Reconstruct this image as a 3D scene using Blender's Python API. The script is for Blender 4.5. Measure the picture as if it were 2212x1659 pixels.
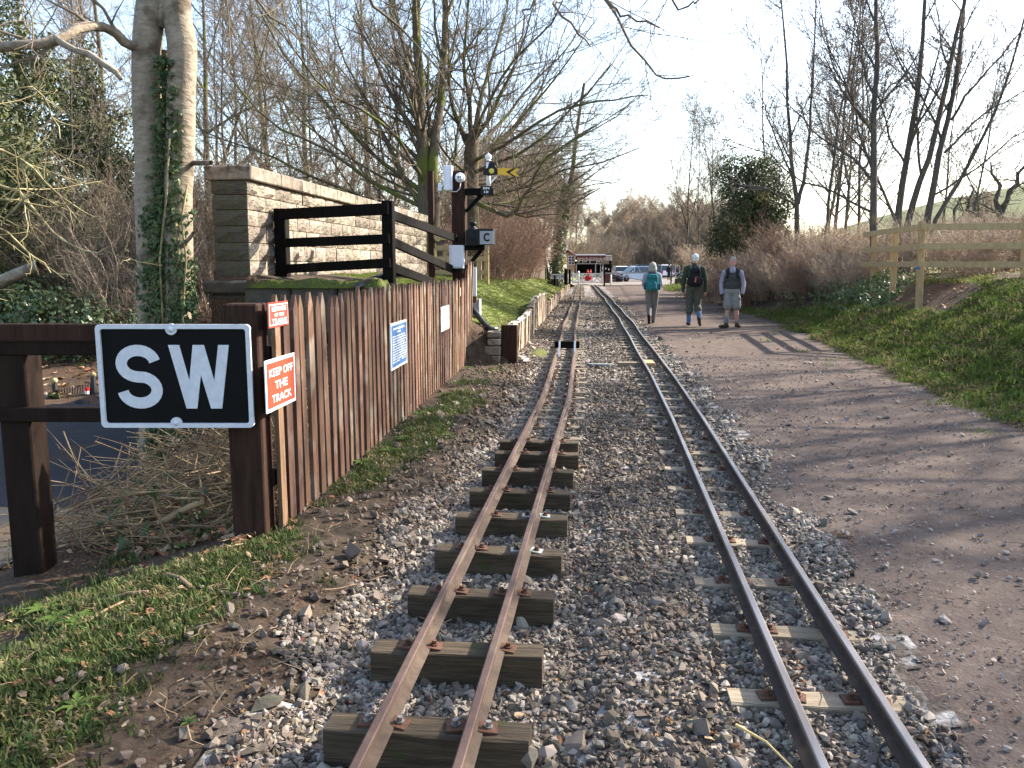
import bpy, math, random
import numpy as np
from mathutils import Vector, Matrix

# ------------------------------------------------------------------ camera, sky, sun, exposure
sc = bpy.context.scene
for o in list(bpy.data.objects):
    bpy.data.objects.remove(o)
rad = math.radians
CAM_H = 1.5
FPX, HZN, CX, CY, IMW = 1790.0, 575.0, 1106.0, 829.5, 2212.0      # photo measured at 2212 px width
PITCH = math.atan((CY - HZN) / FPX)
YAW = rad(6.4376)
cam = bpy.data.cameras.new('camera')
cam.sensor_width = 36.0
cam.lens = 36.0 * FPX / IMW
cam.clip_start, cam.clip_end = 0.05, 3000.0
camo = bpy.data.objects.new('camera', cam)
camo.location = (0, 0, CAM_H)
camo.rotation_euler = (rad(90) - PITCH, 0, YAW)
sc.collection.objects.link(camo)
sc.camera = camo

SUN_AZ, SUN_EL = rad(58), rad(32)          # azimuth from +Y (along the track) towards +X
world = bpy.data.worlds.new('World')
sc.world = world
world.use_nodes = True
wn = world.node_tree.nodes
wl = world.node_tree.links
wn.clear()
sky = wn.new('ShaderNodeTexSky')
sky.sky_type = 'NISHITA'
sky.sun_disc = False
sky.sun_elevation = SUN_EL
sky.sun_rotation = SUN_AZ
sky.air_density = 1.0
sky.dust_density = 1.8
sky.ozone_density = 0.8
bg = wn.new('ShaderNodeBackground')
bg.inputs['Strength'].default_value = 0.125
wo = wn.new('ShaderNodeOutputWorld')
wl.new(sky.outputs[0], bg.inputs['Color'])
wl.new(bg.outputs[0], wo.inputs['Surface'])

sun = bpy.data.lights.new('sun', 'SUN')
sun.energy = 4.4
sun.angle = rad(0.6)
sun.color = (1.0, 0.93, 0.82)
suno = bpy.data.objects.new('sun', sun)
sdir = Vector((math.sin(SUN_AZ) * math.cos(SUN_EL), math.cos(SUN_AZ) * math.cos(SUN_EL), math.sin(SUN_EL)))
suno.rotation_euler = (-sdir).to_track_quat('-Z', 'Y').to_euler()
suno.location = (12, 12, 20)
sc.collection.objects.link(suno)

sc.view_settings.view_transform = 'Standard'
sc.view_settings.look = 'None'
sc.view_settings.exposure = 2.0
sc.view_settings.gamma = 1.0
sc.view_settings.use_curve_mapping = False
sc.cycles.use_denoising = True
sc.cycles.max_bounces = 6
sc.cycles.transparent_max_bounces = 8

# ------------------------------------------------------------------ pixel -> place
_r = Vector((math.cos(YAW), math.sin(YAW), 0))
_f = Vector((-math.sin(YAW) * math.cos(PITCH), math.cos(YAW) * math.cos(PITCH), -math.sin(PITCH)))
_u = _r.cross(_f)
EYE = Vector((0, 0, CAM_H))
def ray(x, y):
    return _f + _r * ((x - CX) / FPX) - _u * ((y - CY) / FPX)
def onz(x, y, z=0.0):
    d = ray(x, y); return EYE + d * ((z - CAM_H) / d.z)
def onY(x, y, Y):
    d = ray(x, y); return EYE + d * (Y / d.y)
def onX(x, y, X):
    d = ray(x, y); return EYE + d * (X / d.x)
def onplane(x, y, p, n):
    d = ray(x, y); return EYE + d * ((Vector(p) - EYE).dot(n) / d.dot(n))

# ------------------------------------------------------------------ helpers
rng = random.Random(11)
RNG = np.random.default_rng(11)
COL = sc.collection.objects
ORG = {}
def tag(o, label=None, cat=None, group=None, kind=None):
    if label: o['label'] = label
    if cat: o['category'] = cat
    if group: o['group'] = group
    if kind: o['kind'] = kind
    return o
def thing(name, label, cat, loc=(0, 0, 0), group=None):
    e = bpy.data.objects.new(name, None)
    e.empty_display_size = 0.1
    e.location = loc
    COL.link(e)
    ORG[e.name] = Vector(loc)
    return tag(e, label, cat, group)
def org(o):
    return ORG.get(o.name, Vector((0, 0, 0))) if o else Vector((0, 0, 0))
def put(name, mesh, parent=None, loc=None, rot=None, scale=None):
    """link an object that shares `mesh`; loc is a world position"""
    o = bpy.data.objects.new(name, mesh)
    if parent:
        o.parent = parent
    base = org(parent)
    o.location = (Vector(loc) - base) if loc is not None else Vector((0, 0, 0))
    ORG[o.name] = base + o.location
    if rot: o.rotation_euler = rot
    if scale: o.scale = scale
    COL.link(o)
    return o

class MB:
    """collects polygons in world coordinates"""
    def __init__(s):
        s.v, s.f, s.m, s.mi = [], [], [], 0
    def add(s, vs, fs):
        o = len(s.v)
        s.v += [Vector(p) for p in vs]
        s.f += [[i + o for i in f] for f in fs]
        s.m += [s.mi] * len(fs)
        return s
    def box(s, c, d, R=None, taper=1.0):
        x, y, z = d[0] / 2, d[1] / 2, d[2] / 2
        vs = []
        for k, t in ((-1, 1.0), (1, taper)):
            for i, j in ((-1, -1), (1, -1), (1, 1), (-1, 1)):
                p = Vector((i * x * t, j * y * t, k * z))
                if R is not None: p = R @ p
                vs.append(p + Vector(c))
        return s.add(vs, [[3, 2, 1, 0], [4, 5, 6, 7], [0, 1, 5, 4], [1, 2, 6, 5], [2, 3, 7, 6], [3, 0, 4, 7]])
    def beam(s, p0, p1, w, h, up=(0, 0, 1)):
        p0, p1 = Vector(p0), Vector(p1)
        t = (p1 - p0); L = t.length; t = t / L
        u = Vector(up)
        if abs(t.dot(u)) > 0.95: u = Vector((0, 1, 0))
        x = t.cross(u).normalized(); y = x.cross(t)
        R = Matrix((x, t, y)).transposed()
        return s.box((p0 + p1) / 2, (w, L, h), R)
    def cyl(s, p0, p1, r0, r1=None, n=10, caps=True):
        return s.tube([p0, p1], [r0, r0 if r1 is None else r1], n, caps)
    def tube(s, pts, rads, n=8, caps=True):
        pts = [Vector(p) for p in pts]
        vs, fs = [], []
        main = (pts[-1] - pts[0])
        ref = Vector((0, 0, 1)) if abs(main.z) < 0.8 * max(main.length, 1e-6) else Vector((1, 0, 0))
        for i, p in enumerate(pts):
            t = (pts[min(i + 1, len(pts) - 1)] - pts[max(i - 1, 0)]).normalized()
            a = t.cross(ref)
            if a.length < 1e-4: a = t.cross(Vector((0, 1, 0)))
            a.normalize(); b = t.cross(a)
            for k in range(n):
                q = 2 * math.pi * k / n
                vs.append(p + (a * math.cos(q) + b * math.sin(q)) * rads[i])
        for i in range(len(pts) - 1):
            for k in range(n):
                k2 = (k + 1) % n
                fs.append([i * n + k, i * n + k2, (i + 1) * n + k2, (i + 1) * n + k])
        if caps:
            fs.append(list(range(n))[::-1]); fs.append([(len(pts) - 1) * n + k for k in range(n)])
        return s.add(vs, fs)
    def prism(s, poly, o, ux, uy, depth):
        """polygon in the (ux, uy) plane at o, extruded by depth along ux x uy (front at +depth)"""
        o, ux, uy = Vector(o), Vector(ux), Vector(uy)
        n = ux.cross(uy).normalized()
        k = len(poly)
        vs = [o + ux * a + uy * b for a, b in poly] + [o + ux * a + uy * b + n * depth for a, b in poly]
        fs = [list(range(k))[::-1], list(range(k, 2 * k))]
        fs += [[i, (i + 1) % k, k + (i + 1) % k, k + i] for i in range(k)]
        return s.add(vs, fs)
    def lathe(s, base, prof, n=16, axis=(0, 0, 1)):
        a = Vector(axis).normalized()
        return s.tube([Vector(base) + a * z for r, z in prof], [max(r, 1e-4) for r, z in prof], n)
    def ball(s, c, r, n=12, m=8):
        c = Vector(c)
        r = r if hasattr(r, '__len__') else (r, r, r)
        vs, fs = [], []
        for i in range(m + 1):
            th = math.pi * i / m
            for k in range(n):
                ph = 2 * math.pi * k / n
                vs.append(c + Vector((r[0] * math.sin(th) * math.cos(ph), r[1] * math.sin(th) * math.sin(ph), r[2] * math.cos(th))))
        for i in range(m):
            for k in range(n):
                fs.append([i * n + k, (i + 1) * n + k, (i + 1) * n + (k + 1) % n, i * n + (k + 1) % n])
        return s.add(vs, fs)
    def mesh(s, name, mats, origin=Vector((0, 0, 0)), smooth=False):
        me = bpy.data.meshes.new(name)
        me.from_pydata([tuple(p - origin) for p in s.v], [], s.f)
        for m in (mats if isinstance(mats, (list, tuple)) else [mats]):
            me.materials.append(m)
        me.polygons.foreach_set('material_index', s.m)
        if smooth: me.polygons.foreach_set('use_smooth', [True] * len(s.f))
        me.update()
        return me
    def build(s, name, mats, parent=None, smooth=False, bevel=0.0):
        o = put(name, s.mesh(name, mats, org(parent), smooth), parent)
        ORG[o.name] = org(parent)
        if bevel:
            b = o.modifiers.new('bevel', 'BEVEL'); b.width = bevel; b.segments = 1; b.limit_method = 'ANGLE'
        return o

def npmesh(name, V, F, mats, smooth=False, mi=None):
    V = np.asarray(V, np.float32); F = np.asarray(F, np.int32)
    me = bpy.data.meshes.new(name)
    k = F.shape[1]
    me.vertices.add(len(V)); me.vertices.foreach_set('co', V.ravel())
    me.loops.add(F.size); me.loops.foreach_set('vertex_index', F.ravel())
    me.polygons.add(len(F))
    me.polygons.foreach_set('loop_start', np.arange(0, F.size, k, dtype=np.int32))
    me.polygons.foreach_set('loop_total', np.full(len(F), k, np.int32))
    me.polygons.foreach_set('use_smooth', np.full(len(F), bool(smooth)))
    for m in (mats if isinstance(mats, (list, tuple)) else [mats]):
        me.materials.append(m)
    if mi is not None: me.polygons.foreach_set('material_index', np.asarray(mi, np.int32))
    me.update(calc_edges=True)
    return me

def ss(a, b, x):
    t = np.clip((np.asarray(x, float) - a) / (b - a), 0, 1)
    return t * t * (3 - 2 * t)
def vnoise(X, Y, scale, seed=0):
    x, y = np.asarray(X, float) / scale, np.asarray(Y, float) / scale
    xi, yi = np.floor(x).astype(np.int64), np.floor(y).astype(np.int64)
    fx, fy = x - xi, y - yi
    fx, fy = fx * fx * (3 - 2 * fx), fy * fy * (3 - 2 * fy)
    def h(i, j):
        n = (i * 374761393 + j * 668265263 + seed * 974634777) & 0x7fffffff
        n = ((n ^ (n >> 13)) * 1274126177) & 0x7fffffff
        return ((n ^ (n >> 16)) & 0xffff) / 65535.0
    return (h(xi, yi) * (1 - fx) + h(xi + 1, yi) * fx) * (1 - fy) + (h(xi, yi + 1) * (1 - fx) + h(xi + 1, yi + 1) * fx) * fy
def fbm(X, Y, scale, seed=0, n=3):
    s, a = 0, 1.0
    for i in range(n):
        s = s + a * (vnoise(X, Y, scale / 2 ** i, seed + i) - 0.5); a *= 0.5
    return s

# ------------------------------------------------------------------ materials
def M(name, c1, c2=None, scale=6.0, rough=0.85, bump=0.0, stretch=(1, 1, 1), metal=0.0, spec=0.3, vary=0.0, detail=5.0,
      c3=None, c3scale=2.0, c3lo=0.55, c3hi=0.7, dist=0.02, translucent=0.0, hue=0.0, inst=False):
    m = bpy.data.materials.new(name)
    m.use_nodes = True
    nt = m.node_tree; N = nt.nodes; L = nt.links
    b = N['Principled BSDF']
    b.inputs['Roughness'].default_value = rough
    b.inputs['Metallic'].default_value = metal
    b.inputs['Specular IOR Level'].default_value = spec
    tc = N.new('ShaderNodeTexCoord'); oi = N.new('ShaderNodeObjectInfo')
    mul = N.new('ShaderNodeMath'); mul.operation = 'MULTIPLY'; mul.inputs[1].default_value = 37.0
    L.new(oi.outputs['Random'], mul.inputs[0])
    add = N.new('ShaderNodeVectorMath'); add.operation = 'ADD'
    L.new(tc.outputs['Object'], add.inputs[0]); L.new(mul.outputs[0], add.inputs[1])
    mp = N.new('ShaderNodeMapping'); mp.inputs['Scale'].default_value = stretch
    L.new(add.outputs[0], mp.inputs['Vector'])
    nz = N.new('ShaderNodeTexNoise'); nz.inputs['Scale'].default_value = scale; nz.inputs['Detail'].default_value = detail
    nz.inputs['Roughness'].default_value = 0.62
    L.new(mp.outputs[0], nz.inputs['Vector'])
    rp = N.new('ShaderNodeValToRGB')
    rp.color_ramp.elements[0].position = 0.3; rp.color_ramp.elements[1].position = 0.7
    rp.color_ramp.elements[0].color = (*(c2 or c1), 1); rp.color_ramp.elements[1].color = (*c1, 1)
    L.new(nz.outputs['Fac'], rp.inputs['Fac'])
    out = rp.outputs['Color']
    if c3:
        n2 = N.new('ShaderNodeTexNoise'); n2.inputs['Scale'].default_value = c3scale; n2.inputs['Detail'].default_value = 4
        L.new(add.outputs[0], n2.inputs['Vector'])
        r2 = N.new('ShaderNodeMapRange'); r2.inputs['From Min'].default_value = c3lo; r2.inputs['From Max'].default_value = c3hi
        L.new(n2.outputs['Fac'], r2.inputs['Value'])
        mx = N.new('ShaderNodeMix'); mx.data_type = 'RGBA'
        L.new(r2.outputs[0], mx.inputs['Factor']); L.new(out, mx.inputs['A']); mx.inputs['B'].default_value = (*c3, 1)
        out = mx.outputs['Result']
    if vary or hue:
        hs = N.new('ShaderNodeHueSaturation')
        mr = N.new('ShaderNodeMapRange'); mr.inputs['To Min'].default_value = 1 - vary; mr.inputs['To Max'].default_value = 1 + vary
        L.new(oi.outputs['Random'], mr.inputs['Value']); L.new(mr.outputs[0], hs.inputs['Value'])
        if hue:
            m3 = N.new('ShaderNodeMath'); m3.operation = 'MULTIPLY'; m3.inputs[1].default_value = 7.13
            m4 = N.new('ShaderNodeMath'); m4.operation = 'FRACT'
            L.new(oi.outputs['Random'], m3.inputs[0]); L.new(m3.outputs[0], m4.inputs[0])
            m5 = N.new('ShaderNodeMapRange'); m5.inputs['To Min'].default_value = 0.5 - hue; m5.inputs['To Max'].default_value = 0.5 + hue
            L.new(m4.outputs[0], m5.inputs['Value']); L.new(m5.outputs[0], hs.inputs['Hue'])
        L.new(out, hs.inputs['Color']); out = hs.outputs['Color']
    L.new(out, b.inputs['Base Color'])
    if bump:
        bp = N.new('ShaderNodeBump'); bp.inputs['Strength'].default_value = bump; bp.inputs['Distance'].default_value = dist
        L.new(nz.outputs['Fac'], bp.inputs['Height']); L.new(bp.outputs[0], b.inputs['Normal'])
    if translucent:
        tr = N.new('ShaderNodeBsdfTranslucent'); L.new(out, tr.inputs['Color'])
        ms = N.new('ShaderNodeMixShader'); ms.inputs[0].default_value = translucent
        L.new(b.outputs[0], ms.inputs[1]); L.new(tr.outputs[0], ms.inputs[2])
        L.new(ms.outputs[0], N['Material Output'].inputs['Surface'])
    return m

MT = {}
MT['dark_wood'] = M('dark_wood', (.024, .014, .010), (.010, .006, .004), 9, .8, .35, (1, 1, .25), spec=.1)
MT['post_brown'] = M('post_brown', (.052, .026, .017), (.020, .011, .008), 12, .8, .4, (3, 3, .3), spec=.1)
MT['black_wood'] = M('black_wood', (.0075, .0058, .0048), (.0035, .003, .0025), 14, .85, .4, (1, 1, .6), spec=.08, c3=(.013, .012, .007), c3scale=2.5, c3lo=.58, c3hi=.75)
MT['picket'] = M('picket', (.150, .082, .048), (.070, .032, .018), 6, .82, .5, (5, 5, .5), vary=.32, c3=(.205, .155, .115), c3scale=3.0, c3lo=.54, c3hi=.68, hue=.012)
MT['new_wood'] = M('new_wood', (.42, .30, .15), (.30, .20, .095), 7, .8, .35, (2, 2, .8), vary=.12)
MT['rail_rust'] = M('rail_rust', (.105, .062, .047), (.070, .042, .032), 14, .7, .25, c3=(.125, .088, .062), c3scale=5, spec=.3)
MT['rail_side'] = M('rail_side', (.115, .080, .055), (.062, .042, .030), 16, .85, .3, c3=(.06, .04, .03), c3scale=6)
MT['rail_dark'] = M('rail_dark', (.070, .045, .032), (.032, .023, .018), 16, .8, .3, c3=(.12, .075, .045), c3scale=5)
MT['rail_steel'] = M('rail_steel', (.30, .28, .27), (.17, .135, .115), 9, .36, .08, (1, .15, 1), metal=.75, spec=.5)
MT['clip_rust'] = M('clip_rust', (.13, .058, .033), (.075, .036, .022), 40, .85, .3)
MT['clip_zinc'] = M('clip_zinc', (.42, .45, .38), (.30, .32, .27), 40, .5, .1, metal=.4)
MT['bolt'] = M('bolt', (.35, .34, .31), (.12, .09, .07), 30, .5, .1, metal=.5)
MT['sleeper_big'] = M('sleeper_big', (.105, .076, .046), (.036, .026, .016), 9, .95, .9, (.5, 6, 6), c3=(.055, .056, .018), c3scale=7, c3lo=.6, c3hi=.68, vary=.15)
MT['sleeper'] = M('sleeper', (.29, .235, .165), (.17, .130, .085), 9, .9, .5, (.6, 6, 6), vary=.22)
MT['ballast'] = M('ballast', (.29, .248, .203), (.17, .143, .115), 25, .95, 0, spec=.15, vary=.62, c3=(.20, .165, .13), c3scale=12, hue=.02)
MT['ballast_warm'] = M('ballast_warm', (.185, .148, .115), (.095, .073, .054), 25, .95, 0, spec=.15, vary=.55, c3=(.12, .088, .063), c3scale=14, hue=.02)
MT['pebble'] = M('pebble', (.30, .255, .22), (.18, .145, .125), 20, .9, .3, vary=.4)
MT['stone'] = M('stone', (.33, .275, .215), (.15, .122, .092), 7, .95, .9, spec=.15, vary=.3, c3=(.085, .068, .05), c3scale=6, c3lo=.52, c3hi=.68, dist=.03, hue=.012)
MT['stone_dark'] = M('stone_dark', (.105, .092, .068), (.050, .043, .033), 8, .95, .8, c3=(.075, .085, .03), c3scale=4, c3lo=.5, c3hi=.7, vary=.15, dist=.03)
MT['mortar'] = M('mortar', (.36, .31, .24), (.25, .21, .16), 20, .95, .4)
MT['moss'] = M('moss', (.105, .120, .018), (.040, .048, .011), 26, 1.0, 1.0, dist=.03, c3=(.060, .042, .022), c3scale=5, c3lo=.52, c3hi=.62)
MT['white_paint'] = M('white_paint', (.78, .78, .77), (.70, .70, .69), 8, .5, .03)
MT['sign_white'] = M('sign_white', (.62, .63, .65), (.50, .51, .54), 24, .45, .05)
MT['sign_black'] = M('sign_black', (.005, .005, .0055), (.004, .004, .004), 10, .6, .05, spec=.1)
MT['sign_red'] = M('sign_red', (.46, .055, .028), (.42, .048, .025), 4, .42, .02)
MT['enamel_red'] = M('enamel_red', (.58, .075, .05), (.52, .06, .045), 6, .25, .02, spec=.5)
MT['sign_blue'] = M('sign_blue', (.09, .20, .42), (.075, .175, .38), 6, .4, .02)
MT['paper'] = M('paper', (.80, .79, .76), (.74, .73, .70), 6, .5, .02)
MT['sleeve'] = M('sleeve', (.42, .40, .38), (.34, .33, .31), 6, .35, .02)
MT['box_white'] = M('box_white', (.72, .74, .78), (.66, .68, .72), 5, .45, .02)
MT['signal_yellow'] = M('signal_yellow', (.74, .42, .03), (.66, .37, .03), 6, .45, .03)
MT['lens_yellow'] = M('lens_yellow', (.55, .45, .03), (.50, .40, .03), 6, .2, 0, spec=.6)
MT['black_metal'] = M('black_metal', (.016, .016, .017), (.010, .010, .011), 15, .5, .1, spec=.2)
MT['grey_panel'] = M('grey_panel', (.36, .36, .36), (.30, .30, .30), 8, .5)
MT['galv'] = M('galv', (.50, .51, .52), (.40, .41, .42), 18, .42, .08, metal=.6)
MT['pipe_black'] = M('pipe_black', (.018, .018, .02), (.012, .012, .013), 8, .32, .05, spec=.5)
MT['slate'] = M('slate', (.17, .19, .18), (.11, .12, .12), 8, .7, .3)
MT['red_paint'] = M('red_paint', (.52, .018, .022), (.46, .015, .018), 6, .4)
MT['maroon'] = M('maroon', (.115, .030, .026), (.08, .022, .019), 6, .6)
MT['cream'] = M('cream', (.78, .68, .56), (.70, .60, .49), 3, .7)
MT['gate_grey'] = M('gate_grey', (.42, .44, .45), (.33, .35, .36), 6, .55)
MT['gold'] = M('gold', (.70, .40, .02), (.62, .34, .02), 5, .5)
MT['glass_dark'] = M('glass_dark', (.045, .055, .065), (.03, .04, .05), 2, .08, spec=.6)
MT['tyre'] = M('tyre', (.018, .018, .018), (.012, .012, .012), 9, .8)
MT['asphalt'] = M('asphalt', (.055, .053, .054), (.035, .034, .035), 30, .95, .3, spec=.08, c3=(.085, .058, .038), c3scale=1.2, c3lo=.55, c3hi=.7)
MT['carpark'] = M('carpark', (.17, .145, .125), (.12, .10, .085), 3, .95, .3)
MT['iron'] = M('iron', (.03, .032, .034), (.02, .02, .022), 10, .6)
MT['cable_grey'] = M('cable_grey', (.55, .54, .52), (.5, .49, .47), 10, .5)
MT['blue_mark'] = M('blue_mark', (.06, .19, .48), (.05, .16, .42), 9, .5)

# ------------------------------------------------------------------ terrain
def track_l(Y): return np.interp(Y, [0, 9, 14, 20, 34, 50, 66, 90], [-.545, -.535, -.66, -.86, -1.17, -1.62, -2.1, -2.9])
def track_r(Y): return np.interp(Y, [0, 8, 11, 23, 38, 53, 66, 90], [.79, .79, .76, .52, .06, -.48, -1.0, -2.0])
def path_l(Y): return np.interp(Y, [0, 2.6, 3.7, 6.4, 10, 19.6, 30, 42, 53, 66, 90], [1.16, 1.16, 1.14, 1.2, 1.22, 1.02, .82, .45, .1, -.2, -.6])
def path_r(Y): return np.interp(Y, [0, 8, 12.5, 18, 24, 37, 52, 70, 120], [3.75, 3.85, 4.0, 4.3, 4.55, 4.2, 3.6, 4.9, 9])
def ballast_l(Y): return np.interp(Y, [0, 2.5, 4, 7, 10, 12.5, 14, 90], [-1.28, -1.2, -1.12, -1.05, -1.0, -1.15, -1.45, -3.7])
def wall_x(Y): return track_l(Y) - np.interp(Y, [12.7, 16, 30, 66], [.86, .84, .80, .75])
def gz(X, Y, fine=True):
    X, Y = np.broadcast_arrays(np.asarray(X, float), np.asarray(Y, float))
    tl = track_l(Y)
    verge = -.045 * ss(1.25, .95, X) * ss(-1.3, -1.0, X)
    verge = verge - .055 * ss(.62, .42, np.abs(X - tl)) * ss(8.2, 6.6, Y)
    verge = verge + .03 * ss(-1.1, -1.5, X) - .21 * ss(-1.95, -2.9, X) - .85 * ss(-3.1, -5.0, X)
    # left bank behind the timber wall and below the parapet
    wx = wall_x(Y)
    s = np.interp(Y, [10, 14, 40, 66, 120], [1, 1, .8, .3, .1])
    bank = s * np.interp(X - wx, [-60, -18, -6.5, -3.0, -1.5, -.9, -.12, 0, .02], [6.0, 3.4, 1.75, 1.4, 1.2, .78, .45, .42, 0])
    low = -1.0 + .14 * np.clip(Y - 14.5, 0, 60) + .16 * np.clip(-X - 13, 0, 40) * ss(12, 22, Y)
    low = np.minimum(low, 5.5)
    left = np.where(Y < 26, low + (bank - low) * ss(-5.05, -4.9, X), np.maximum(low * ss(-4.6, -9, X), bank))
    ys = np.interp(X, [-3, -2.4, -2.1, -1.4], [9.8, 10.6, 12.5, 12.85])
    z = verge + (left - verge) * ss(ys - .25, ys + .2, Y) * (X < wx + .03)
    lowside = ss(-4.9, -5.1, X) * ss(9.0, 10.5, Y)
    z = z * (1 - lowside) + low * lowside
    # right bank
    d = X - path_r(Y) - .05
    zr = np.interp(d, [0, .5, 2.5, 3.8, 8, 30], [0, .1, 1.17, 1.42, 1.3, 1.0]) * np.interp(Y, [0, 30, 60, 90], [1, 1, .5, .1])
    z = z + zr
    z = z + 46 * ss(50, 280, X) + 24 * ss(60, 260, -X) + 6 * ss(170, 400, Y)
    if fine:
        onp = ss(path_l(Y), path_l(Y) + .3, X) * ss(path_r(Y), path_r(Y) - .3, X)
        rough = 1 - .8 * onp
        z = z + .035 * rough * fbm(X, Y, .8, 3, 3) * (1 - .6 * ss(-1.2, -1.0, X) * ss(1.3, 1.1, X)) + .02 * fbm(X, Y, 2.6, 9, 2)
        z = z + .10 * fbm(X, Y, 3.0, 5, 3) * ss(4.5, 6, X) + .22 * fbm(X, Y, 4.0, 6, 3) * ss(-5, -9, X)
        z = z - .05 * ss(.35, .0, np.abs(X + 1.25 - .12 * np.sin(Y * 2.1))) * ss(4.8, 3.6, Y)      # scuffed step beside the ballast
    return z
def gzf(x, y): return float(gz(x, y))

def lines(segs):
    out = []
    for a, b, step in segs:
        out.append(np.arange(a, b, step))
    return np.unique(np.concatenate(out + [np.array([segs[-1][1]])]).round(4))
def sheet(name, xs, ys, off, mat, mask=None, zf=gz):
    X, Y = np.meshgrid(xs, ys)
    Z = zf(X, Y) + off
    nx, ny = len(xs), len(ys)
    idx = np.arange(nx * ny).reshape(ny, nx)
    Fq = np.stack([idx[:-1, :-1], idx[:-1, 1:], idx[1:, 1:], idx[1:, :-1]], -1).reshape(-1, 4)
    V = np.stack([X, Y, Z], -1).reshape(-1, 3)
    if mask is not None:
        c = V[Fq].mean(1)
        Fq = Fq[mask(c[:, 0], c[:, 1])]
        used = np.unique(Fq); re = np.full(len(V), -1); re[used] = np.arange(len(used))
        V, Fq = V[used], re[Fq]
    me = npmesh(name, V, Fq, mat, True)
    return me, V

def ground_material():
    m = bpy.data.materials.new('ground_soil_grass'); m.use_nodes = True
    nt = m.node_tree; N = nt.nodes; L = nt.links; b = N['Principled BSDF']
    b.inputs['Roughness'].default_value = .95; b.inputs['Specular IOR Level'].default_value = .15
    tc = N.new('ShaderNodeTexCoord')
    def noise(s, d=6):
        n = N.new('ShaderNodeTexNoise'); n.inputs['Scale'].default_value = s; n.inputs['Detail'].default_value = d
        n.inputs['Roughness'].default_value = .65
        L.new(tc.outputs['Object'], n.inputs['Vector']); return n.outputs['Fac']
    def ramp(f, c0, c1, p0=.35, p1=.65):
        r = N.new('ShaderNodeValToRGB'); r.color_ramp.elements[0].position = p0; r.color_ramp.elements[1].position = p1
        r.color_ramp.elements[0].color = (*c0, 1); r.color_ramp.elements[1].color = (*c1, 1)
        L.new(f, r.inputs['Fac']); return r.outputs['Color']
    def mix(f, a, c):
        x = N.new('ShaderNodeMix'); x.data_type = 'RGBA'
        L.new(f, x.inputs['Factor']); L.new(a, x.inputs['A']); L.new(c, x.inputs['B']); return x.outputs['Result']
    at = N.new('ShaderNodeAttribute'); at.attribute_name = 'mask'
    sp = N.new('ShaderNodeSeparateColor'); L.new(at.outputs['Color'], sp.inputs['Color'])
    n1, n2, n3 = noise(9), noise(60, 3), noise(2.2)
    soil = ramp(n1, (.026, .019, .013), (.078, .056, .038))
    litter = ramp(n2, (.028, .017, .011), (.125, .078, .048), .38, .66)
    green = ramp(n3, (.040, .068, .013), (.115, .150, .030))
    straw = ramp(n2, (.06, .085, .018), (.17, .15, .055))
    gmix = mix(noise(14), green, straw)
    def thr(chan, nf, lo=.40, hi=.62):
        a = N.new('ShaderNodeMath'); a.operation = 'ADD'; L.new(sp.outputs[chan], a.inputs[0]); L.new(nf, a.inputs[1])
        s = N.new('ShaderNodeMapRange'); s.inputs['From Min'].default_value = lo + .5; s.inputs['From Max'].default_value = hi + .5
        L.new(a.outputs[0], s.inputs['Value']); return s.outputs[0]
    c = mix(thr('Green', noise(5)), soil, litter)
    c = mix(thr('Red', noise(4.5)), c, gmix)
    L.new(c, b.inputs['Base Color'])
    bp = N.new('ShaderNodeBump'); bp.inputs['Strength'].default_value = .8; bp.inputs['Distance'].default_value = .03
    L.new(n1, bp.inputs['Height']); L.new(bp.outputs[0], b.inputs['Normal'])
    return m
def path_material():
    m = bpy.data.materials.new('path_dirt'); m.use_nodes = True
    nt = m.node_tree; N = nt.nodes; L = nt.links; b = N['Principled BSDF']
    b.inputs['Roughness'].default_value = 1.0; b.inputs['Specular IOR Level'].default_value = .04
    tc = N.new('ShaderNodeTexCoord')
    def noise(s, d=6, r=.6):
        n = N.new('ShaderNodeTexNoise'); n.inputs['Scale'].default_value = s; n.inputs['Detail'].default_value = d; n.inputs['Roughness'].default_value = r
        L.new(tc.outputs['Object'], n.inputs['Vector']); return n.outputs['Fac']
    r1 = N.new('ShaderNodeValToRGB'); r1.color_ramp.elements[0].position = .3; r1.color_ramp.elements[1].position = .7
    r1.color_ramp.elements[0].color = (.072, .054, .046, 1); r1.color_ramp.elements[1].color = (.132, .103, .087, 1)
    L.new(noise(3.0, 8, .7), r1.inputs['Fac'])
    v = N.new('ShaderNodeTexVoronoi'); v.inputs['Scale'].default_value = 70; L.new(tc.outputs['Object'], v.inputs['Vector'])
    r2 = N.new('ShaderNodeValToRGB'); r2.color_ramp.elements[0].color = (.045, .033, .027, 1); r2.color_ramp.elements[1].color = (.21, .17, .145, 1)
    L.new(v.outputs['Color'], r2.inputs['Fac'])
    mr = N.new('ShaderNodeMapRange'); mr.inputs['From Min'].default_value = .50; mr.inputs['From Max'].default_value = .66; mr.inputs['To Max'].default_value = .55
    L.new(noise(11, 4), mr.inputs['Value'])
    mx = N.new('ShaderNodeMix'); mx.data_type = 'RGBA'
    L.new(mr.outputs[0], mx.inputs['Factor']); L.new(r1.outputs[0], mx.inputs['A']); L.new(r2.outputs[0], mx.inputs['B'])
    L.new(mx.outputs['Result'], b.inputs['Base Color'])
    bp = N.new('ShaderNodeBump'); bp.inputs['Strength'].default_value = .35; bp.inputs['Distance'].default_value = .006
    L.new(v.outputs['Distance'], bp.inputs['Height'])
    bp2 = N.new('ShaderNodeBump'); bp2.inputs['Strength'].default_value = .45; bp2.inputs['Distance'].default_value = .02
    L.new(noise(18, 8), bp2.inputs['Height']); L.new(bp.outputs[0], bp2.inputs['Normal'])
    L.new(bp2.outputs[0], b.inputs['Normal'])
    return m
MT['ground'] = ground_material()
MT['path'] = path_material()
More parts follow.
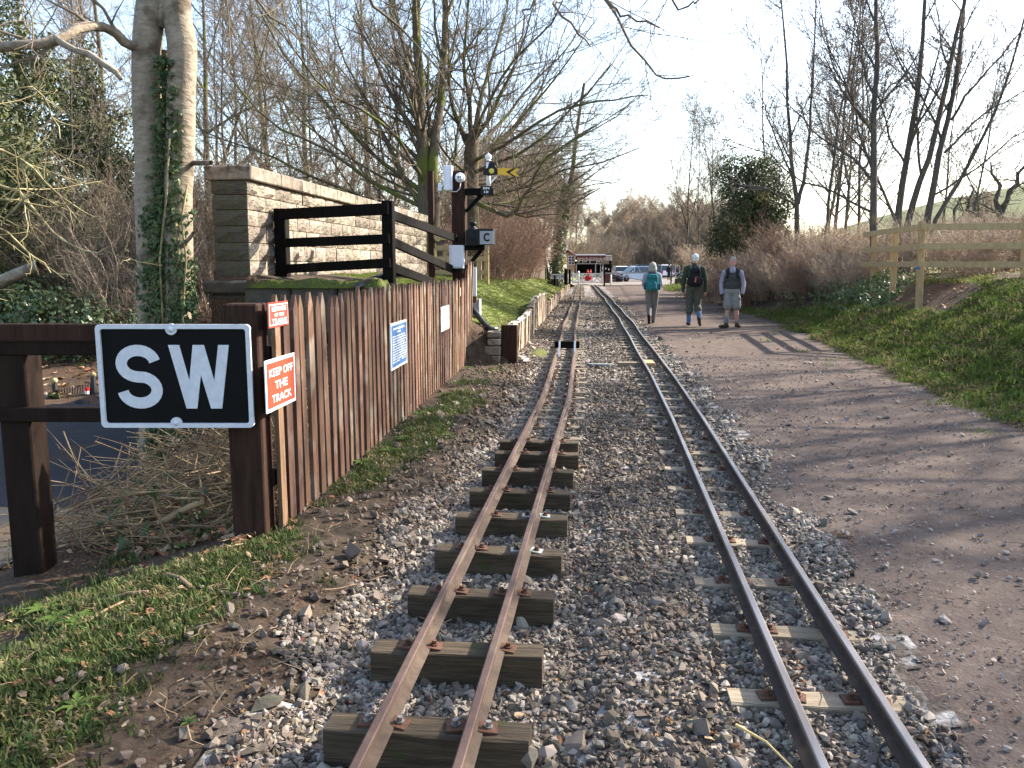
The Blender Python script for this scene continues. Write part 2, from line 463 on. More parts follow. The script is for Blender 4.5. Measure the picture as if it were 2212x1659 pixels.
MT['ballast_bed'] = M('ballast_bed', (.13, .102, .080), (.045, .033, .025), 30, .95, .9, c3=(.33, .31, .29), c3scale=9, c3lo=.5, c3hi=.62, dist=.02)

def grassness(X, Y):
    """0..1 how grassy the ground is"""
    g = np.zeros_like(X)
    dl = X - ballast_l(Y)
    n = fbm(X, Y, .9, 21, 3)
    near = ss(-.15, -.8, dl) * (.44 + 1.25 * n) * ss(-3.3, -2.7, X)                 # verge by the fence
    strip = ss(.36, .08, np.abs(X + 1.62 - .05 * np.sin(3 * Y))) * (.50 + 1.1 * n) * ss(4.2, 5, Y) * ss(13.2, 12, Y)
    g = np.maximum(g, np.where(Y < 4.6, near, strip))
    lb = (X < wall_x(Y) - .06) & (Y > 12.9)
    g = np.where(lb & (X > -4.8), .72 + .5 * n, g)
    dr = X - path_r(Y)
    rb = ss(-.25, .7, dr) * (.86 + .75 * n) * ss(7.5, 6.0, X)
    rb = rb * np.where((Y > 15.2) & (Y < 50), ss(2.1, .9, dr + .10 * (Y - 16) * ss(16, 30, Y)), 1)
    g = np.where(dr > -.3, rb, g)
    g = np.where((dr > 2.6) & (Y > 14), .55 + .5 * n, g)
    g = np.where(X > 20, 1.0, g)
    g = np.where(Y > 66, np.where((X < -4) | (X > 9), .6, .8), g)
    return np.clip(g, 0, 1)
def littering(X, Y):
    l = .35 + .5 * fbm(X, Y, 1.3, 33, 3)
    l = np.where(X < -4.9, .78, l)
    l = np.where((X > 6) & (Y > 15), .7, l)
    l = np.where((X < -1.9) & (Y > 4) & (Y < 10), .7, l)
    return np.clip(l, 0, 1)
gx = lines([(-260, -60, 25), (-60, -20, 4), (-20, -5, .6), (-5, -3.2, .12), (-3.2, 4.4, .055), (4.4, 8, .15), (8, 20, .8), (20, 60, 5), (60, 300, 20)])
gy = lines([(-12, 1.2, 1.0), (1.2, 9, .06), (9, 15, .11), (15, 30, .3), (30, 70, .8), (70, 140, 5), (140, 600, 40)])
gm, GV = sheet('ground', gx, gy, -.012, MT['ground'])
ca = gm.color_attributes.new('mask', 'FLOAT_COLOR', 'POINT')
cdat = np.ones((len(GV), 4), np.float32)
cdat[:, 0] = grassness(GV[:, 0], GV[:, 1]); cdat[:, 1] = littering(GV[:, 0], GV[:, 1]); cdat[:, 2] = 0
ca.data.foreach_set('color', cdat.ravel())
tag(put('ground', gm), kind='structure')

px_ = lines([(-1.2, 5.6, .05)])
py_ = lines([(-4, 1.2, .5), (1.2, 9, .05), (9, 20, .09), (20, 70, .3)])
def pmask(X, Y):
    n = .5 * fbm(X, Y, .5, 41, 3)
    return (X > path_l(Y) - .05 + n * .35) & (X < path_r(Y) + .05 + n * .8) & (Y < 67)
tag(put('path', sheet('path', px_, py_, -.006, MT['path'], pmask)[0]), kind='structure')
def bmask(X, Y):
    n = fbm(X, Y, .5, 43, 3)
    return (X > ballast_l(Y) + .02 + n * .3) & (X < path_l(Y) + .02 + n * .25) & (X > np.where(Y > 12.8, wall_x(Y) - .02, -9)) & (Y < 66)
tag(put('ballast_bed', sheet('ballast_bed', lines([(-3.6, 1.7, .05)]), py_, .0, MT['ballast_bed'], bmask)[0]), kind='structure')
tag(put('road', sheet('road', lines([(-14, -4.6, .3)]), lines([(2, 15.4, .3)]), .03, MT['asphalt'],
        lambda X, Y: (X < -4.9 + .15 * np.sin(Y)) & (Y < 13.9 + .25 * (X + 8) * .4) & (X > -13))[0]), kind='structure')
tag(put('car_park', sheet('car_park', lines([(-7, 16, .5)]), lines([(67.6, 130, 1.0)]), .03, MT['carpark'],
        lambda X, Y: (X > -6) & (X < 15))[0]), kind='structure')

# ------------------------------------------------------------------ scattered stuff (geometry nodes on points)
def scatter(name, P, R, S, I, sources, label, cat):
    P = np.asarray(P, np.float32); n = len(P)
    me = bpy.data.meshes.new(name)
    me.vertices.add(n); me.vertices.foreach_set('co', P.ravel())
    a = me.attributes.new('rot', 'FLOAT_VECTOR', 'POINT'); a.data.foreach_set('vector', np.asarray(R, np.float32).ravel())
    a = me.attributes.new('scl', 'FLOAT_VECTOR', 'POINT'); a.data.foreach_set('vector', np.asarray(S, np.float32).ravel())
    a = me.attributes.new('idx', 'INT', 'POINT'); a.data.foreach_set('value', np.asarray(I, np.int32))
    o = put(name, me)
    tag(o, label, cat, None, 'stuff')
    ng = bpy.data.node_groups.new(name + '_nodes', 'GeometryNodeTree')
    ng.interface.new_socket('Geometry', in_out='INPUT', socket_type='NodeSocketGeometry')
    ng.interface.new_socket('Geometry', in_out='OUTPUT', socket_type='NodeSocketGeometry')
    N, L = ng.nodes, ng.links
    gi, go = N.new('NodeGroupInput'), N.new('NodeGroupOutput')
    jn = N.new('GeometryNodeJoinGeometry')
    for s in sources:
        oi = N.new('GeometryNodeObjectInfo'); oi.inputs['Object'].default_value = s
        oi.inputs['As Instance'].default_value = True
        L.new(oi.outputs['Geometry'], jn.inputs[0])
    ip = N.new('GeometryNodeInstanceOnPoints')
    ip.inputs['Pick Instance'].default_value = True
    def attr(nm, t):
        q = N.new('GeometryNodeInputNamedAttribute'); q.data_type = t; q.inputs['Name'].default_value = nm
        return q.outputs['Attribute']
    e2r = N.new('FunctionNodeEulerToRotation')
    L.new(attr('rot', 'FLOAT_VECTOR'), e2r.inputs[0])
    L.new(gi.outputs[0], ip.inputs['Points']); L.new(jn.outputs[0], ip.inputs['Instance'])
    L.new(attr('idx', 'INT'), ip.inputs['Instance Index']); L.new(e2r.outputs[0], ip.inputs['Rotation'])
    L.new(attr('scl', 'FLOAT_VECTOR'), ip.inputs['Scale'])
    L.new(ip.outputs[0], go.inputs[0])
    md = o.modifiers.new('scatter', 'NODES'); md.node_group = ng
    return o
def source(name, V, F, mat, smooth=False):
    return bpy.data.objects.new(name, npmesh(name, V, F, mat, smooth))     # never linked: only a scatter source

_t = (1 + 5 ** .5) / 2
ICO_V = np.array([(-1, _t, 0), (1, _t, 0), (-1, -_t, 0), (1, -_t, 0), (0, -1, _t), (0, 1, _t), (0, -1, -_t), (0, 1, -_t), (_t, 0, -1), (_t, 0, 1), (-_t, 0, -1), (-_t, 0, 1)]) / 1.902
ICO_F = np.array([(0, 11, 5), (0, 5, 1), (0, 1, 7), (0, 7, 10), (0, 10, 11), (1, 5, 9), (5, 11, 4), (11, 10, 2), (10, 7, 6), (7, 1, 8), (3, 9, 4), (3, 4, 2), (3, 2, 6), (3, 6, 8), (3, 8, 9), (4, 9, 5), (2, 4, 11), (6, 2, 10), (8, 6, 7), (9, 8, 1)])
def rock(seed, flat=.62):
    r = np.random.default_rng(seed)
    V = ICO_V * (.72 + .5 * r.random((12, 1))) + r.normal(0, .16, (12, 3))
    for _ in range(5):                                                    # cut flat facets
        n = r.normal(0, 1, 3); n /= np.linalg.norm(n); k = .34 + .26 * r.random()
        d = V @ n; V = V - np.outer(np.clip(d - k, 0, None), n)
    V = V * np.array([1.1, .6 + .35 * r.random(), flat * (.85 + .5 * r.random())])
    return V
grey_rocks = [source('ballast_stone', rock(i), ICO_F, MT['ballast']) for i in range(7)]
warm_rocks = [source('ballast_stone', rock(20 + i), ICO_F, MT['ballast_warm']) for i in range(7)]
pebbles = [source('path_pebble', rock(40 + i, .4), ICO_F, MT['pebble']) for i in range(5)]

def stone_field(n, x0, x1, y0, y1, size, seed, mask):
    r = np.random.default_rng(seed)
    X = r.uniform(x0, x1, n); Y = r.uniform(y0, y1, n)
    k = mask(X, Y, r.random(n)); X, Y = X[k], Y[k]
    s = size * np.exp(r.normal(0, .42, len(X)))
    Z = gz(X, Y) + s * r.uniform(.05, .42, len(X))
    R = np.stack([r.normal(0, .5, len(X)), r.normal(0, .5, len(X)), r.uniform(0, 6.28, len(X))], 1)
    S = np.repeat(s[:, None], 3, 1)
    return np.stack([X, Y, Z], 1), R, S
def cat3(*a): return [np.concatenate(k) for k in zip(*a)]
def greyness(X, Y):
    """chance that a stone is the clean grey ballast; between the tracks it is browner"""
    mid = np.exp(-((X - .16) / .42) ** 2) * .95
    left = ss(-.95, -1.25, X) * .6
    return np.clip(.80 - mid - left + .8 * fbm(X, Y, .6, 51), .05, 1)
def inb(X, Y):
    n = fbm(X, Y, .4, 47, 3)
    inn = (X > ballast_l(Y) - .02 + n * .35) & (X < path_l(Y) + .03 + n * .3) & (X > np.where(Y > 12.8, wall_x(Y) + .03, -9))
    dens = np.clip(.98 - .55 * np.exp(-((X - .18) / .28) ** 2) * ss(.1, .25, fbm(X, Y, .7, 52) + .2), 0, 1)
    return inn, dens
def mk(grey):
    def f(X, Y, u):
        i, d = inb(X, Y); g = greyness(X, Y)
        h = np.modf(u * 97.31)[0]
        return i & (h < d) & ((u < g) if grey else (u >= g))
    return f
zones = [(80000, -1.5, 1.4, 1.7, 6.0, .0123), (42000, -1.5, 1.5, 6.0, 11.0, .0150), (30000, -1.8, 1.5, 11.0, 20.0, .0175), (26000, -2.6, 1.2, 20, 42, .0215)]
A = cat3(*[stone_field(*z, 100 + i, mk(True)) for i, z in enumerate(zones)])
scatter('ballast', A[0], A[1], A[2], RNG.integers(0, 7, len(A[0])), grey_rocks, 'loose grey crushed stone ballast around the rails', 'ballast')
A = cat3(*[stone_field(*z, 100 + i, mk(False)) for i, z in enumerate(zones)])
scatter('gravel', A[0], A[1], A[2], RNG.integers(0, 7, len(A[0])), warm_rocks, 'brown dusty gravel trodden between the two tracks', 'gravel')
def pm_(X, Y, u):
    near_edge = np.exp(-(X - path_l(Y)) / .35)
    return (X > path_l(Y)) & (X < path_r(Y) - .1) & (u < .25 + near_edge)
A = cat3(stone_field(9000, 1.2, 4, 2, 7, .0085, 201, pm_), stone_field(7000, 1.0, 4.4, 7, 14, .012, 202, pm_), stone_field(900, .9, 4.3, 4, 20, .022, 203, pm_))
scatter('path_pebbles', A[0], A[1], A[2], RNG.integers(0, 5, len(A[0])), pebbles, 'small stones pressed into the brown dirt path', 'pebbles')
def vm_(X, Y, u):
    d = ballast_l(Y) - X
    return (d > -.1) & (X > -1.95) & (u < np.exp(-np.clip(d, 0, 2) / .28) * .9 + .06)
A = cat3(stone_field(5200, -2.0, -.9, 2, 7.5, .0145, 211, vm_), stone_field(3600, -2.0, -.9, 7.5, 13, .019, 212, vm_), stone_field(170, -1.9, -1.0, 2, 9, .036, 213, vm_))
scatter('verge_stones', A[0], A[1], A[2], RNG.integers(0, 7, len(A[0])), warm_rocks, 'pale and brown stones scattered over the earth below the picket fence', 'stones')

# grass, leaves, twigs
def tuft(seed, n, h, spread, lean=.5, w=.0035):
    r = np.random.default_rng(seed); V, Fc = [], []
    for i in range(n):
        a = r.uniform(0, 6.28); p = np.array([r.normal(0, spread), r.normal(0, spread), -.01])
        hh = h * r.uniform(.5, 1.1); ln = lean * r.uniform(.3, 1.4)
        d = np.array([math.cos(a), math.sin(a), 0]); s = np.array([-d[1], d[0], 0]) * w * r.uniform(.7, 1.4)
        p1 = p + d * ln * hh * .35 + np.array([0, 0, hh * .6]); p2 = p + d * ln * hh + np.array([0, 0, hh * (1.0 - .3 * ln)])
        o = len(V); V += [p - s, p + s, p1 + s * .8, p1 - s * .8, p2]
        Fc += [(o, o + 1, o + 2), (o, o + 2, o + 3), (o + 3, o + 2, o + 4)]
    return np.array(V), np.array(Fc)
MT['grass'] = M('grass_blade', (.078, .105, .026), (.045, .064, .018), 3, .7, 0, vary=.45, translucent=.3, hue=.03, spec=.25)
MT['grass_dry'] = M('grass_dry', (.24, .185, .085), (.17, .12, .055), 3, .8, 0, vary=.35, translucent=.25)
MT['grass_bank'] = M('grass_bank', (.125, .165, .030), (.075, .105, .022), 3, .75, 0, vary=.35, translucent=.35, hue=.02, spec=.15)
tufts = [source('grass_tuft', *tuft(i, 20, .055, .026), MT['grass']) for i in range(4)] + \
        [source('dry_tuft', *tuft(10 + i, 14, .05, .03, 1.2), MT['grass_dry']) for i in range(2)]
bigt = [source('bank_tuft', *tuft(30 + i, 30, .075, .085, .8, .006), MT['grass_bank']) for i in range(4)] + \
       [source('bank_dry', *tuft(40 + i, 14, .07, .07, 1.1, .006), MT['grass_dry']) for i in range(2)]
def grass_field(n, x0, x1, y0, y1, seed, thr, sc_=(.7, 1.3), cond=None, dry=.8):
    r = np.random.default_rng(seed); X = r.uniform(x0, x1, n); Y = r.uniform(y0, y1, n)
    g = grassness(X, Y) + .15 * r.normal(0, 1, n)
    k = g > thr
    if cond is not None: k &= cond(X, Y)
    X, Y = X[k], Y[k]; n = len(X)
    P = np.stack([X, Y, gz(X, Y) - .012], 1)
    R = np.stack([r.normal(0, .15, n), r.normal(0, .15, n), r.uniform(0, 6.28, n)], 1)
    S = np.repeat(r.uniform(*sc_, n)[:, None], 3, 1)
    I = np.where(r.random(n) < dry, r.integers(0, 4, n), r.integers(4, 6, n))
    return P, R, S, I
A = cat3(grass_field(13000, -3.2, -1.0, 1.6, 4.7, 301, .45, (.45, 1.3), None, .55), grass_field(8000, -2.1, -1.0, 4.3, 13.0, 302, .44, (.6, 1.2), None, .52))
scatter('verge_grass', A[0], A[1], A[2], A[3], tufts, 'short patchy green grass on the verge beside the picket fence', 'grass')
A = cat3(grass_field(16000, 3.3, 7.2, 5.5, 17.5, 303, .40, (.6, 1.25)), grass_field(9000, 3.6, 7.0, 17, 34, 304, .42, (.9, 1.7)), grass_field(5000, 3.2, 8, 34, 66, 305, .42, (1.2, 2.2)))
scatter('bank_grass', A[0], A[1], A[2], A[3], bigt, 'green grass on the shaded bank beside the dirt path', 'grass')
A = cat3(grass_field(12000, -4.7, -1.3, 12.9, 30, 306, .45, (.25, .55), None, .7), grass_field(7000, -6.5, -1.6, 30, 66, 307, .45, (.4, .8), None, .75))
scatter('sunny_bank_grass', A[0], A[1], A[2], A[3], bigt, 'sunlit short grass on the bank behind the timber retaining wall', 'grass')

def leafmesh(seed):
    r = np.random.default_rng(seed)
    k = 7; a = np.linspace(0, 6.28, k, endpoint=False)
    rr = .5 + .5 * r.random(k)
    V = [np.array([0, 0, .12])] + [np.array([math.cos(t) * q, math.sin(t) * q * .62, r.uniform(-.12, .28)]) for t, q in zip(a, rr)]
    return np.array(V), np.array([(0, i + 1, (i + 1) % k + 1) for i in range(k)])
MT['dead_leaf'] = M('dead_leaf', (.26, .125, .055), (.13, .062, .032), 2, .8, 0, vary=.5, translucent=.2, hue=.02)
MT['dead_leaf_pale'] = M('dead_leaf_pale', (.42, .30, .18), (.28, .18, .10), 2, .8, 0, vary=.35, translucent=.2)
leaves_src = [source('fallen_leaf', *leafmesh(i), MT['dead_leaf']) for i in range(3)] + [source('fallen_leaf', *leafmesh(9 + i), MT['dead_leaf_pale']) for i in range(2)]
def drop(n, x0, x1, y0, y1, size, seed, cond):
    r = np.random.default_rng(seed); X = r.uniform(x0, x1, n); Y = r.uniform(y0, y1, n)
    k = cond(X, Y, r.random(n)); X, Y = X[k], Y[k]; n = len(X)
    P = np.stack([X, Y, gz(X, Y) + .012], 1)
    R = np.stack([r.normal(0, .35, n), r.normal(0, .35, n), r.uniform(0, 6.28, n)], 1)
    return P, R, np.repeat((size * r.uniform(.6, 1.4, n))[:, None], 3, 1)
A = cat3(drop(700, -3.4, -.9, 1.8, 5.2, .026, 401, lambda X, Y, u: u < .35 + .5 * (X < -1.9)),
         drop(900, -3.0, -1.9, 3.7, 5.4, .036, 402, lambda X, Y, u: (Y > 4.1 - .25 * (X + 1.9)) & (u < .8)),
         drop(420, -1.3, 1.4, 2, 8, .022, 403, lambda X, Y, u: u < .8),
         drop(1500, 4.2, 9, 14, 32, .05, 404, lambda X, Y, u: (X - path_r(Y) > 1.0) & (Y > 15.3)),
         drop(5000, -20, -5, 13.5, 34, .10, 405, lambda X, Y, u: Y > 14.6))
scatter('leaf_litter', A[0], A[1], A[2], RNG.integers(0, 5, len(A[0])), leaves_src, 'fallen brown leaves lying on the ground', 'leaf litter')
def twigmesh(seed):
    r = np.random.default_rng(seed); n = 5
    p = np.cumsum(np.concatenate([[[0, 0, 0]], np.stack([np.full(n - 1, .25), r.normal(0, .07, n - 1), r.normal(0, .03, n - 1)], 1)]), 0); p[:, 0] -= .5
    V, Fc = [], []
    for i, q in enumerate(p):
        w = .016 * (1 - .12 * i)
        V += [q + np.array([0, w, 0]), q + np.array([0, -w, 0]), q + np.array([0, 0, w * 1.5])]
    for i in range(n - 1):
        for k in range(3):
            a, b_ = i * 3 + k, i * 3 + (k + 1) % 3
            Fc += [(a, b_, b_ + 3), (a, b_ + 3, a + 3)]
    return np.array(V), np.array(Fc)
MT['twig'] = M('fallen_twig', (.25, .17, .10), (.13, .085, .05), 6, .9, 0, vary=.5)
twigs_src = [source('fallen_twig', *twigmesh(i), MT['twig']) for i in range(4)]
A = cat3(drop(520, -3.0, -.7, 1.9, 6.5, .15, 411, lambda X, Y, u: u < np.exp(-((X + 1.2) / .5) ** 2) + .25),
         drop(160, -.9, 1.3, 2, 9, .13, 412, lambda X, Y, u: u < 1), drop(150, 1.4, 4.3, 3, 16, .14, 413, lambda X, Y, u: u < 1))
scatter('fallen_twigs', A[0], A[1], A[2], RNG.integers(0, 4, len(A[0])), twigs_src, 'thin dry twigs fallen on the ballast, verge and path', 'twigs')

# ------------------------------------------------------------------ railway tracks
def rail_mesh(cx, side, z, ya, yb, mats, head=.030, h=.072, foot=.062):
    ys = np.concatenate([np.arange(ya, 12, .5), np.arange(12, yb, 1.0), [yb]])
    xs = cx(ys) + side * .145 + .012 * np.sin(ys * .9 + side) * ss(8, 20, ys) + .015 * np.sin(ys * .37) * ss(20, 40, ys)
    zz = z + .008 * np.sin(ys * .7) * ss(8, 16, ys)
    prof = [(-foot / 2, -h), (-foot / 2, -h + .007), (-.005, -h + .016), (-.005, -.022), (-head / 2, -.014), (-head / 2, -.003), (-head / 2 + .004, 0),
            (head / 2 - .004, 0), (head / 2, -.003), (head / 2, -.014), (.005, -.022), (.005, -h + .016), (foot / 2, -h + .007), (foot / 2, -h)]
    k = len(prof); V, Fq, mi = [], [], []
    for x, y, q in zip(xs, ys, zz):
        V += [(x + a, y, q + b) for a, b in prof]
    for i in range(len(ys) - 1):
        for j in range(k):
            j2 = (j + 1) % k
            Fq.append((i * k + j, i * k + j2, (i + 1) * k + j2, (i + 1) * k + j)); mi.append(1 if 4 <= j <= 8 else 0)
    return npmesh('rail', V, Fq, mats, False, mi)
def sleeper_mesh(L, w, h, mat, seed):
    r = random.Random(seed)
    nx = 6; V, Fc = [], []
    for i in range(nx + 1):
        x = -L / 2 + L * i / nx
        j = lambda a: r.uniform(-a, a)
        V += [(x, -w / 2 + j(.004), -h), (x, -w / 2 + j(.004), -.006), (x, -w / 2 + .007 + j(.003), j(.002)), (x, w / 2 - .007 + j(.003), j(.002)), (x, w / 2 + j(.004), -.006), (x, w / 2 + j(.004), -h)]
    for i in range(nx):
        for k in range(5):
            a = i * 6 + k; Fc.append((a, a + 1, a + 7, a + 6))
    me = bpy.data.meshes.new('sleeper')
    me.from_pydata(V, [], [f[::-1] for f in Fc] + [list(range(6))[::-1], [nx * 6 + k for k in range(6)]])
    me.materials.append(mat); me.update()
    return me
def plate_mesh(mat, boltmat):
    b = MB(); b.box((0, 0, .004), (.062, .062, .008), Matrix.Rotation(.06, 3, 'Y'))
    b.mi = 1; b.cyl((0, 0, .008), (0, 0, .014), .016, n=8); b.cyl((0, 0, .014), (0, 0, .028), .0105, n=6)
    return b.mesh('tie_plate', [mat, boltmat])
plates = [plate_mesh(MT['clip_rust'], MT['clip_rust']), plate_mesh(MT['clip_zinc'], MT['clip_rust']), plate_mesh(MT['clip_rust'], MT['bolt'])]
big_sl = [sleeper_mesh(.665, .118, .125, MT['sleeper_big'], i) for i in range(4)]
sml_sl = [sleeper_mesh(.66, .115, .06, MT['sleeper'], 10 + i) for i in range(4)]

lt = thing('railway_track', 'rusty narrow gauge siding with thick sleepers standing proud of the stones', 'railway track', (-.54, 2.2, 0))
rt = thing('railway_track', 'narrow gauge running line with polished rail tops and sleepers sunk in ballast', 'railway track', (.79, 2.2, 0))
for s in (-1, 1):
    me = rail_mesh(track_l, s, .098, .9, 66, [MT['rail_side'], MT['rail_rust']])
    put('rail', me, lt, (0, 0, 0))
    me = rail_mesh(track_r, s, .078, .9, 66, [MT['rail_dark'], MT['rail_steel']])
    put('rail', me, rt, (0, 0, 0))
def lay(parent, cx, ys, meshes, top, clips, seed):
    r = random.Random(seed)
    for i, y in enumerate(ys):
        x = float(cx(y)); z = top(y)
        a = math.atan(float(cx(y + .5) - cx(y - .5)))
        o = put('sleeper', meshes[i % len(meshes)], parent, (x + r.uniform(-.012, .012), y + r.uniform(-.02, .02), z), (r.uniform(-.01, .01), r.uniform(-.012, .012), -a + r.uniform(-.03, .03)))
        if y < clips:
            for s in (-1, 1):
                for q in (-1, 1):
                    if r.random() < .93:
                        pl = bpy.data.objects.new('tie_plate', plates[1 if (parent is lt and 3.7 < y < 5.2 and s > 0) else (2 if i == 0 else 0)])
                        pl.parent = o; pl.location = (s * .145 + q * .052, 0, .001); pl.rotation_euler = (0, q * .08, r.uniform(-.25, .25)); COL.link(pl)
lay(lt, track_l, [2.44 + .575 * i for i in range(8)] + [6.9], big_sl, lambda y: .026, 12, 1)
lay(lt, track_l, list(np.arange(7.35, 65.5, .45)), sml_sl, lambda y: gzf(float(track_l(y)), y) + .028 + .008 * ss(14, 20, y), 12, 2)
lay(rt, track_r, [2.26] + list(np.arange(2.85, 65.5, .565)), sml_sl, lambda y: -.016 - .004 * (y % 2) if y < 14 else gzf(float(track_r(y)), y) + .03, 9, 3)
for X, Y, s in ((.79 - .145, 4.47, 1), (.79 + .145, 4.47, -1), (-.545 - .145, 7.9, 1), (-.545 + .145, 7.9, -1)):       # fishplates at the rail joints
    z = .05 if X > 0 else .07
    b = MB()
    for q in (-1, 1):
        b.box((X + q * .011, Y, z), (.010, .26, .034))
        for k in (-.09, -.03, .03, .09):
            b.cyl((X + q * .015, Y + k, z), (X + q * .026, Y + k, z), .008, n=6)
    b.build('fishplate', MT['rail_dark'], rt if X > 0 else lt)

# buffer bar across the siding
Yb = 13.85
t = thing('buffer_stop', 'black timber buffer bar on two pale steel uprights across the rusty siding', 'buffer stop', (-.64, Yb, 0))
p0, p1 = onY(1198, 744, Yb), onY(1252, 745, Yb)
MB().beam(p0, p1, .06, .115).build('buffer_beam', MT['black_wood'], t, bevel=.006)
for x in (1209, 1242):
    a, c = onY(x, 738, Yb - .05), onY(x - 1, 772, Yb - .35)
    MB().beam((a.x, a.y, a.z), (c.x, c.y, c.z), .030, .030).build('upright', MT['galv'], t)
# slate, timber offcuts
q = onz(1296, 789, -.02)
b = MB()
poly = [(math.cos(k * .42) * .20 * (1 + .12 * math.sin(3 * k)), math.sin(k * .42) * .075) for k in range(15)]
b.prism(poly, (q.x, q.y, -.045), (1, .03, 0), (0, 1, 0), .05)
tag(b.build('slate_slab', MT['slate'], None, bevel=.006), 'rounded grey slate slab lying between the tracks', 'slab')
q = onz(1358, 786, 0)
tag(MB().beam((q.x - .17, q.y, .0), (q.x + .19, q.y + .02, .0), .13, .055).build('timber_offcut', MT['sleeper'], None, bevel=.005), 'flat weathered timber offcut beside the slate slab', 'timber')
q = onz(1403, 786, .03)
tag(MB().beam((q.x, q.y - .24, .045), (q.x - .02, q.y + .2, .045), .15, .05).build('wooden_board', MT['new_wood'], None, bevel=.004), 'pale brown wooden block lying between the polished rails', 'board')
q = onz(1140, 1612, 0)
b = MB(); V = rock(77, .7) * .05; b.add([Vector(v) + Vector((q.x, q.y, -.02)) for v in V], ICO_F.tolist())
tag(b.build('white_rock', MT['ballast']), 'large pale rock against the end of a sleeper', 'rock')
q = onz(585, 1492, 0)
b = MB(); V = rock(79, .45) * .07; b.add([Vector(v) + Vector((q.x, q.y, gzf(q.x, q.y) + .015)) for v in V], ICO_F.tolist())
tag(b.build('flat_rock', MT['stone_dark']), 'dark flat rock half buried at the edge of the ballast', 'rock')
q = onz(455, 1650, 0)
b = MB(); V = rock(83, .6) * .034; b.add([Vector(v) + Vector((q.x, q.y, gzf(q.x, q.y) + .012)) for v in V], ICO_F.tolist())
tag(b.build('pink_pebble', M('pink_stone', (.42, .24, .17), (.34, .19, .14), 8, .8)), 'smooth pinkish pebble in the bare earth', 'pebble')
a, c = onz(1590, 1566, .03), onz(1712, 1659, .05)
tag(MB().tube([a, (a + c) / 2 + Vector((.01, 0, .012)), c], [.005, .004, .003], 6).build('straw_stem', M('straw', (.55, .40, .16), (.45, .32, .13), 9, .8)), 'long yellow straw stem lying by the polished rail', 'straw')
for x0, y0, x1, y1, rr, lab in ((363, 1250, 412, 1272, .012, 'short thick broken stick lying on the grass verge'), (230, 1290, 320, 1282, .010, 'dark curved stick lying in the grass by the left fence post'), (180, 1350, 268, 1298, .006, 'thin pale stick resting over a clump of weeds')):
    a, c = onz(x0, y0, .02), onz(x1, y1, .04)
    a.z, c.z = gzf(a.x, a.y) + .015, gzf(c.x, c.y) + .02
    tag(MB().tube([a, (a + c) / 2 + Vector((0, .01, .008)), c], [rr, rr * .95, rr * .8], 7).build('stick', MT['twig']), lab.replace('left fence post', 'dark fence post'), 'stick')

# ------------------------------------------------------------------ picket fence
FA, FB = Vector((-1.825, 4.40, 0)), Vector((-2.143, 12.99, 0))
fd = (FB - FA).normalized(); fn = Vector((fd.y, -fd.x, 0))                 # fn faces the track
def fpt(x, y, off=0.0): return onplane(x, y, FA + fn * off, fn)
def picket_mesh(seed, w=.088, t=.024, h=1.30):
    r = random.Random(seed); b = MB()
    j = lambda: r.uniform(-.004, .004)
    tip = r.uniform(-.006, .006)
    prof = [(-w / 2 + j(), 0), (w / 2 + j(), 0), (w / 2 + j(), h * .5), (w / 2 + j(), h - .085), (tip + .004, h), (tip - .004, h), (-w / 2 + j(), h - .085), (-w / 2 + j(), h * .5)]
    b.prism(prof, (0, 0, 0), (0, 1, 0), (0, 0, 1), t)
    return b.mesh('picket', MT['picket'])
pk = [picket_mesh(i) for i in range(8)]
pf = thing('picket_fence', 'brown stained pointed picket fence facing the tracks', 'fence', FA)
NP = 59
rot0 = math.atan2(-fd.x, fd.y)
for i in range(NP):
    p = FA + fd * (i * (FB - FA).length / (NP - 1))
    bow = .03 * math.sin(i * .33) + .02 * math.sin(i * .8 + 1)
    o = put('picket', pk[rng.randrange(8)], pf, (p.x + rng.uniform(-.006, .006), p.y, .015 + gzf(p.x, p.y) * .4 + rng.uniform(-.012, .012)), (rng.uniform(-.006, .006), rng.uniform(-.008, .008) + .03 * ss(45, 58, i), rot0 + rng.uniform(-.03, .03)))
    o.scale = (1, rng.uniform(.9, 1.04), rng.uniform(.985, 1.015))
for z in (.32, 1.02):
    a, c = FA - fn * .035 - fd * .05, FB - fn * .035
    MB().beam((a.x, a.y, z), (c.x, c.y, z), .05, .085).build('fence_rail', MT['dark_wood'], pf)
for k in (2.2, 4.4, 6.6, 8.5):
    a = FA + fd * k - fn * .11
    MB().box((a.x, a.y, .55), (.1, .1, 1.2)).build('fence_post', MT['dark_wood'], pf)

# ------------------------------------------------------------------ post-and-rail fence with the SW board
SP = Vector((-1.94, 4.24, 0))
sR = Vector((math.cos(YAW), math.sin(YAW), 0)); sN = Vector((math.sin(YAW), -math.cos(YAW), 0))    # along the fence, and towards the camera
def spt(x, y, off=0.0): return onplane(x, y, SP + sN * off, sN)
wf = thing('rail_fence', 'dark brown two-rail timber fence carrying the black SW board', 'fence', SP)
def spost(xc, w, ytop, ybot, off, name='fence_post', mat='dark_wood'):
    a, c = spt(xc[0], ytop, off), spt(xc[1], ybot, off)
    top = a.z; x = (a.x + c.x) / 2; y = (a.y + c.y) / 2
    RM = Matrix.Rotation(YAW, 3, 'Z')
    z0 = min(gzf(x, y), c.z) - .1
    return MB().box((x - sN.x * w / 2, y - sN.y * w / 2, (top + z0) / 2), (w, w, top - z0), RM).build(name, MT[mat], wf, bevel=.008)
spost((521, 536), .185, 657, 1165, .0, mat='post_brown')
spost((16, 60), .165, 740, 1235, .0)
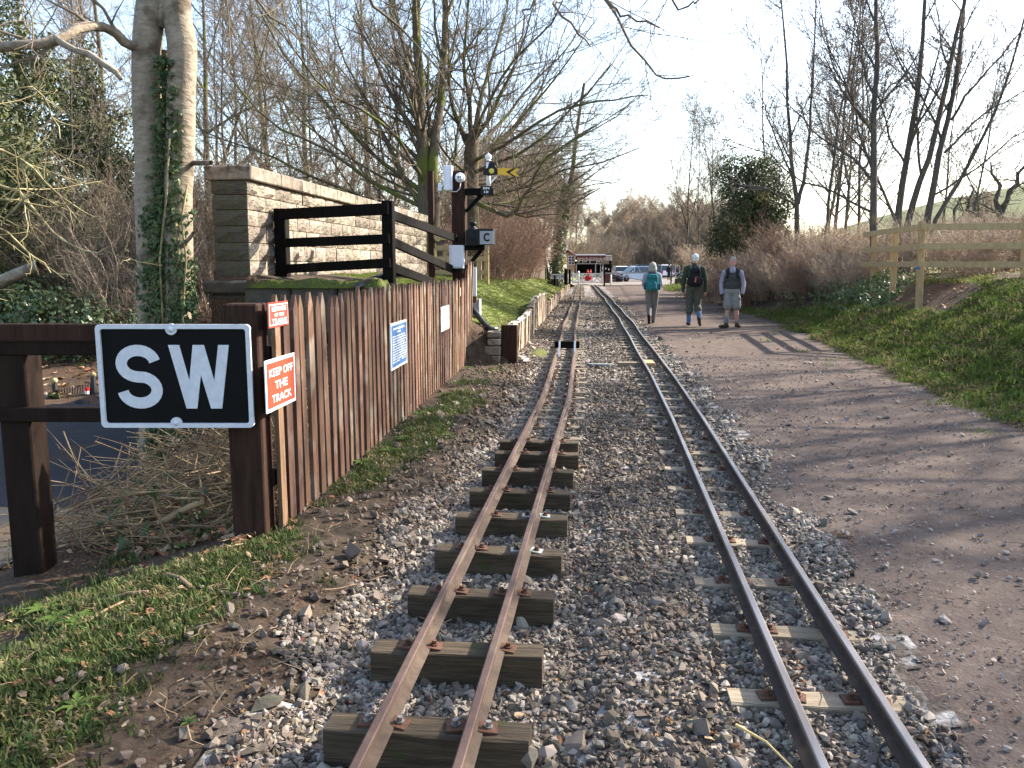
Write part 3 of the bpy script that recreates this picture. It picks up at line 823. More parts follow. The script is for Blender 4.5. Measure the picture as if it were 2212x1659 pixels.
def srail(x0, x1, y0, y1, off, d, name='fence_rail', mat='post_brown'):
    a, c = spt(x0, (y0 + y1) / 2, off), spt(x1, (y0 + y1) / 2, off)
    h = spt((x0 + x1) / 2, y0, off).z - spt((x0 + x1) / 2, y1, off).z
    return MB().beam(a - sN * d / 2, c - sN * d / 2, d, h).build(name, MT[mat], wf, bevel=.005)
srail(-160, 486, 700, 737, .030, .05)
srail(-160, 486, 738, 768, .012, .05, mat='dark_wood')
srail(-160, 498, 881, 912, .020, .05, mat='dark_wood')

def text_mesh(s, bold=0.0):
    cu = bpy.data.curves.new('letters', 'FONT'); cu.body = s; cu.size = 1.0; cu.offset = bold; cu.resolution_u = 3
    ob = bpy.data.objects.new('letters', cu)
    me = bpy.data.meshes.new_from_object(ob)
    V = np.array([v.co[:] for v in me.vertices]); Fs = [list(p.vertices) for p in me.polygons]
    bpy.data.objects.remove(ob); bpy.data.curves.remove(cu); bpy.data.meshes.remove(me)
    return V, Fs
def letters(name, s, o, ux, uy, x0, y0, w, h, mat, parent, bold=.012, lift=.003):
    """write s so that it fills the box (x0, y0, w, h) of the board at o spanned by ux, uy"""
    V, Fs = text_mesh(s, bold)
    mn, mx = V.min(0), V.max(0)
    n = ux.cross(uy).normalized(); b = MB()
    pts = [o + ux * (x0 + (v[0] - mn[0]) / (mx[0] - mn[0]) * w) + uy * (y0 + (v[1] - mn[1]) / (mx[1] - mn[1]) * h) + n * lift for v in V]
    b.add(pts, Fs)
    return b.build(name, mat, parent)
def rrect(w, h, r, n=5):
    out = []
    for cx, cy, a0 in ((w - r, r, -90), (w - r, h - r, 0), (r, h - r, 90), (r, r, 180)):
        out += [(cx + r * math.cos(rad(a0 + 90 * k / n)), cy + r * math.sin(rad(a0 + 90 * k / n))) for k in range(n + 1)]
    return out
# the SW board
c00 = spt(222, 922, .055); c10 = spt(550, 922, .055); c01 = spt(212.5, 700, .055)
ux = (c10 - c00).normalized(); uy = Vector((0, 0, 1)); W = (c10 - c00).length; Hh = c01.z - c00.z
ux = (spt(547, 812, .055) - spt(217, 812, .055)).normalized(); W = (spt(547, 812, .055) - spt(217, 812, .055)).length
o0 = spt(217, 812, .055); o0 = Vector((o0.x, o0.y, c00.z))
sw = thing('sign_board', 'large black SW board with raised white border on the dark timber fence', 'sign', o0)
MB().prism(rrect(W, Hh, .025), o0, ux, uy, .012).build('plate', MT['sign_black'], sw)
b = MB(); n_ = ux.cross(uy).normalized()
outer, inner = rrect(W, Hh, .025, 6), [(x + .024, y + .024) for x, y in rrect(W - .048, Hh - .048, .016, 6)]
k = len(outer); vs = []
for d_, ring in ((0.0, outer), (.026, outer), (.026, inner), (.0, inner)):
    vs += [o0 + ux * x + uy * y + n_ * d_ for x, y in ring]
b.add(vs, [[r_ * k + i, r_ * k + (i + 1) % k, ((r_ + 1) % 4) * k + (i + 1) % k, ((r_ + 1) % 4) * k + i] for r_ in range(4) for i in range(k)])
b.build('border', MT['sign_white'], sw)
for yy in (.026, Hh - .026):
    b = MB(); c = o0 + ux * (W * .49) + uy * yy
    b.cyl(c + n_ * .01, c + n_ * .024, .030, n=20)
    b.cyl(c + n_ * .024, c + n_ * .032, .017, .014, n=14); b.cyl(c + n_ * .032, c + n_ * .040, .014, .004, n=14)
    b.build('rivet_boss', MT['sign_white'], sw, smooth=False)
def stroke(pts, wd):
    L_, R_ = [], []
    for i, p in enumerate(pts):
        a, c = pts[max(i - 1, 0)], pts[min(i + 1, len(pts) - 1)]
        tx, ty = c[0] - a[0], c[1] - a[1]; q = math.hypot(tx, ty)
        L_.append((p[0] - ty / q * wd / 2, p[1] + tx / q * wd / 2)); R_.append((p[0] + ty / q * wd / 2, p[1] - tx / q * wd / 2))
    return L_, R_
sc_ = W / 332.0                                                             # metres per photo pixel on the board
def bx(x, y): return ((x - 217) * sc_, (922 - y) * sc_ * Hh / (222 * sc_))
cen = []
for k in range(19):
    a = rad(10 + (265 - 10) * k / 18); cen.append((303 + 36.5 * math.cos(a), 784 - 28.5 * math.sin(a)))
for k in range(1, 20):
    a = rad(85 - (85 + 173) * k / 19); cen.append((304 + 37 * math.cos(a), 840.5 - 28.5 * math.sin(a)))
cen = [bx(*c) for c in cen]
Ls, Rs = stroke(cen, 24.5 * sc_)
b = MB(); k = len(cen)
for a_, b_ in ((Ls, Rs),):
    vs = [o0 + ux * x + uy * y + n_ * .0145 for x, y in a_] + [o0 + ux * x + uy * y + n_ * .0145 for x, y in b_]
    b.add(vs, [[i, i + 1, k + i + 1, k + i] for i in range(k - 1)])
b.build('letter', MT['sign_white'], sw)
wp = [(370, 744), (394, 744), (412, 821), (423, 744), (447.5, 744), (466, 821), (478, 744), (501, 744), (480, 881), (456, 881), (437.5, 808), (426, 881), (402.6, 881)]
b = MB(); b.prism([bx(*p) for p in wp][::-1], o0 + n_ * .012, ux, uy, .0025)
b.build('letter', MT['sign_white'], sw)

# notices screwed to the pickets
def fboard(name, label, pts, th, border, face, bw, cat='sign', off=.028):
    tl, tr, br, bl = [fpt(*p, off) for p in pts]
    o_ = Vector((bl.x, bl.y, (bl.z + br.z) / 2)); w_ = ((br - bl).xy.length + (tr - tl).xy.length) / 2; h_ = ((tl.z - bl.z) + (tr.z - br.z)) / 2
    ux_, uy_ = fd.copy(), Vector((0, 0, 1))
    # seen from the track the fence runs left to right along +fd
    t_ = thing(name, label, cat, o_)
    MB().prism([(0, 0), (w_, 0), (w_, h_), (0, h_)], o_, ux_, uy_, th).build('plate', MT[border], t_)
    nn = ux_.cross(uy_).normalized()
    MB().add([o_ + ux_ * a + uy_ * c + nn * (th + .0015) for a, c in ((bw, bw), (w_ - bw, bw), (w_ - bw, h_ - bw), (bw, h_ - bw))], [[0, 1, 2, 3]]).build('face', MT[face], t_)
    return t_, o_ + nn * (th + .0015), ux_, uy_, w_, h_, nn
t_, o_, a_, c_, w_, h_, nn = fboard('warning_sign', 'orange-red KEEP OFF THE TRACK notice with white border on the pickets', [(567, 777), (634, 765), (635, 871), (574, 888)], .006, 'white_paint', 'sign_red', .018)
for s, y0, x0, ww in (('KEEP OFF', .66, .10, .80), ('THE', .405, .28, .42), ('TRACK', .15, .17, .66)):
    letters('lettering', s, o_, a_, c_, x0 * w_, y0 * h_, ww * w_, .155 * h_, MT['white_paint'], t_, .018, .002)
t_, o_, a_, c_, w_, h_, nn = fboard('warning_sign', 'small red enamel BEWARE OF THE TRAINS plate high on the pickets', [(577, 654), (620, 650), (621.5, 703), (579, 707)], .005, 'enamel_red', 'white_paint', .010)
MB().add([o_ + a_ * x + c_ * y + nn * .0012 for x, y in ((.016, .016), (w_ - .016, .016), (w_ - .016, h_ - .016), (.016, h_ - .016))], [[0, 1, 2, 3]]).build('field', MT['enamel_red'], t_)
for s, y0, x0, ww, hh in (('BEWARE', .64, .14, .72, .19), ('OF THE', .42, .26, .48, .14), ('TRAINS', .13, .12, .76, .21)):
    letters('lettering', s, o_, a_, c_, x0 * w_, y0 * h_, ww * w_, hh * h_, MT['white_paint'], t_, .012, .003)
t_, o_, a_, c_, w_, h_, nn = fboard('notice_board', 'tall blue notice with white border and rows of white print on the fence', [(843, 698), (877, 690), (877, 786), (843, 798)], .012, 'white_paint', 'sign_blue', .022)
r_ = random.Random(3)
b = MB()
def ink(x, y, w, h): b.add([o_ + a_ * (x * w_) + c_ * (y * h_) + nn * .001, o_ + a_ * ((x + w) * w_) + c_ * (y * h_) + nn * .001, o_ + a_ * ((x + w) * w_) + c_ * ((y + h) * h_) + nn * .001, o_ + a_ * (x * w_) + c_ * ((y + h) * h_) + nn * .001], [[0, 1, 2, 3]])
for row, (y, h, xa, xb) in enumerate([(.845, .045, .14, .86), (.775, .035, .36, .62)] + [(.69 - .055 * k, .026, .08, .92 if k < 10 else .5) for k in range(11)] + [(.145, .024, .64, .9)]):
    x = xa
    while x < xb - .04:
        w = min(r_.uniform(.05, .17), xb - x); ink(x, y, w, h); x += w + .022
b.build('print', MT['white_paint'], t_)
t_, o_, a_, c_, w_, h_, nn = fboard('paper_notice', 'blank white sheet in a clear sleeve pinned to the pickets', [(952, 663), (970, 658), (970, 710), (952, 717)], .003, 'sleeve', 'paper', .006, 'notice')
t_, o_, a_, c_, w_, h_, nn = fboard('sticker', 'small white and yellow sticker near the top of the far pickets', [(1842 * .54 - .5, 621), (1001, 620), (1001, 638), (994, 639)], .003, 'paper', 'signal_yellow', .03, 'sticker')

# ------------------------------------------------------------------ stone parapet
WX, WY0, WY1 = -4.41, 10.0, 20.3
def block_mesh(seed, mat):
    """unit block: x depth -1..0 (face at x=0 bulges), y 0..1, z 0..1"""
    r = np.random.default_rng(seed); ny, nz = 5, 4
    V, Fc = [], []
    for i in range(ny):
        for j in range(nz):
            e = min(i, ny - 1 - i) == 0 or min(j, nz - 1 - j) == 0
            V.append((-.05 * r.random() if e else .05 + .20 * r.random(), i / (ny - 1) + (0 if i in (0, ny - 1) else r.normal(0, .03)), j / (nz - 1) + (0 if j in (0, nz - 1) else r.normal(0, .03))))
    for i in range(ny - 1):
        for j in range(nz - 1):
            a = i * nz + j; Fc.append([a, a + nz, a + nz + 1, a + 1])
    o = len(V); V += [(-1, 0, 0), (-1, 1, 0), (-1, 1, 1), (-1, 0, 1)]
    bot = [i * nz for i in range(ny)]; top = [i * nz + nz - 1 for i in range(ny)]
    Fc += [[o, o + 1] + bot[::-1], [o + 3] + top + [o + 2], [o + 0] + list(range(nz)) + [o + 3], [o + 1, o + 2] + [(ny - 1) * nz + j for j in range(nz)][::-1], [o + 3, o + 2, o + 1, o]]
    me = bpy.data.meshes.new('stone_block'); me.from_pydata(V, [], Fc); me.materials.append(mat); me.update()
    return me
blk = [block_mesh(i, MT['stone']) for i in range(8)]
blk_shaded = [block_mesh(30 + i, MT['stone_dark']) for i in range(4)]
pw = thing('stone_parapet', 'pale sandstone parapet wall with flat coping, running away behind the pickets', 'wall', (WX, WY0, 1.3))
MB().box((WX - .235, (WY0 + WY1) / 2 + .03, 1.75), (.43, WY1 - WY0 - .04, 1.36)).build('core', MT['mortar'], pw)
hs = [.235, .225, .205, .195, .185, .175]
z = 1.33
for ci, h in enumerate(hs):
    y = WY0 - .01
    first = True
    while y < WY1 - .1:
        w = rng.uniform(.38, .62) if not first else (.30 if ci % 2 else .55)
        w = min(w, WY1 - y)
        if WY1 - y - w < .2: w = WY1 - y
        put('stone_block', blk[rng.randrange(8)], pw, (WX + rng.uniform(-.004, .012), y + .006, z + .006), None, (.18, w - .012, h - .012))
        y += w; first = False
    # end of the wall, towards the camera: its shade is put into darker stone
    put('stone_block', blk_shaded[ci % 4], pw, (WX - .452, WY0 - .012, z + .006), (0, 0, -math.pi / 2), (.12, .44, h - .012))
    z += h
ztop = z
y = WY0 - .05
while y < WY1:
    w = min(rng.uniform(.75, 1.1), WY1 + .06 - y)
    if w > .1:
        b = MB(); b.box((WX - .225, y + w / 2, ztop + .085), (.60, w - .012, .168)); b.build('coping_stone', MT['stone'], pw, bevel=.012)
    y += w
pl = thing('stone_plinth', 'dark mossy moulded stone base beneath the end of the parapet', 'plinth', (WX, WY0, .3))
MB().box((WX - .22, WY0 + .22, 1.24), (.72, .74, .17)).build('moulding', MT['stone_dark'], pl, bevel=.03)
MB().box((WX - .22, WY0 + .22, 1.065), (.63, .62, .17)).build('moulding', MT['stone_dark'], pl, bevel=.02)
MB().box((WX - .22, WY0 + .22, .0), (.54, .56, 1.95)).build('shaft', MT['stone_dark'], pl, bevel=.02)
# mossy ledge in front of the bank
lg = thing('mossy_ledge', 'low stone ledge thick with bright moss behind the picket fence', 'ledge', (-3.6, 9.75, 0))
for k in range(3):
    MB().box((-4.05 + .58 * k, 9.78, .62), (.565, .34, 1.30)).build('ledge_stone', MT['stone_dark'], lg, bevel=.03)
V, Fq = [], []
nx_, ny_ = 40, 12
for i in range(nx_):
    for j in range(ny_):
        x = -4.33 + 1.72 * i / (nx_ - 1); y = 9.57 + .45 * j / (ny_ - 1)
        e = min(i, nx_ - 1 - i, j, ny_ - 1 - j)
        V.append((x, y, 1.24 if e == 0 else 1.285 + .06 * float(vnoise(x, y, .12, 4)) + .03 * float(vnoise(x, y, .05, 5))))
for i in range(nx_ - 1):
    for j in range(ny_ - 1):
        a = i * ny_ + j; Fq.append((a, a + ny_, a + ny_ + 1, a + 1))
put('moss', npmesh('moss', V, Fq, MT['moss'], True), lg, (0, 0, 0))

# ------------------------------------------------------------------ dark timber fence on the bank
bf = thing('bank_fence', 'blackened three-rail timber fence stepping down from the parapet to the signal post', 'fence', (-2.65, 10.0, 1.3))
PA, PB, PC = (-4.27, 10.75), (-2.64, 10.05), (-2.42, 13.25)
def bpost(p, x, yt, yb, w):
    Y = p[1]; a = onY(x, yt, Y); c = onY(x, yb, Y)
    MB().box((a.x, Y, (a.z + c.z) / 2 - .15), (w, w, a.z - c.z + .3)).build('fence_post', MT['black_wood'], bf, bevel=.008)
    return a
pa = bpost(PA, 607, 451, 600, .155); pb_ = bpost(PB, 838, 434, 606, .135)
for (x0, y0, x1, y1, hpx) in ((618, 463, 828, 451, 24), (622, 525, 830, 516, 20), (628, 581, 832, 568, 20)):
    a, c = onY(x0 - 12, y0, PA[1] - .06), onY(x1 + 12, y1, PB[1] - .08)
    MB().beam(a, c, .05, hpx / 172).build('fence_rail', MT['black_wood'], bf, bevel=.004)
for (x0, y0, x1, y1) in ((848, 462, 985, 515), (850, 520, 978, 582), (850, 576, 935, 610)):
    a, c = onY(x0 - 8, y0, PB[1] + .02), onY(x1, y1, PC[1] if x1 > 950 else 12.0)
    MB().beam(a, c, .05, .115).build('fence_rail', MT['black_wood'], bf, bevel=.004)
a, c = onY(931, 428, 12.6), onY(934, 640, 12.6)
tag(MB().box((a.x, 12.6, (a.z + .4) / 2), (.085, .09, a.z - .4 + .8)).build('thin_post', MT['post_brown'], None, bevel=.005), 'slim dark brown timber post between the bank fence and the signal post', 'post')
pts = [onY(x, y, Y) for x, y, Y in ((770, 622, 9.5), (800, 607, 9.8), (835, 595, 10.2), (865, 592, 10.7), (900, 598, 11.4), (940, 612, 12.2))]
tag(MB().tube(pts, [.045] * 6, 10).build('drain_pipe', MT['pipe_black'], None, smooth=True), 'thick black plastic pipe arching over the top of the pickets', 'pipe')

# ------------------------------------------------------------------ signal post and what hangs on it
SY = 13.4
sx = onY(993, 500, SY).x
sg = thing('signal_post', 'tall square dark brown timber post with two bracket arms', 'post', (sx, SY, 0))
ztop_ = onY(993, 370, SY).z
MB().box((sx, SY, (ztop_ - .1) / 2), (.215, .215, ztop_ + .1)).build('timber', MT['post_brown'], sg, bevel=.008)
FY = SY - .11
def at(x, y, Y=FY): return onY(x, y, Y)
def slab(x0, y0, x1, y1, Y, th, name, mat, parent, bevel=.004):
    a, c = at(x0, y0, Y), at(x1, y1, Y)
    return MB().box(((a.x + c.x) / 2, Y - th / 2, (a.z + c.z) / 2), (abs(c.x - a.x), th, abs(a.z - c.z))).build(name, MT[mat], parent, bevel=bevel)
slab(1007, 408, 1067, 422, SY - .02, .10, 'bracket_arm', 'black_wood', sg)
MB().beam(at(1007, 458, SY - .06), at(1043, 418, SY - .06), .06, .06).build('bracket_brace', MT['black_wood'], sg)
slab(1007, 530, 1048, 541, SY - .02, .14, 'bracket_arm', 'black_wood', sg)
MB().beam(at(1007, 580, SY - .06), at(1040, 540, SY - .06), .06, .06).build('bracket_brace', MT['black_wood'], sg)

b1 = thing('meter_box', 'narrow white plastic cabinet beside the top of the signal post', 'box', at(970, 412))
slab(961, 359, 979.5, 412, FY + .05, .13, 'cabinet', 'box_white', b1, .008)
slab(962, 360, 972, 411, FY - .083, .012, 'lid', 'box_white', b1)
b2 = thing('meter_box', 'square white plastic box low on the signal post above the pickets', 'box', at(990, 580))
slab(972.5, 530, 1004, 580, FY - .004, .11, 'cabinet', 'box_white', b2, .01)
slab(974, 531, 1001, 578.5, FY - .117, .014, 'lid', 'box_white', b2, .006)
b = MB()
for k in range(4):
    p = at(984 + 5 * k, 580, FY - .06); b.cyl(p + Vector((0, 0, .01)), p - Vector((0, 0, .075)), .012, n=8)
b.build('cable_gland', MT['black_metal'], b2)
dc = thing('security_camera', 'round white dome camera with dark lens on the signal post', 'camera', at(994, 384))
c = at(994, 384, FY)
b = MB(); b.lathe(c, [(.078, -.002), (.078, .022), (.066, .034), (.056, .038)], 20, (0, -1, 0)); b.build('housing', MT['box_white'], dc, True)
b = MB(); b.ball(c + Vector((0, -.035, -.005)), (.054, .055, .05), 16, 10); b.build('dome', MT['box_white'], dc, True)
for k in (-.016, .022):
    MB().lathe(c + Vector((k, -.088, .004)), [(.013, 0), (.013, .006)], 12, (0, -1, 0)).build('lens', MT['black_metal'], dc)
cb = [at(x, y, FY - .03) for x, y in ((995, 396), (993, 408), (986, 414), (976, 414), (966, 410))]
tag(MB().tube(cb, [.008] * 5, 6).build('cable', MT['cable_grey'], None, True), 'grey cable looping from the dome camera to the narrow cabinet', 'cable')
mo = thing('sensor_box', 'small white sensor on a thin black arm left of the post', 'sensor', at(951, 405))
mo['label'] = 'small white sensor on a thin black arm beside the narrow cabinet'
slab(947.5, 397, 955, 413, FY - .02, .06, 'body', 'box_white', mo, .004)
MB().tube([at(950, 411, FY), at(942, 420, FY + .02), at(934, 425, 12.62)], [.008] * 3, 6).build('arm', MT['black_metal'], mo)

# semaphore
sm = thing('semaphore_signal', 'small semaphore with yellow fishtail arm and white finialled post', 'signal', at(1054, 408, SY - .05))
Ys = SY - .05
a, c = at(1055, 350, Ys), at(1055, 408, Ys)
MB().cyl(c, a, .038, .034, 12).build('post', MT['white_paint'], sm, True)
f = at(1055, 350, Ys)
MB().lathe(f, [(.034, 0), (.05, .005), (.05, .02), (.03, .03), (.032, .04), (.05, .06), (.055, .085), (.04, .11), (.012, .13), (.002, .145)], 14).build('finial', MT['white_paint'], sm, True)
MB().lathe(f, [(.052, .002), (.054, .018)], 14).build('finial_ring', MT['maroon'], sm)
yp = Ys - .05
def poly_at(pts, Y, th, name, mat, parent):
    P = [at(x, y, Y) for x, y in pts]; o_ = Vector((0, Y, 0))
    return MB().prism([(p.x, p.z) for p in P], o_, (1, 0, 0), (0, 0, 1), th).build(name, MT[mat], parent)
poly_at([(1044, 378), (1044, 371), (1048, 366), (1054, 362), (1056, 354), (1060, 349), (1065, 349), (1069, 354), (1070, 361), (1075, 366), (1075, 377), (1066, 378), (1058, 380)], yp, .02, 'spectacle', 'black_metal', sm)
c = at(1062, 369.5, yp - .02); MB().lathe(c, [(.042, 0), (.042, .006), (.03, .012)], 16, (0, -1, 0)).build('lens', MT['lens_yellow'], sm)
c = at(1062, 354, yp - .02); MB().lathe(c, [(.018, 0), (.018, .012)], 12, (0, -1, 0)).build('pivot', MT['black_metal'], sm)
poly_at([(1075, 377), (1075, 363), (1122, 364.5), (1113, 373), (1124, 382), (1100, 379)], yp - .003, .012, 'arm', 'signal_yellow', sm)
poly_at([(1101, 373), (1114, 364), (1107.5, 363.8), (1093, 371.5), (1107.5, 380.4), (1114, 381)], yp - .016, .003, 'chevron', 'black_metal', sm)
poly_at([(1061, 392), (1060, 397), (1074, 381), (1071, 380)], Ys - .02, .02, 'stay', 'white_paint', sm)
npz = thing('number_plate', 'small black RN 10 plate under the semaphore', 'sign', at(1052, 422, Ys - .06))
slab(1039, 402, 1063, 421, Ys - .06, .015, 'plate', 'black_metal', npz, .002)
pa_ = at(1039, 421, Ys - .076)
ppm = (at(1063, 421, Ys - .076).x - pa_.x) / 24
letters('lettering', 'RN', pa_, Vector((1, 0, 0)), Vector((0, 0, 1)), 5 * ppm, 11.5 * ppm, 13 * ppm, 5 * ppm, MT['white_paint'], npz, .03, .003)
letters('lettering', '10', pa_, Vector((1, 0, 0)), Vector((0, 0, 1)), 7 * ppm, 3.5 * ppm, 9 * ppm, 5 * ppm, MT['white_paint'], npz, .03, .003)

# lantern with the letter C
ln = thing('signal_lamp', 'black lamp housing with round chimney and a grey C panel', 'lamp', at(1035, 531, SY - .1))
slab(1010, 497, 1036, 531, SY - .05, .19, 'lamp_case', 'black_metal', ln, .006)
slab(1033, 495.5, 1070, 529.5, SY - .03, .24, 'panel_case', 'black_metal', ln, .006)
c = at(1022, 497, SY - .14)
MB().lathe(c, [(.085, -.01), (.085, .01), (.06, .035), (.04, .05), (.04, .075), (.055, .08), (.055, .12), (.045, .13), (.002, .132)], 16).build('chimney', MT['black_metal'], ln, True)
slab(1036.5, 499, 1066, 527.5, SY - .272, .006, 'panel', 'grey_panel', ln, 0)
p0 = at(1036.5, 527.5, SY - .279)
ppm = (at(1066, 527.5, SY - .279).x - p0.x) / 29.5
letters('lettering', 'C', p0, Vector((1, 0, 0)), Vector((0, 0, 1)), 8 * ppm, 5.5 * ppm, 13 * ppm, 18 * ppm, MT['sign_black'], ln, .03, .003)
c = at(1019, 515, SY - .245); MB().lathe(c, [(.03, 0), (.03, .01), (.02, .015)], 14, (0, -1, 0)).build('knob', MT['black_metal'], ln)

nb = thing('notice', 'plain white panel on a brown backing board beside the end of the pickets', 'notice', at(1021, 650, 13.15))
slab(1012.5, 628, 1030, 654, 13.2, .02, 'backing', 'picket', nb)
slab(1013, 577, 1030, 640, 13.17, .02, 'panel', 'paper', nb)
gb = thing('cable_box', 'small grey steel box low behind the end of the picket fence', 'box', at(1028, 680, 13.5))
slab(1014, 646, 1036, 680, 13.75, .2, 'body', 'grey_panel', gb, .005)
slab(1036, 645, 1040, 681, 13.75, .22, 'door', 'galv', gb, 0)
pts = [onY(x, y, Y) for x, y, Y in ((1020, 664, 13.4), (1028, 676, 13.2), (1038, 690, 13.05), (1050, 704, 12.9), (1060, 712, 12.8), (1075, 712, 12.85))]
tag(MB().tube(pts, [.045] * 6, 10).build('drain_pipe', MT['pipe_black'], None, True), 'shiny black ribbed pipe sloping from the pickets to the timber retaining wall', 'pipe')

# ------------------------------------------------------------------ timber retaining wall
MT['old_board'] = M('old_board', (.40, .29, .19), (.13, .085, .055), 5, .9, .6, (3, 3, .5), c3=(.46, .40, .32), c3scale=5, c3lo=.5, c3hi=.6, vary=.35, hue=.01)
rw = thing('retaining_wall', 'low wall of old upright timbers holding the grassy bank beside the siding', 'retaining wall', (-1.45, 12.75, 0))
def board_mesh(seed):
    r = random.Random(seed); b = MB(); j = lambda a: r.uniform(-a, a)
    b.prism([(-.5 + j(.03), 0), (.5 + j(.03), 0), (.5 + j(.04), .55), (.5 + j(.03), 1 + j(.05)), (.1, 1 + j(.03)), (-.5 + j(.03), 1 + j(.05)), (-.5 + j(.04), .5)], (0, 0, 0), (0, 1, 0), (0, 0, 1), .05)
    return b.mesh('wall_board', MT['old_board'])
bm = [board_mesh(i) for i in range(7)]
y = 12.9
while y < 65:
    w = rng.uniform(.11, .19) * (1 if y < 26 else 1.6)
    h = float(np.interp(y, [12.8, 15.8, 17, 18, 19.8, 23.4, 23.8, 30, 45, 65], [.58, .55, .60, .70, .78, .72, .42, .45, .36, .16])) * rng.uniform(.9, 1.06)
    if y > 23.8 and rng.random() < .25: h *= rng.uniform(.5, .75)
    a = math.atan(float(wall_x(y + .5) - wall_x(y - .5)))
    put('wall_board', bm[rng.randrange(7)], rw, (float(wall_x(y)) + rng.uniform(-.02, .02), y + w / 2, -.06), (0, rng.uniform(-.05, .05), -a), (1, w * .97, h + .06))
    y += w + (.004 if y < 26 else rng.uniform(0, .12))
MB().box((-1.475, 12.74, .27), (.25, .14, .66)).build('end_post', MT['post_brown'], rw, bevel=.01)
for k in range(26):                                                         # pale wire netting folded over the top of the boards
    y = 12.85 + k * .42
    h = float(np.interp(y, [12.8, 15.8, 17, 18, 19.8, 23.4], [.58, .55, .60, .70, .78, .72]))
    if y < 23.4: MB().box((float(wall_x(y + .2)) + .02, y + .2, h + .0), (.09 + rng.uniform(-.02, .03), .43, .022), Matrix.Rotation(rng.uniform(-.1, .1), 3, 'X')).build('netting_fold', MT['sleeve'], rw)
sb = thing('stone_steps', 'stack of four rough sandstone blocks beside the brown end post of the timber wall', 'stone stack', (-1.72, 12.7, 0))
for k, (w, h, dx) in enumerate(((.27, .155, 0), (.25, .15, .01), (.20, .11, .03), (.22, .10, .02))):
    z0 = (0, .155, .31, .43)[k]
    MB().box((-1.735 + dx, 12.78, z0 + h / 2 - .02), (w, .42, h - .008), Matrix.Rotation(.04 * (k - 1), 3, 'Z')).build('stone_block', MT['stone'], sb, bevel=.015)
V, Fq = [], []
for i in range(14):
    for j in range(14):
        u, v = i / 13, j / 13
        rr = min(1, 2 * math.hypot(u - .5, v - .5)); x = -1.32 + .30 * u + .05 * v; y = 13.5 + 1.9 * v
        V.append((x, y, gzf(x, y) - .01 + (.05 + .05 * float(vnoise(x, y, .08, 8))) * (1 - rr ** 2)))
for i in range(13):
    for j in range(13):
        a = i * 14 + j; Fq.append((a, a + 14, a + 15, a + 1))
tag(put('moss', npmesh('moss', V, Fq, MT['moss'], True)), 'bright yellow-green moss patch at the foot of the timber wall', 'moss', kind='stuff')

# ------------------------------------------------------------------ new post-and-rail fence on the right bank
nf = thing('field_fence', 'new pale timber three-rail fence on top of the grass bank', 'fence', (6.4, 16.8, 1.2))
posts = []
for x, yt, yb, Y, lean in ((1889, 500, 604, 20.6, .02), (1936, 488, 606, 19.0, .07), (1992, 478, 612, 16.8, .03), (2216, 470, 590, 15.9, 0), (2440, 470, 600, 15.2, 0)):
    a, c = onY(x, yt, Y), onY(x - lean * 100, yb, Y)
    MB().beam((c.x, Y, min(c.z, gzf(c.x, Y)) - .3), (a.x, Y, a.z), .105, .105).build('fence_post', MT['new_wood'], nf, bevel=.005)
def nrail(p, q, w=.115):
    MB().beam(p, q, .045, w).build('fence_rail', MT['new_wood'], nf, bevel=.003)
for (x0, y0, x1, y1) in ((1866, 507, 1994, 490), (1862, 542.5, 1990, 533), (1860, 571, 1986, 571)):
    nrail(onY(x0, y0, 21.2 - .08), onY(x1, y1, 16.72))
for (x0, y0, x1, y1) in ((1990, 490, 2470, 487), (1988, 532, 2470, 530), (1984, 571, 2470, 573)):
    nrail(onY(x0, y0, 16.72), onY(x1, y1, 15.05))
c = onY(1984, 579, 16.72)
MB().lathe((c.x, 16.745, c.z), [(.038, 0), (.038, .008)], 14, (0, -1, 0)).build('waymark', MT['blue_mark'], nf)

# pale timber fence behind the signal post
bk = thing('paling_fence', 'pale new timber rail fence behind the signal post on the bank', 'fence', (-3.7, 21.5, 1.2))
for x, yt in ((962, 528), (975, 530), (1003, 512), (1035, 560), (1051, 535)):
    a = onY(x, yt, 21.6); g = gzf(a.x, 21.6)
    MB().box((a.x, 21.6, (a.z + g) / 2 - .1), (.12, .09, a.z - g + .2)).build('fence_post', MT['new_wood'], bk, bevel=.004)
for y in (512, 535, 559, 588):
    MB().beam(onY(936, y + 1, 21.55), onY(1056, y, 21.55), .04, .125).build('fence_rail', MT['new_wood'], bk, bevel=.003)

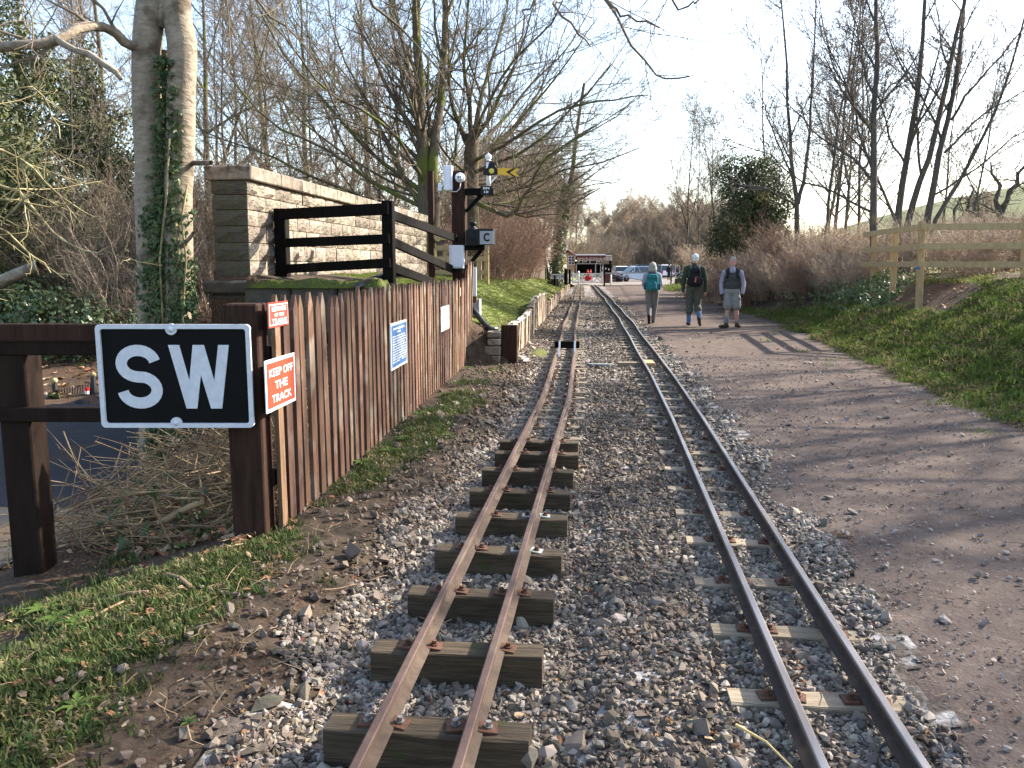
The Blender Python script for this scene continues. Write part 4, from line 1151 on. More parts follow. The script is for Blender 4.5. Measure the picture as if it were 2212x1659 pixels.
# ------------------------------------------------------------------ trees
def tubes(groups):
    """groups: {(npts, sides): [(pts, rads), ...]} -> verts, quads"""
    VV, FF, off = [], [], 0
    for (n, s), lst in groups.items():
        P = np.array([a for a, _ in lst], float); R = np.array([b for _, b in lst], float)       # B,n,3  B,n
        T = np.empty_like(P); T[:, 1:-1] = P[:, 2:] - P[:, :-2]; T[:, 0] = P[:, 1] - P[:, 0]; T[:, -1] = P[:, -1] - P[:, -2]
        T /= np.linalg.norm(T, axis=2, keepdims=True) + 1e-9
        main = P[:, -1] - P[:, 0]
        ref = np.where((np.abs(main[:, 2:3]) < .75 * np.linalg.norm(main, axis=1, keepdims=True)), np.array([[0, 0, 1.0]]), np.array([[1.0, 0.3, 0]]))
        A = np.cross(T, ref[:, None, :]); A /= np.linalg.norm(A, axis=2, keepdims=True) + 1e-9
        Bn = np.cross(T, A)
        ang = np.arange(s) * 2 * math.pi / s
        V = P[:, :, None, :] + (A[:, :, None, :] * np.cos(ang)[None, None, :, None] + Bn[:, :, None, :] * np.sin(ang)[None, None, :, None]) * R[:, :, None, None]
        B = len(P)
        base = (np.arange(B) * n * s)[:, None, None] + (np.arange(n - 1) * s)[None, :, None]
        k = np.arange(s)[None, None, :]; k2 = (np.arange(s) + 1)[None, None, :] % s
        F = np.stack([base + k, base + k2, base + s + k2, base + s + k], -1).reshape(-1, 4) + off
        VV.append(V.reshape(-1, 3)); FF.append(F); off += B * n * s
    return np.concatenate(VV), np.concatenate(FF)

class Tree:
    def __init__(s, seed):
        s.r = random.Random(seed); s.g = {0: {}, 1: {}}
    def add(s, pts, rads, sides, part):
        s.g[part].setdefault((len(pts), sides), []).append((pts, rads))
    def limb(s, ctrl, r0, r1, n=10, sides=7, part=0, wig=0.0, levels=(), knob=0.0):
        """a hand-placed limb through control points (Catmull-Rom), then its own branches"""
        c = [np.array(p, float) for p in ctrl]
        c = [2 * c[0] - c[1]] + c + [2 * c[-1] - c[-2]]
        m = len(c) - 3; pts = []
        for i in range(n):
            t = m * i / (n - 1); k = min(int(t), m - 1); u = t - k
            p0, p1, p2, p3 = c[k:k + 4]
            p = .5 * (2 * p1 + (p2 - p0) * u + (2 * p0 - 5 * p1 + 4 * p2 - p3) * u * u + (3 * p1 - p0 - 3 * p2 + p3) * u ** 3)
            if wig and 0 < i < n - 1: p = p + np.array([s.r.gauss(0, wig) for _ in range(3)])
            pts.append(tuple(p))
        rads = [r0 + (r1 - r0) * (i / (n - 1)) ** .8 * 1.0 + (knob * s.r.uniform(-1, 1) * r0) for i in range(n)]
        s.add(pts, rads, sides, part)
        if levels: s.branch(pts, rads, levels)
        return pts, rads
    def branch(s, pts, rads, levels):
        """levels: list of dicts n, ang, ratio, up, wig, npts, sides, rmin, lo, (flat)"""
        if not levels: return
        c = levels[0]; r = s.r
        seg = [math.dist(pts[i], pts[i + 1]) for i in range(len(pts) - 1)]
        L = sum(seg)
        n = c['n'] * (c.get('per') and L or 1)
        n = min(n, L * c.get('dens', 6.5))
        n = int(n) + (r.random() < n - int(n))
        for q in range(n):
            t = c.get('lo', .2) + (1 - c.get('lo', .2)) * ((q + r.random()) / max(n, 1))
            t = min(t, .995)
            d = t * L; i = 0
            while i < len(seg) - 1 and d > seg[i]: d -= seg[i]; i += 1
            u = d / max(seg[i], 1e-6)
            a, b = pts[i], pts[i + 1]
            p = (a[0] + (b[0] - a[0]) * u, a[1] + (b[1] - a[1]) * u, a[2] + (b[2] - a[2]) * u)
            rr = rads[i] + (rads[i + 1] - rads[i]) * u
            tx, ty, tz = (b[0] - a[0]) / seg[i], (b[1] - a[1]) / seg[i], (b[2] - a[2]) / seg[i]
            # random perpendicular
            vx, vy, vz = r.gauss(0, 1), r.gauss(0, 1), r.gauss(0, c.get('flat', 1))
            dt = vx * tx + vy * ty + vz * tz
            vx, vy, vz = vx - dt * tx, vy - dt * ty, vz - dt * tz
            m = math.sqrt(vx * vx + vy * vy + vz * vz) + 1e-9
            an = math.radians(r.uniform(*c['ang'])); ca, sa = math.cos(an), math.sin(an)
            dx, dy, dz = tx * ca + vx / m * sa, ty * ca + vy / m * sa, tz * ca + vz / m * sa
            ln = L * c['ratio'] * (1 - c.get('fall', .55) * t) * r.uniform(.65, 1.3)
            ln = max(ln, c.get('lmin', .1))
            k = c['npts']; st = ln / (k - 1)
            r0 = max(min(rr * .5, c.get('rmax', 9)), c['rmin']); r1 = max(r0 * .35, c['rmin'] * .6)
            P = [p]; w = c['wig']; up = c['up']
            for j in range(1, k):
                dx += r.gauss(0, w); dy += r.gauss(0, w); dz += r.gauss(0, w) + up
                mm = math.sqrt(dx * dx + dy * dy + dz * dz); dx, dy, dz = dx / mm, dy / mm, dz / mm
                p = (p[0] + dx * st, p[1] + dy * st, p[2] + dz * st); P.append(p)
            Rr = [r0 + (r1 - r0) * j / (k - 1) for j in range(k)]
            s.add(P, Rr, c['sides'], c.get('part', 1))
            s.branch(P, Rr, levels[1:])
    def meshes(s, bark, twig, name='tree'):
        out = []
        for part, mat in ((0, bark), (1, twig)):
            if s.g[part]:
                V, F = tubes(s.g[part]); out.append(npmesh(name + ('_trunk', '_crown')[part], V, F, mat, True))
            else: out.append(None)
        return out
def LV(n, ang, ratio, up, wig, npts, sides, rmin, **k):
    d = dict(n=n, ang=ang, ratio=ratio, up=up, wig=wig, npts=npts, sides=sides, rmin=rmin); d.update(k); return d

MT['bark'] = M('bark', (.135, .105, .070), (.060, .046, .032), 6, .95, .8, (3, 3, .7), c3=(.105, .115, .022), c3scale=1.1, c3lo=.50, c3hi=.62, dist=.04)
MT['twigs'] = M('twigs', (.150, .112, .074), (.085, .062, .042), 2, .9, 0, c3=(.115, .115, .04), c3scale=.7, c3lo=.5, c3hi=.66)
MT['bark_dark'] = M('bark_dark', (.115, .098, .082), (.060, .051, .043), 7, .95, .7, (3, 3, .7), c3=(.20, .165, .085), c3scale=2.5, c3lo=.60, c3hi=.70, dist=.03)
MT['twigs_dark'] = M('twigs_dark', (.13, .105, .085), (.085, .068, .055), 2, .9, 0)
MT['twigs_grey'] = M('twigs_grey', (.20, .155, .108), (.12, .092, .065), 1.2, .95, 0)
MT['twigs_red'] = M('twigs_red', (.27, .165, .118), (.17, .105, .078), 1.5, .95, 0, c3=(.29, .20, .13), c3scale=.8)
MT['twigs_tan'] = M('twigs_tan', (.42, .325, .235), (.27, .20, .145), 1.5, .95, 0)
MT['lichen_wood'] = M('lichen_wood', (.27, .225, .105), (.13, .10, .055), 6, .9, .2, c3=(.36, .31, .16), c3scale=5, c3lo=.5, c3hi=.6)
MT['beech_bark'] = M('beech_bark', (.33, .27, .195), (.19, .148, .105), 7, .9, .7, (1.2, 1.2, 2.5), c3=(.12, .092, .06), c3scale=3.2, c3lo=.53, c3hi=.66, dist=.05)
MT['ivy'] = M('ivy_leaf', (.068, .105, .030), (.034, .060, .018), 3, .45, 0, spec=.3, vary=.2, translucent=.15, c3=(.12, .145, .055), c3scale=8, c3lo=.5, c3hi=.65)
MT['conifer'] = M('conifer_leaf', (.078, .092, .032), (.036, .046, .018), 1.4, .6, 0, c3=(.115, .125, .040), c3scale=.9, c3lo=.5, c3hi=.65, translucent=.15)
MT['ivied_green'] = M('ivied_green', (.082, .098, .036), (.030, .040, .016), 1.1, .6, 0, c3=(.14, .13, .05), c3scale=.8, c3lo=.5, c3hi=.62, translucent=.2, spec=.25)
MT['laurel'] = M('laurel_leaf', (.075, .105, .032), (.035, .058, .018), 2, .4, 0, spec=.5, translucent=.12)
MT['bramble'] = M('bramble_stem', (.40, .285, .15), (.19, .12, .065), 3, .75, 0, c3=(.10, .05, .03), c3scale=5, c3lo=.5, c3hi=.65)

def place_tree(name, me, label, loc, rotz=0, scale=1, group=None, cat='tree', zs=None):
    e = thing(name, label, cat, loc, group)
    e.rotation_euler = (0, 0, rotz); e.scale = (scale, scale, zs or scale)
    for nm, m in zip(('trunk', 'crown'), me):
        if m is not None:
            o = bpy.data.objects.new(nm, m); o.parent = e; COL.link(o)
    return e
def own_tree(name, T, bark, twig, label, loc, cat='tree', group=None):
    """a tree whose tubes are given in world coordinates"""
    e = thing(name, label, cat, loc, group)
    for nm, m in zip(('trunk', 'crown'), T.meshes(bark, twig, name)):
        if m is not None:
            o = put(nm, m, e, (0, 0, 0))
    return e
def G(x, y): return (x, y, gzf(x, y))

TW = [LV(10, (22, 50), .5, .05, .09, 5, 4, .006, lo=.12, fall=.45), LV(10, (25, 60), .48, .05, .13, 4, 3, .005, lo=.1, dens=9), LV(7, (25, 60), .55, .04, .16, 3, 3, .004, lo=.1, lmin=.2, dens=11)]

# the two big spreading trees behind the parapet
def pix(Y):
    def f(*pts): return [tuple(onY(x, y, Y + (d[0] if d else 0))) for x, y, *d in pts]
    return f
p = pix(24.0)
T = Tree(101)
T.limb(p((925, 560), (922, 480), (915, 410), (912, 330), (908, 250), (905, 150), (900, 40), (895, -120)), .27, .10, 14, 10, 0, .02, TW, .05)
T.limb(p((934, 520), (938, 430), (935, 360), (948, 250, .4), (958, 140, .8), (962, 20, 1), (966, -150, 1)), .20, .07, 12, 8, 0, .02, TW)
for c, r0 in ((((915, 420), (870, 385), (800, 330, -.5), (720, 240, -1), (640, 150, -1.4), (570, 40, -1.6), (530, -60, -2)), .12),
              (((917, 450), (850, 420), (770, 370, .5), (680, 310, 1), (590, 270, 1.4), (500, 170, 1.8), (430, 90, 2)), .11),
              (((918, 470), (840, 445), (760, 415, -.8), (660, 375, -1.6), (580, 335, -2.2), (480, 300, -2.6), (420, 270, -3)), .09),
              (((912, 350), (860, 300, .5), (800, 230, 1), (755, 150, 1.5), (720, 60, 2), (700, -60, 2.4)), .10),
              (((910, 300), (885, 220, -.6), (860, 130, -1), (845, 40, -1.4), (835, -80, -1.8)), .085),
              (((914, 400), (880, 330, -1), (810, 250, -2), (700, 190, -3), (620, 90, -4), (560, 20, -4.6)), .08),
              (((920, 440), (965, 400, .5), (985, 320, .8), (1000, 220, 1), (1005, 110, 1.2), (1010, -20, 1.3)), .07),
              (((912, 380), (850, 320, 2), (770, 250, 3), (690, 130, 4), (640, 10, 5)), .08),
              (((914, 430), (840, 390, 1.5), (740, 330, 2.5), (620, 230, 3.5), (540, 120, 4.2), (490, 20, 4.8)), .08),
              (((908, 260), (870, 180, 1.5), (800, 90, 2.4), (760, -20, 3)), .07),
              (((910, 290), (935, 220, -1), (965, 160, -1.6), (985, 80, -2), (1000, -20, -2.3)), .07)):
    T.limb(p(*c), r0 * .72, .014, 12, 6, 0, .02, TW)
own_tree('spreading_tree', T, MT['bark'], MT['twigs'], 'large bare tree with long limbs arching over the stone parapet', G(onY(925, 560, 24).x, 24.0))

p = pix(25.5)
T = Tree(102)
T.limb(p((1020, 600), (1018, 500), (1016, 420), (1018, 340), (1020, 290)), .30, .20, 10, 11, 0, .015, (), .05)
for c, r0 in ((((1018, 330), (985, 250), (970, 180), (968, 90, .4), (960, -60, .6)), .13),
              (((1020, 300), (1012, 220), (1000, 130, -.5), (1010, 30, -.8), (1015, -100, -1)), .13),
              (((1020, 300), (1040, 220), (1062, 130, .6), (1090, 40, 1), (1110, -80, 1.2)), .14),
              (((1020, 310), (1060, 250, -.6), (1095, 170, -1), (1130, 90, -1.4), (1165, -20, -1.8)), .11),
              (((1020, 340), (1080, 300, .8), (1140, 240, 1.4), (1200, 170, 1.8), (1250, 100, 2.2), (1290, 40, 2.4)), .095),
              (((1020, 375), (1080, 350, -.8), (1150, 315, -1.4), (1210, 260, -2), (1270, 200, -2.4), (1320, 140, -2.7)), .09),
              (((1018, 400), (1070, 392, .5), (1140, 370, 1), (1210, 325, 1.5), (1290, 270, 2), (1360, 225, 2.4)), .085),
              (((1020, 420), (1075, 420, -1), (1140, 400, -1.8), (1220, 368, -2.5), (1300, 350, -3), (1380, 320, -3.4)), .075),
              (((1020, 355), (1060, 330, 1), (1120, 270, 2), (1170, 190, 3), (1200, 120, 3.6), (1230, 40, 4)), .08),
              (((1020, 330), (1085, 260, 1.6), (1150, 180, 2.4), (1220, 110, 3), (1280, 10, 3.4)), .09),
              (((1020, 350), (1090, 315, -2), (1170, 260, -3), (1250, 225, -3.6), (1330, 215, -4), (1400, 205, -4.2)), .08),
              (((1018, 390), (1090, 375, 1.8), (1170, 345, 2.8), (1250, 300, 3.4), (1330, 250, 4), (1395, 190, 4.4)), .08),
              (((1020, 320), (1050, 230, -1.6), (1110, 130, -2.4), (1180, 60, -3), (1230, -30, -3.4)), .085),
              (((1018, 440), (1080, 440, 1), (1160, 420, 1.8), (1240, 405, 2.4), (1320, 395, 2.8)), .07),
              (((1015, 380), (970, 340, .6), (935, 290, 1), (905, 230, 1.4), (880, 160, 1.8)), .07),
              (((1015, 430), (1065, 455, -1.6), (1105, 465, -2.4), (1130, 430, -3), (1152, 385, -3.4), (1190, 330, -4), (1260, 290, -4.4)), .12)):
    T.limb(p(*c), r0 * .72, .014, 11, 6, 0, .02, TW)
own_tree('spreading_tree', T, MT['bark'], MT['twigs'], 'mossy forked bare tree spreading branches over the siding behind the signal', G(onY(1020, 600, 25.5).x, 25.5))

# the pale twin trunk with ivy beside the parapet
p = pix(9.4)
T = Tree(103)
T.limb(p((335, 1000), (333, 800), (330, 640), (326, 480), (322, 330), (318, 200), (320, 90), (328, -30), (335, -220)), .19, .15, 16, 14, 0, .006, (), .02)
T.limb(p((382, 1000), (380, 800), (382, 640), (384, 500), (386, 380), (392, 240), (394, 120), (386, 40), (380, -60), (390, -220)), .185, .15, 18, 14, 0, .006, (), .03)
T.limb(p((352, 60, .03), (362, 25, .02), (372, -30), (380, -120)), .09, .14, 6, 10, 0)
T.limb(p((357, 900, .1), (357, 640, .1), (356, 420, .12), (357, 250, .14), (357, 110, .14)), .13, .07, 8, 10, 0)
DR = [LV(7, (25, 60), .4, -.02, .15, 4, 3, .004, lo=.15), LV(4, (25, 60), .5, .02, .2, 3, 3, .003, lo=.1, lmin=.1)]
T.limb(p((310, 112), (270, 92, -.2), (235, 62, -.4), (180, 58, -.7), (140, 75, -.9), (100, 92, -1), (40, 98, -1.1), (-60, 110, -1.2)), .055, .05, 14, 8, 0, .01, DR, .06)
T.limb(p((120, 82, -.95), (160, 108, -1.1), (205, 125, -1.2), (245, 148, -1.3), (262, 172, -1.3)), .04, .025, 8, 7, 0, .01, (), .1)
T.limb(p((416, 352, 0), (440, 352, -.12), (456, 351, -.2)), .03, .026, 4, 8, 0)
T.limb(p((390, 535, -.1), (412, 512, -.25), (418, 503, -.3)), .025, .022, 4, 7, 0)
T.limb(p((-60, 640, -.5), (20, 600, -.9), (92, 570, -1.3)), .07, .065, 6, 9, 0, .004, (), .05)       # sawn-off limb
# drooping outer branches that reach into the top of the picture
for c, r0 in ((((450, -200, -1), (560, 10, -.6), (650, 90, -.4), (720, 210, -.2), (750, 260)), .018),
              (((700, -250, -2), (790, -10, -1.6), (870, 60, -1.2), (960, 170, -1), (1005, 260, -.8)), .018),
              (((900, -250, -3), (1170, -40, -3.2), (1190, 10, -3.4), (1240, 60, -3.4), (1275, 100, -3.2)), .014),
              (((1100, -200, -3), (1310, -10, -3.6), (1350, 30, -3.6), (1425, 60, -3.5)), .012),
              (((1100, -260, -2.5), (1290, -20, -3), (1330, 45, -3), (1390, 135, -3), (1440, 175, -3), (1490, 165, -3)), .012),
              (((600, -100, -1), (620, 60, -1.2), (635, 150, -1.2), (610, 230, -1)), .010),
              (((300, -100, 1), (170, -20, .4), (210, 110, .2), (255, 200)), .010),
              (((100, -120, 1), (50, 30, .6), (110, 130, .5), (150, 210, .3)), .010),
              (((480, -60, .5), (500, 100, .3), (485, 170, .2)), .009),
              (((30, -80, -1), (70, 60, -1.2), (75, 160, -1.4)), .010),
              (((1200, -200, -3), (1160, -10, -3.6), (1130, 40, -3.6), (1120, 120, -3.6)), .009),
              (((1300, -200, -3), (1440, -20, -4), (1490, 15, -4), (1530, -30, -4)), .008)):
    T.limb(p(*c), r0, .006, 11, 6, 1, .015, DR)
iv = own_tree('ivy_tree', T, MT['beech_bark'], MT['twigs_grey'], 'pale twin-trunked tree climbed by ivy beside the stone parapet', G(onY(357, 1000, 9.4).x, 9.4))
def ivy_leaves(spots, size, seed):
    """spots: (point, outward) -> lobed leaves as small fans"""
    r = np.random.default_rng(seed); V, F = [], []
    lob = [(0, -.15), (.45, -.42), (.62, .05), (.36, .18), (0, 1.0), (-.36, .18), (-.62, .05), (-.45, -.42)]
    for q, n in spots:
        q = np.array(q); n = np.array(n, float) + r.normal(0, .7, 3); n /= np.linalg.norm(n)
        dn = np.array([r.normal(0, .45), r.normal(0, .45), -1.0]); y = dn - n * (dn @ n); y /= np.linalg.norm(y); x = np.cross(y, n)
        s = size * math.exp(r.normal(0, .35)); o = len(V)
        V.append(q + n * s * .15); V += [q + (x * a + y * b) * s + n * s * r.normal(0, .08) for a, b in lob]
        F += [(o, o + 1 + k, o + 1 + (k + 1) % 8) for k in range(8)]
    return np.array(V), np.array(F)
r = np.random.default_rng(5); spots = []
for i in range(2600):
    y = r.uniform(120, 1000) if r.random() < .62 else r.uniform(560, 1000)
    t_ = np.interp(y, [130, 250, 560, 700, 1000], [0, .35, .5, 1.0, 1.0])
    cx_ = np.interp(y, [130, 200, 260, 400, 560, 620, 1000], [352, 358, 362, 352, 352, 352, 350]); w_ = np.interp(y, [100, 260, 400, 520, 600, 700, 1000], [9, 24, 28, 36, 48, 52, 50])
    x = cx_ + np.clip(r.normal(0, .62), -1.35, 1.35) * w_
    if 555 < y < 720 and r.random() < .3: x = r.uniform(385, 425)
    x = min(max(x, 296), 424)
    # depth of the bark under this spot
    dx1, dx2 = (x - np.interp(y, [0, 480, 1000], [320, 326, 335])) / 190.0, (x - np.interp(y, [0, 380, 1000], [394, 386, 382])) / 190.0
    dep = max(math.sqrt(max(.18 ** 2 - dx1 ** 2, 0)), math.sqrt(max(.18 ** 2 - dx2 ** 2, 0)), .06)
    q = onY(x, y, 9.4 - dep - r.uniform(0, .05))
    out = (dx1 if abs(dx1) < abs(dx2) else dx2) * 4
    spots.append((tuple(q), (out, -1, .35)))
for i in range(1100):
    y = r.uniform(400, 1000); x = r.uniform(298, 422) if r.random() < .6 else r.uniform(298, 345)
    dx1, dx2 = (x - np.interp(y, [0, 480, 1000], [320, 326, 335])) / 190.0, (x - np.interp(y, [0, 380, 1000], [394, 386, 382])) / 190.0
    dep = max(math.sqrt(max(.185 ** 2 - dx1 ** 2, 0)), math.sqrt(max(.185 ** 2 - dx2 ** 2, 0)), .06)
    out = (dx1 if abs(dx1) < abs(dx2) else dx2) * 5
    if vnoise(x, y, 38, 71) > .42: spots.append((tuple(onY(x, y, 9.4 - dep - r.uniform(0, .03))), (out, -1, .35)))
V, F = ivy_leaves(spots, .043, 6)
tag(put('ivy', npmesh('ivy', V, F, MT['ivy']), iv, (0, 0, 0)), kind='stuff')
for c in (((398, 760), (395, 680), (402, 560), (392, 470), (405, 400)), ((352, 700), (345, 560), (360, 420), (366, 300)), ((374, 600), (388, 560), (380, 480))):
    MB().tube([onY(x, y, 9.19) for x, y in c], [.012] * len(c), 6).build('ivy_stem', MT['lichen_wood'], iv, True)

# yellowish bare shrub at the left edge
p = pix(6.6)
T = Tree(104)
YS = [LV(5, (20, 50), .45, .09, .12, 5, 5, .005, lo=.2), LV(4, (25, 55), .45, .09, .15, 4, 4, .0038, lo=.15), LV(3, (25, 55), .5, .08, .2, 3, 3, .003, lo=.2, lmin=.05)]
for c, r0 in ((((-330, 380), (-120, 385), (20, 410, .2), (70, 450, .2), (130, 510, .1), (180, 545), (240, 530)), .022), (((-330, 340), (-100, 330), (20, 330, .3), (90, 380, .3), (150, 440, .3), (205, 470, .4)), .018),
              (((-300, 640), (-100, 560), (-20, 500), (40, 440, -.2), (90, 400, -.3)), .016), (((-300, 470), (-120, 470), (0, 490, .3), (60, 540, .3), (110, 590, .3)), .016),
              (((-300, 560), (-80, 470), (20, 430), (110, 450, .2), (160, 440, .2)), .014), (((-250, 280), (-40, 230, .4), (60, 190, .6), (110, 230, .8), (130, 300, .8)), .012)):
    T.limb(p(*c), r0, .006, 12, 6, 0, .012, YS)
T.limb(p((-420, 1000), (-400, 700), (-330, 380), (-320, 200)), .06, .04, 8, 9, 0)
own_tree('lichened_shrub', T, MT['lichen_wood'], MT['lichen_wood'], 'bare shrub with yellow lichened arching twigs above the timber fence', G(onY(-420, 1000, 6.6).x, 6.6), 'shrub')

# ---- shared bare trees
def bare_tree(seed, h, r0, levels, lean=.04, stems=1, spread=.25, limbs=(7, 10), first=.25, lang=(30, 55), lr=.5, lup=.06):
    T = Tree(seed); q = T.r
    for k in range(stems):
        a = 6.28 * k / max(stems, 1) + q.uniform(0, 1); d = spread if stems > 1 else lean
        pts = [(0, 0, -.3)]
        x = y = 0.0
        for i in range(1, 9):
            t = i / 8; x += math.cos(a) * d * h / 8 + q.gauss(0, .012) * h / 3; y += math.sin(a) * d * h / 8 + q.gauss(0, .012) * h / 3
            pts.append((x, y, h * t * q.uniform(.97, 1.03)))
        P, R = T.limb(pts, r0 * (1 if stems == 1 else .75), r0 * .12, 14, 9 if r0 > .15 else 7, 0, .01, ())
        T.branch(P, R, [LV(q.randint(*limbs), lang, lr, lup, .09, 7, 5, .012, lo=first, fall=.6, part=0)] + levels)
    return T
TL = [LV(8, (25, 55), .5, .05, .14, 5, 3, .007, lo=.15), LV(7, (25, 60), .5, .05, .18, 4, 3, .0055, lo=.1), LV(4.5, (25, 60), .5, .04, .2, 3, 3, .0042, lo=.1, lmin=.2)]
TLf = [LV(7, (25, 55), .5, .06, .15, 4, 3, .012, lo=.1), LV(7, (25, 60), .52, .06, .2, 3, 3, .009, lo=.1, lmin=.3), LV(3, (25, 60), .5, .06, .2, 3, 3, .007, lo=.1, lmin=.25)]
tall = [bare_tree(200 + i, 14, .19, TL, lean=.03 + .05 * i, first=.16, limbs=(11, 14)).meshes(MT['bark'], MT['twigs_grey'], 'tall_tree') for i in range(2)]
thin = [bare_tree(210 + i, 13, .10, TLf, lean=.03 + .06 * i, first=.15, limbs=(18, 24), lang=(25, 50), lr=.38).meshes(MT['bark_dark'], MT['twigs_grey'], 'thin_tree') for i in range(3)]
far = [bare_tree(220 + i, 10, .14, [LV(11, (25, 60), .5, .05, .2, 4, 3, .024, lo=.1), LV(11, (25, 65), .5, .05, .25, 3, 3, .019, lo=.1, lmin=.4), LV(2.5, (25, 65), .6, .05, .25, 3, 3, .015, lo=.1, lmin=.4)], first=.10, limbs=(18, 22), lang=(25, 60), lr=.42).meshes(MT['twigs_grey'], MT['twigs_tan'], 'far_tree') for i in range(3)]

# woodland on the left slope
gw = 'bare trees of the woodland beyond the stone parapet'
for i, (x, Y, v, s) in enumerate(((450, 34, 0, 1.0), (520, 42, 1, 1.1), (600, 38, 0, .85), (665, 52, 1, 1.2), (730, 46, 0, 1.0), (800, 55, 1, 1.1), (860, 40, 0, .8), (480, 60, 1, 1.3), (560, 66, 0, 1.3), (640, 70, 1, 1.3), (250, 44, 0, 1.1), (150, 50, 1, 1.2), (60, 40, 0, 1.0), (-60, 36, 1, 1.0), (330, 58, 0, 1.2), (760, 75, 1, 1.3), (880, 72, 0, 1.2), (1060, 60, 1, 1.0), (1110, 68, 0, 1.0))):
    X = onY(x, 575, Y).x
    m = (tall + thin)[(i * 3 + v) % 5]
    place_tree('bare_tree', m, 'tall slender bare tree in the woodland behind the parapet', G(X, Y), i * 1.7, s * (.95 + .1 * (i % 3)), gw)
gw = 'thin bare trees on the wooded slope'
for i, (x, Y, s) in enumerate(((490, 30, .8), (570, 31, .75), (690, 33, .8), (820, 30, .7), (240, 30, .75), (170, 27, .7), (1150, 56, .8), (1180, 62, .8), (960, 44, .8))):
    X = onY(x, 575, Y).x
    place_tree('bare_tree', thin[i % 3], 'spindly bare young tree among the woodland undergrowth', G(X, Y), i * 2.3, s, gw)

# ---- evergreens
def leafy(seed, blobs, n, size, mat, name, droop=.3):
    """many small leaf faces through a set of ellipsoids, denser near the surface"""
    r = np.random.default_rng(seed); C, Nn = [], []
    vol = np.array([b[3] * b[4] * b[5] for b in blobs]) ** .7; vol /= vol.sum()
    for b, k in zip(blobs, (vol * n).astype(int)):
        # clumps
        m = max(k // 22, 1); d = r.normal(0, 1, (m, 3)); d /= np.linalg.norm(d, axis=1)[:, None]
        rr = .55 + .5 * r.random((m, 1)) ** .6
        cc = np.array(b[:3]) + d * rr * np.array(b[3:6]) * (1 + .16 * r.normal(0, 1, (m, 1)))
        idx = r.integers(0, m, k)
        C.append(cc[idx] + r.normal(0, size * 2.6, (k, 3))); Nn.append(d[idx] + r.normal(0, .6, (k, 3)) + np.array([0, 0, .3]))
    C, Nn = np.concatenate(C), np.concatenate(Nn); Nn /= np.linalg.norm(Nn, axis=1)[:, None]
    k = len(C); y = r.normal(0, 1, (k, 3)) + np.array([0, 0, -droop * 3]); y -= Nn * (y * Nn).sum(1)[:, None]; y /= np.linalg.norm(y, axis=1)[:, None]
    x = np.cross(y, Nn); s = size * np.exp(r.normal(0, .3, (k, 1)))
    V = np.stack([C - y * s, C + x * s * .5, C + y * s * 1.1, C - x * s * .5], 1).reshape(-1, 3)
    return npmesh(name, V, np.arange(4 * k).reshape(k, 4), mat)
def evergreen(name, label, loc, blobs, n, size, mat, trunk_h, tr, seed, group=None, cat='tree'):
    e = thing(name, label, cat, loc, group)
    bl = [(b[0] + loc[0], b[1] + loc[1], b[2] + loc[2], *b[3:]) for b in blobs]
    put('crown', leafy(seed, bl, n, size, mat, 'crown'), e, (0, 0, 0))
    T = Tree(seed); T.limb([(loc[0], loc[1], loc[2] - .4), (loc[0] + .1, loc[1], loc[2] + trunk_h * .5), (loc[0], loc[1], loc[2] + trunk_h)], tr, tr * .4, 8, 8, 0, .03, [LV(10, (50, 90), .4, .03, .1, 5, 4, .02, lo=.2, part=0)])
    put('trunk', T.meshes(MT['bark_dark'], MT['bark_dark'])[0], e, (0, 0, 0))
    return e
def conifer_blobs(h, w, n, seed):
    q = random.Random(seed); out = []
    for i in range(n):
        t = (i + .5) / n; rr = w * (1 - t) ** .8 + .25
        a = q.uniform(0, 6.28); out.append((math.cos(a) * rr * .5, math.sin(a) * rr * .5, .5 + t * h, rr * .75, rr * .75, h / n * 1.1))
    return out
X = onY(70, 575, 24).x; evergreen('yew_tree', 'dark green conical evergreen on the slope above the iron gate', G(X, 24), conifer_blobs(7.6, 2.6, 12, 1), 26000, .062, MT['conifer'], 7, .2, 301)
X = onY(230, 575, 30).x; evergreen('yew_tree', 'broad olive green evergreen behind the ivy-clad trunk', G(X, 30), conifer_blobs(6.6, 3.0, 11, 2), 26000, .068, MT['conifer'], 6, .2, 302)
X = onY(-40, 575, 19).x; evergreen('yew_tree', 'very dark evergreen at the edge of the woodland behind the lichened shrub', G(X, 19), conifer_blobs(6.4, 2.3, 11, 3), 22000, .058, MT['conifer'], 6, .2, 303)
X = onY(95, 700, 17).x; evergreen('laurel_bush', 'rounded grey-green laurel bush on the slope behind the fence rail', G(X, 17.5), [(0, 0, .7, 1.2, 1.0, .8), (1.1, .2, .5, .9, .8, .6), (-.9, .3, .9, .9, .8, .9)], 4500, .055, MT['laurel'], 1.0, .05, 304, cat='bush')
X = onY(1612, 575, 38).x; evergreen('ivy_thicket', 'ivy-smothered evergreen tree rising out of the brown hedge', G(X, 38), [(0, 0, 2.4, 1.6, 1.4, 1.8), (.2, 0, 4.0, 1.5, 1.3, 1.4), (-.5, .2, 4.9, .9, .9, .8), (.9, 0, 3.2, 1.1, 1.0, 1.2), (.8, .1, 4.9, .7, .7, .7), (-1.0, 0, 1.6, .8, .9, 1.0)], 26000, .052, MT['ivied_green'], 5.2, .22, 305)
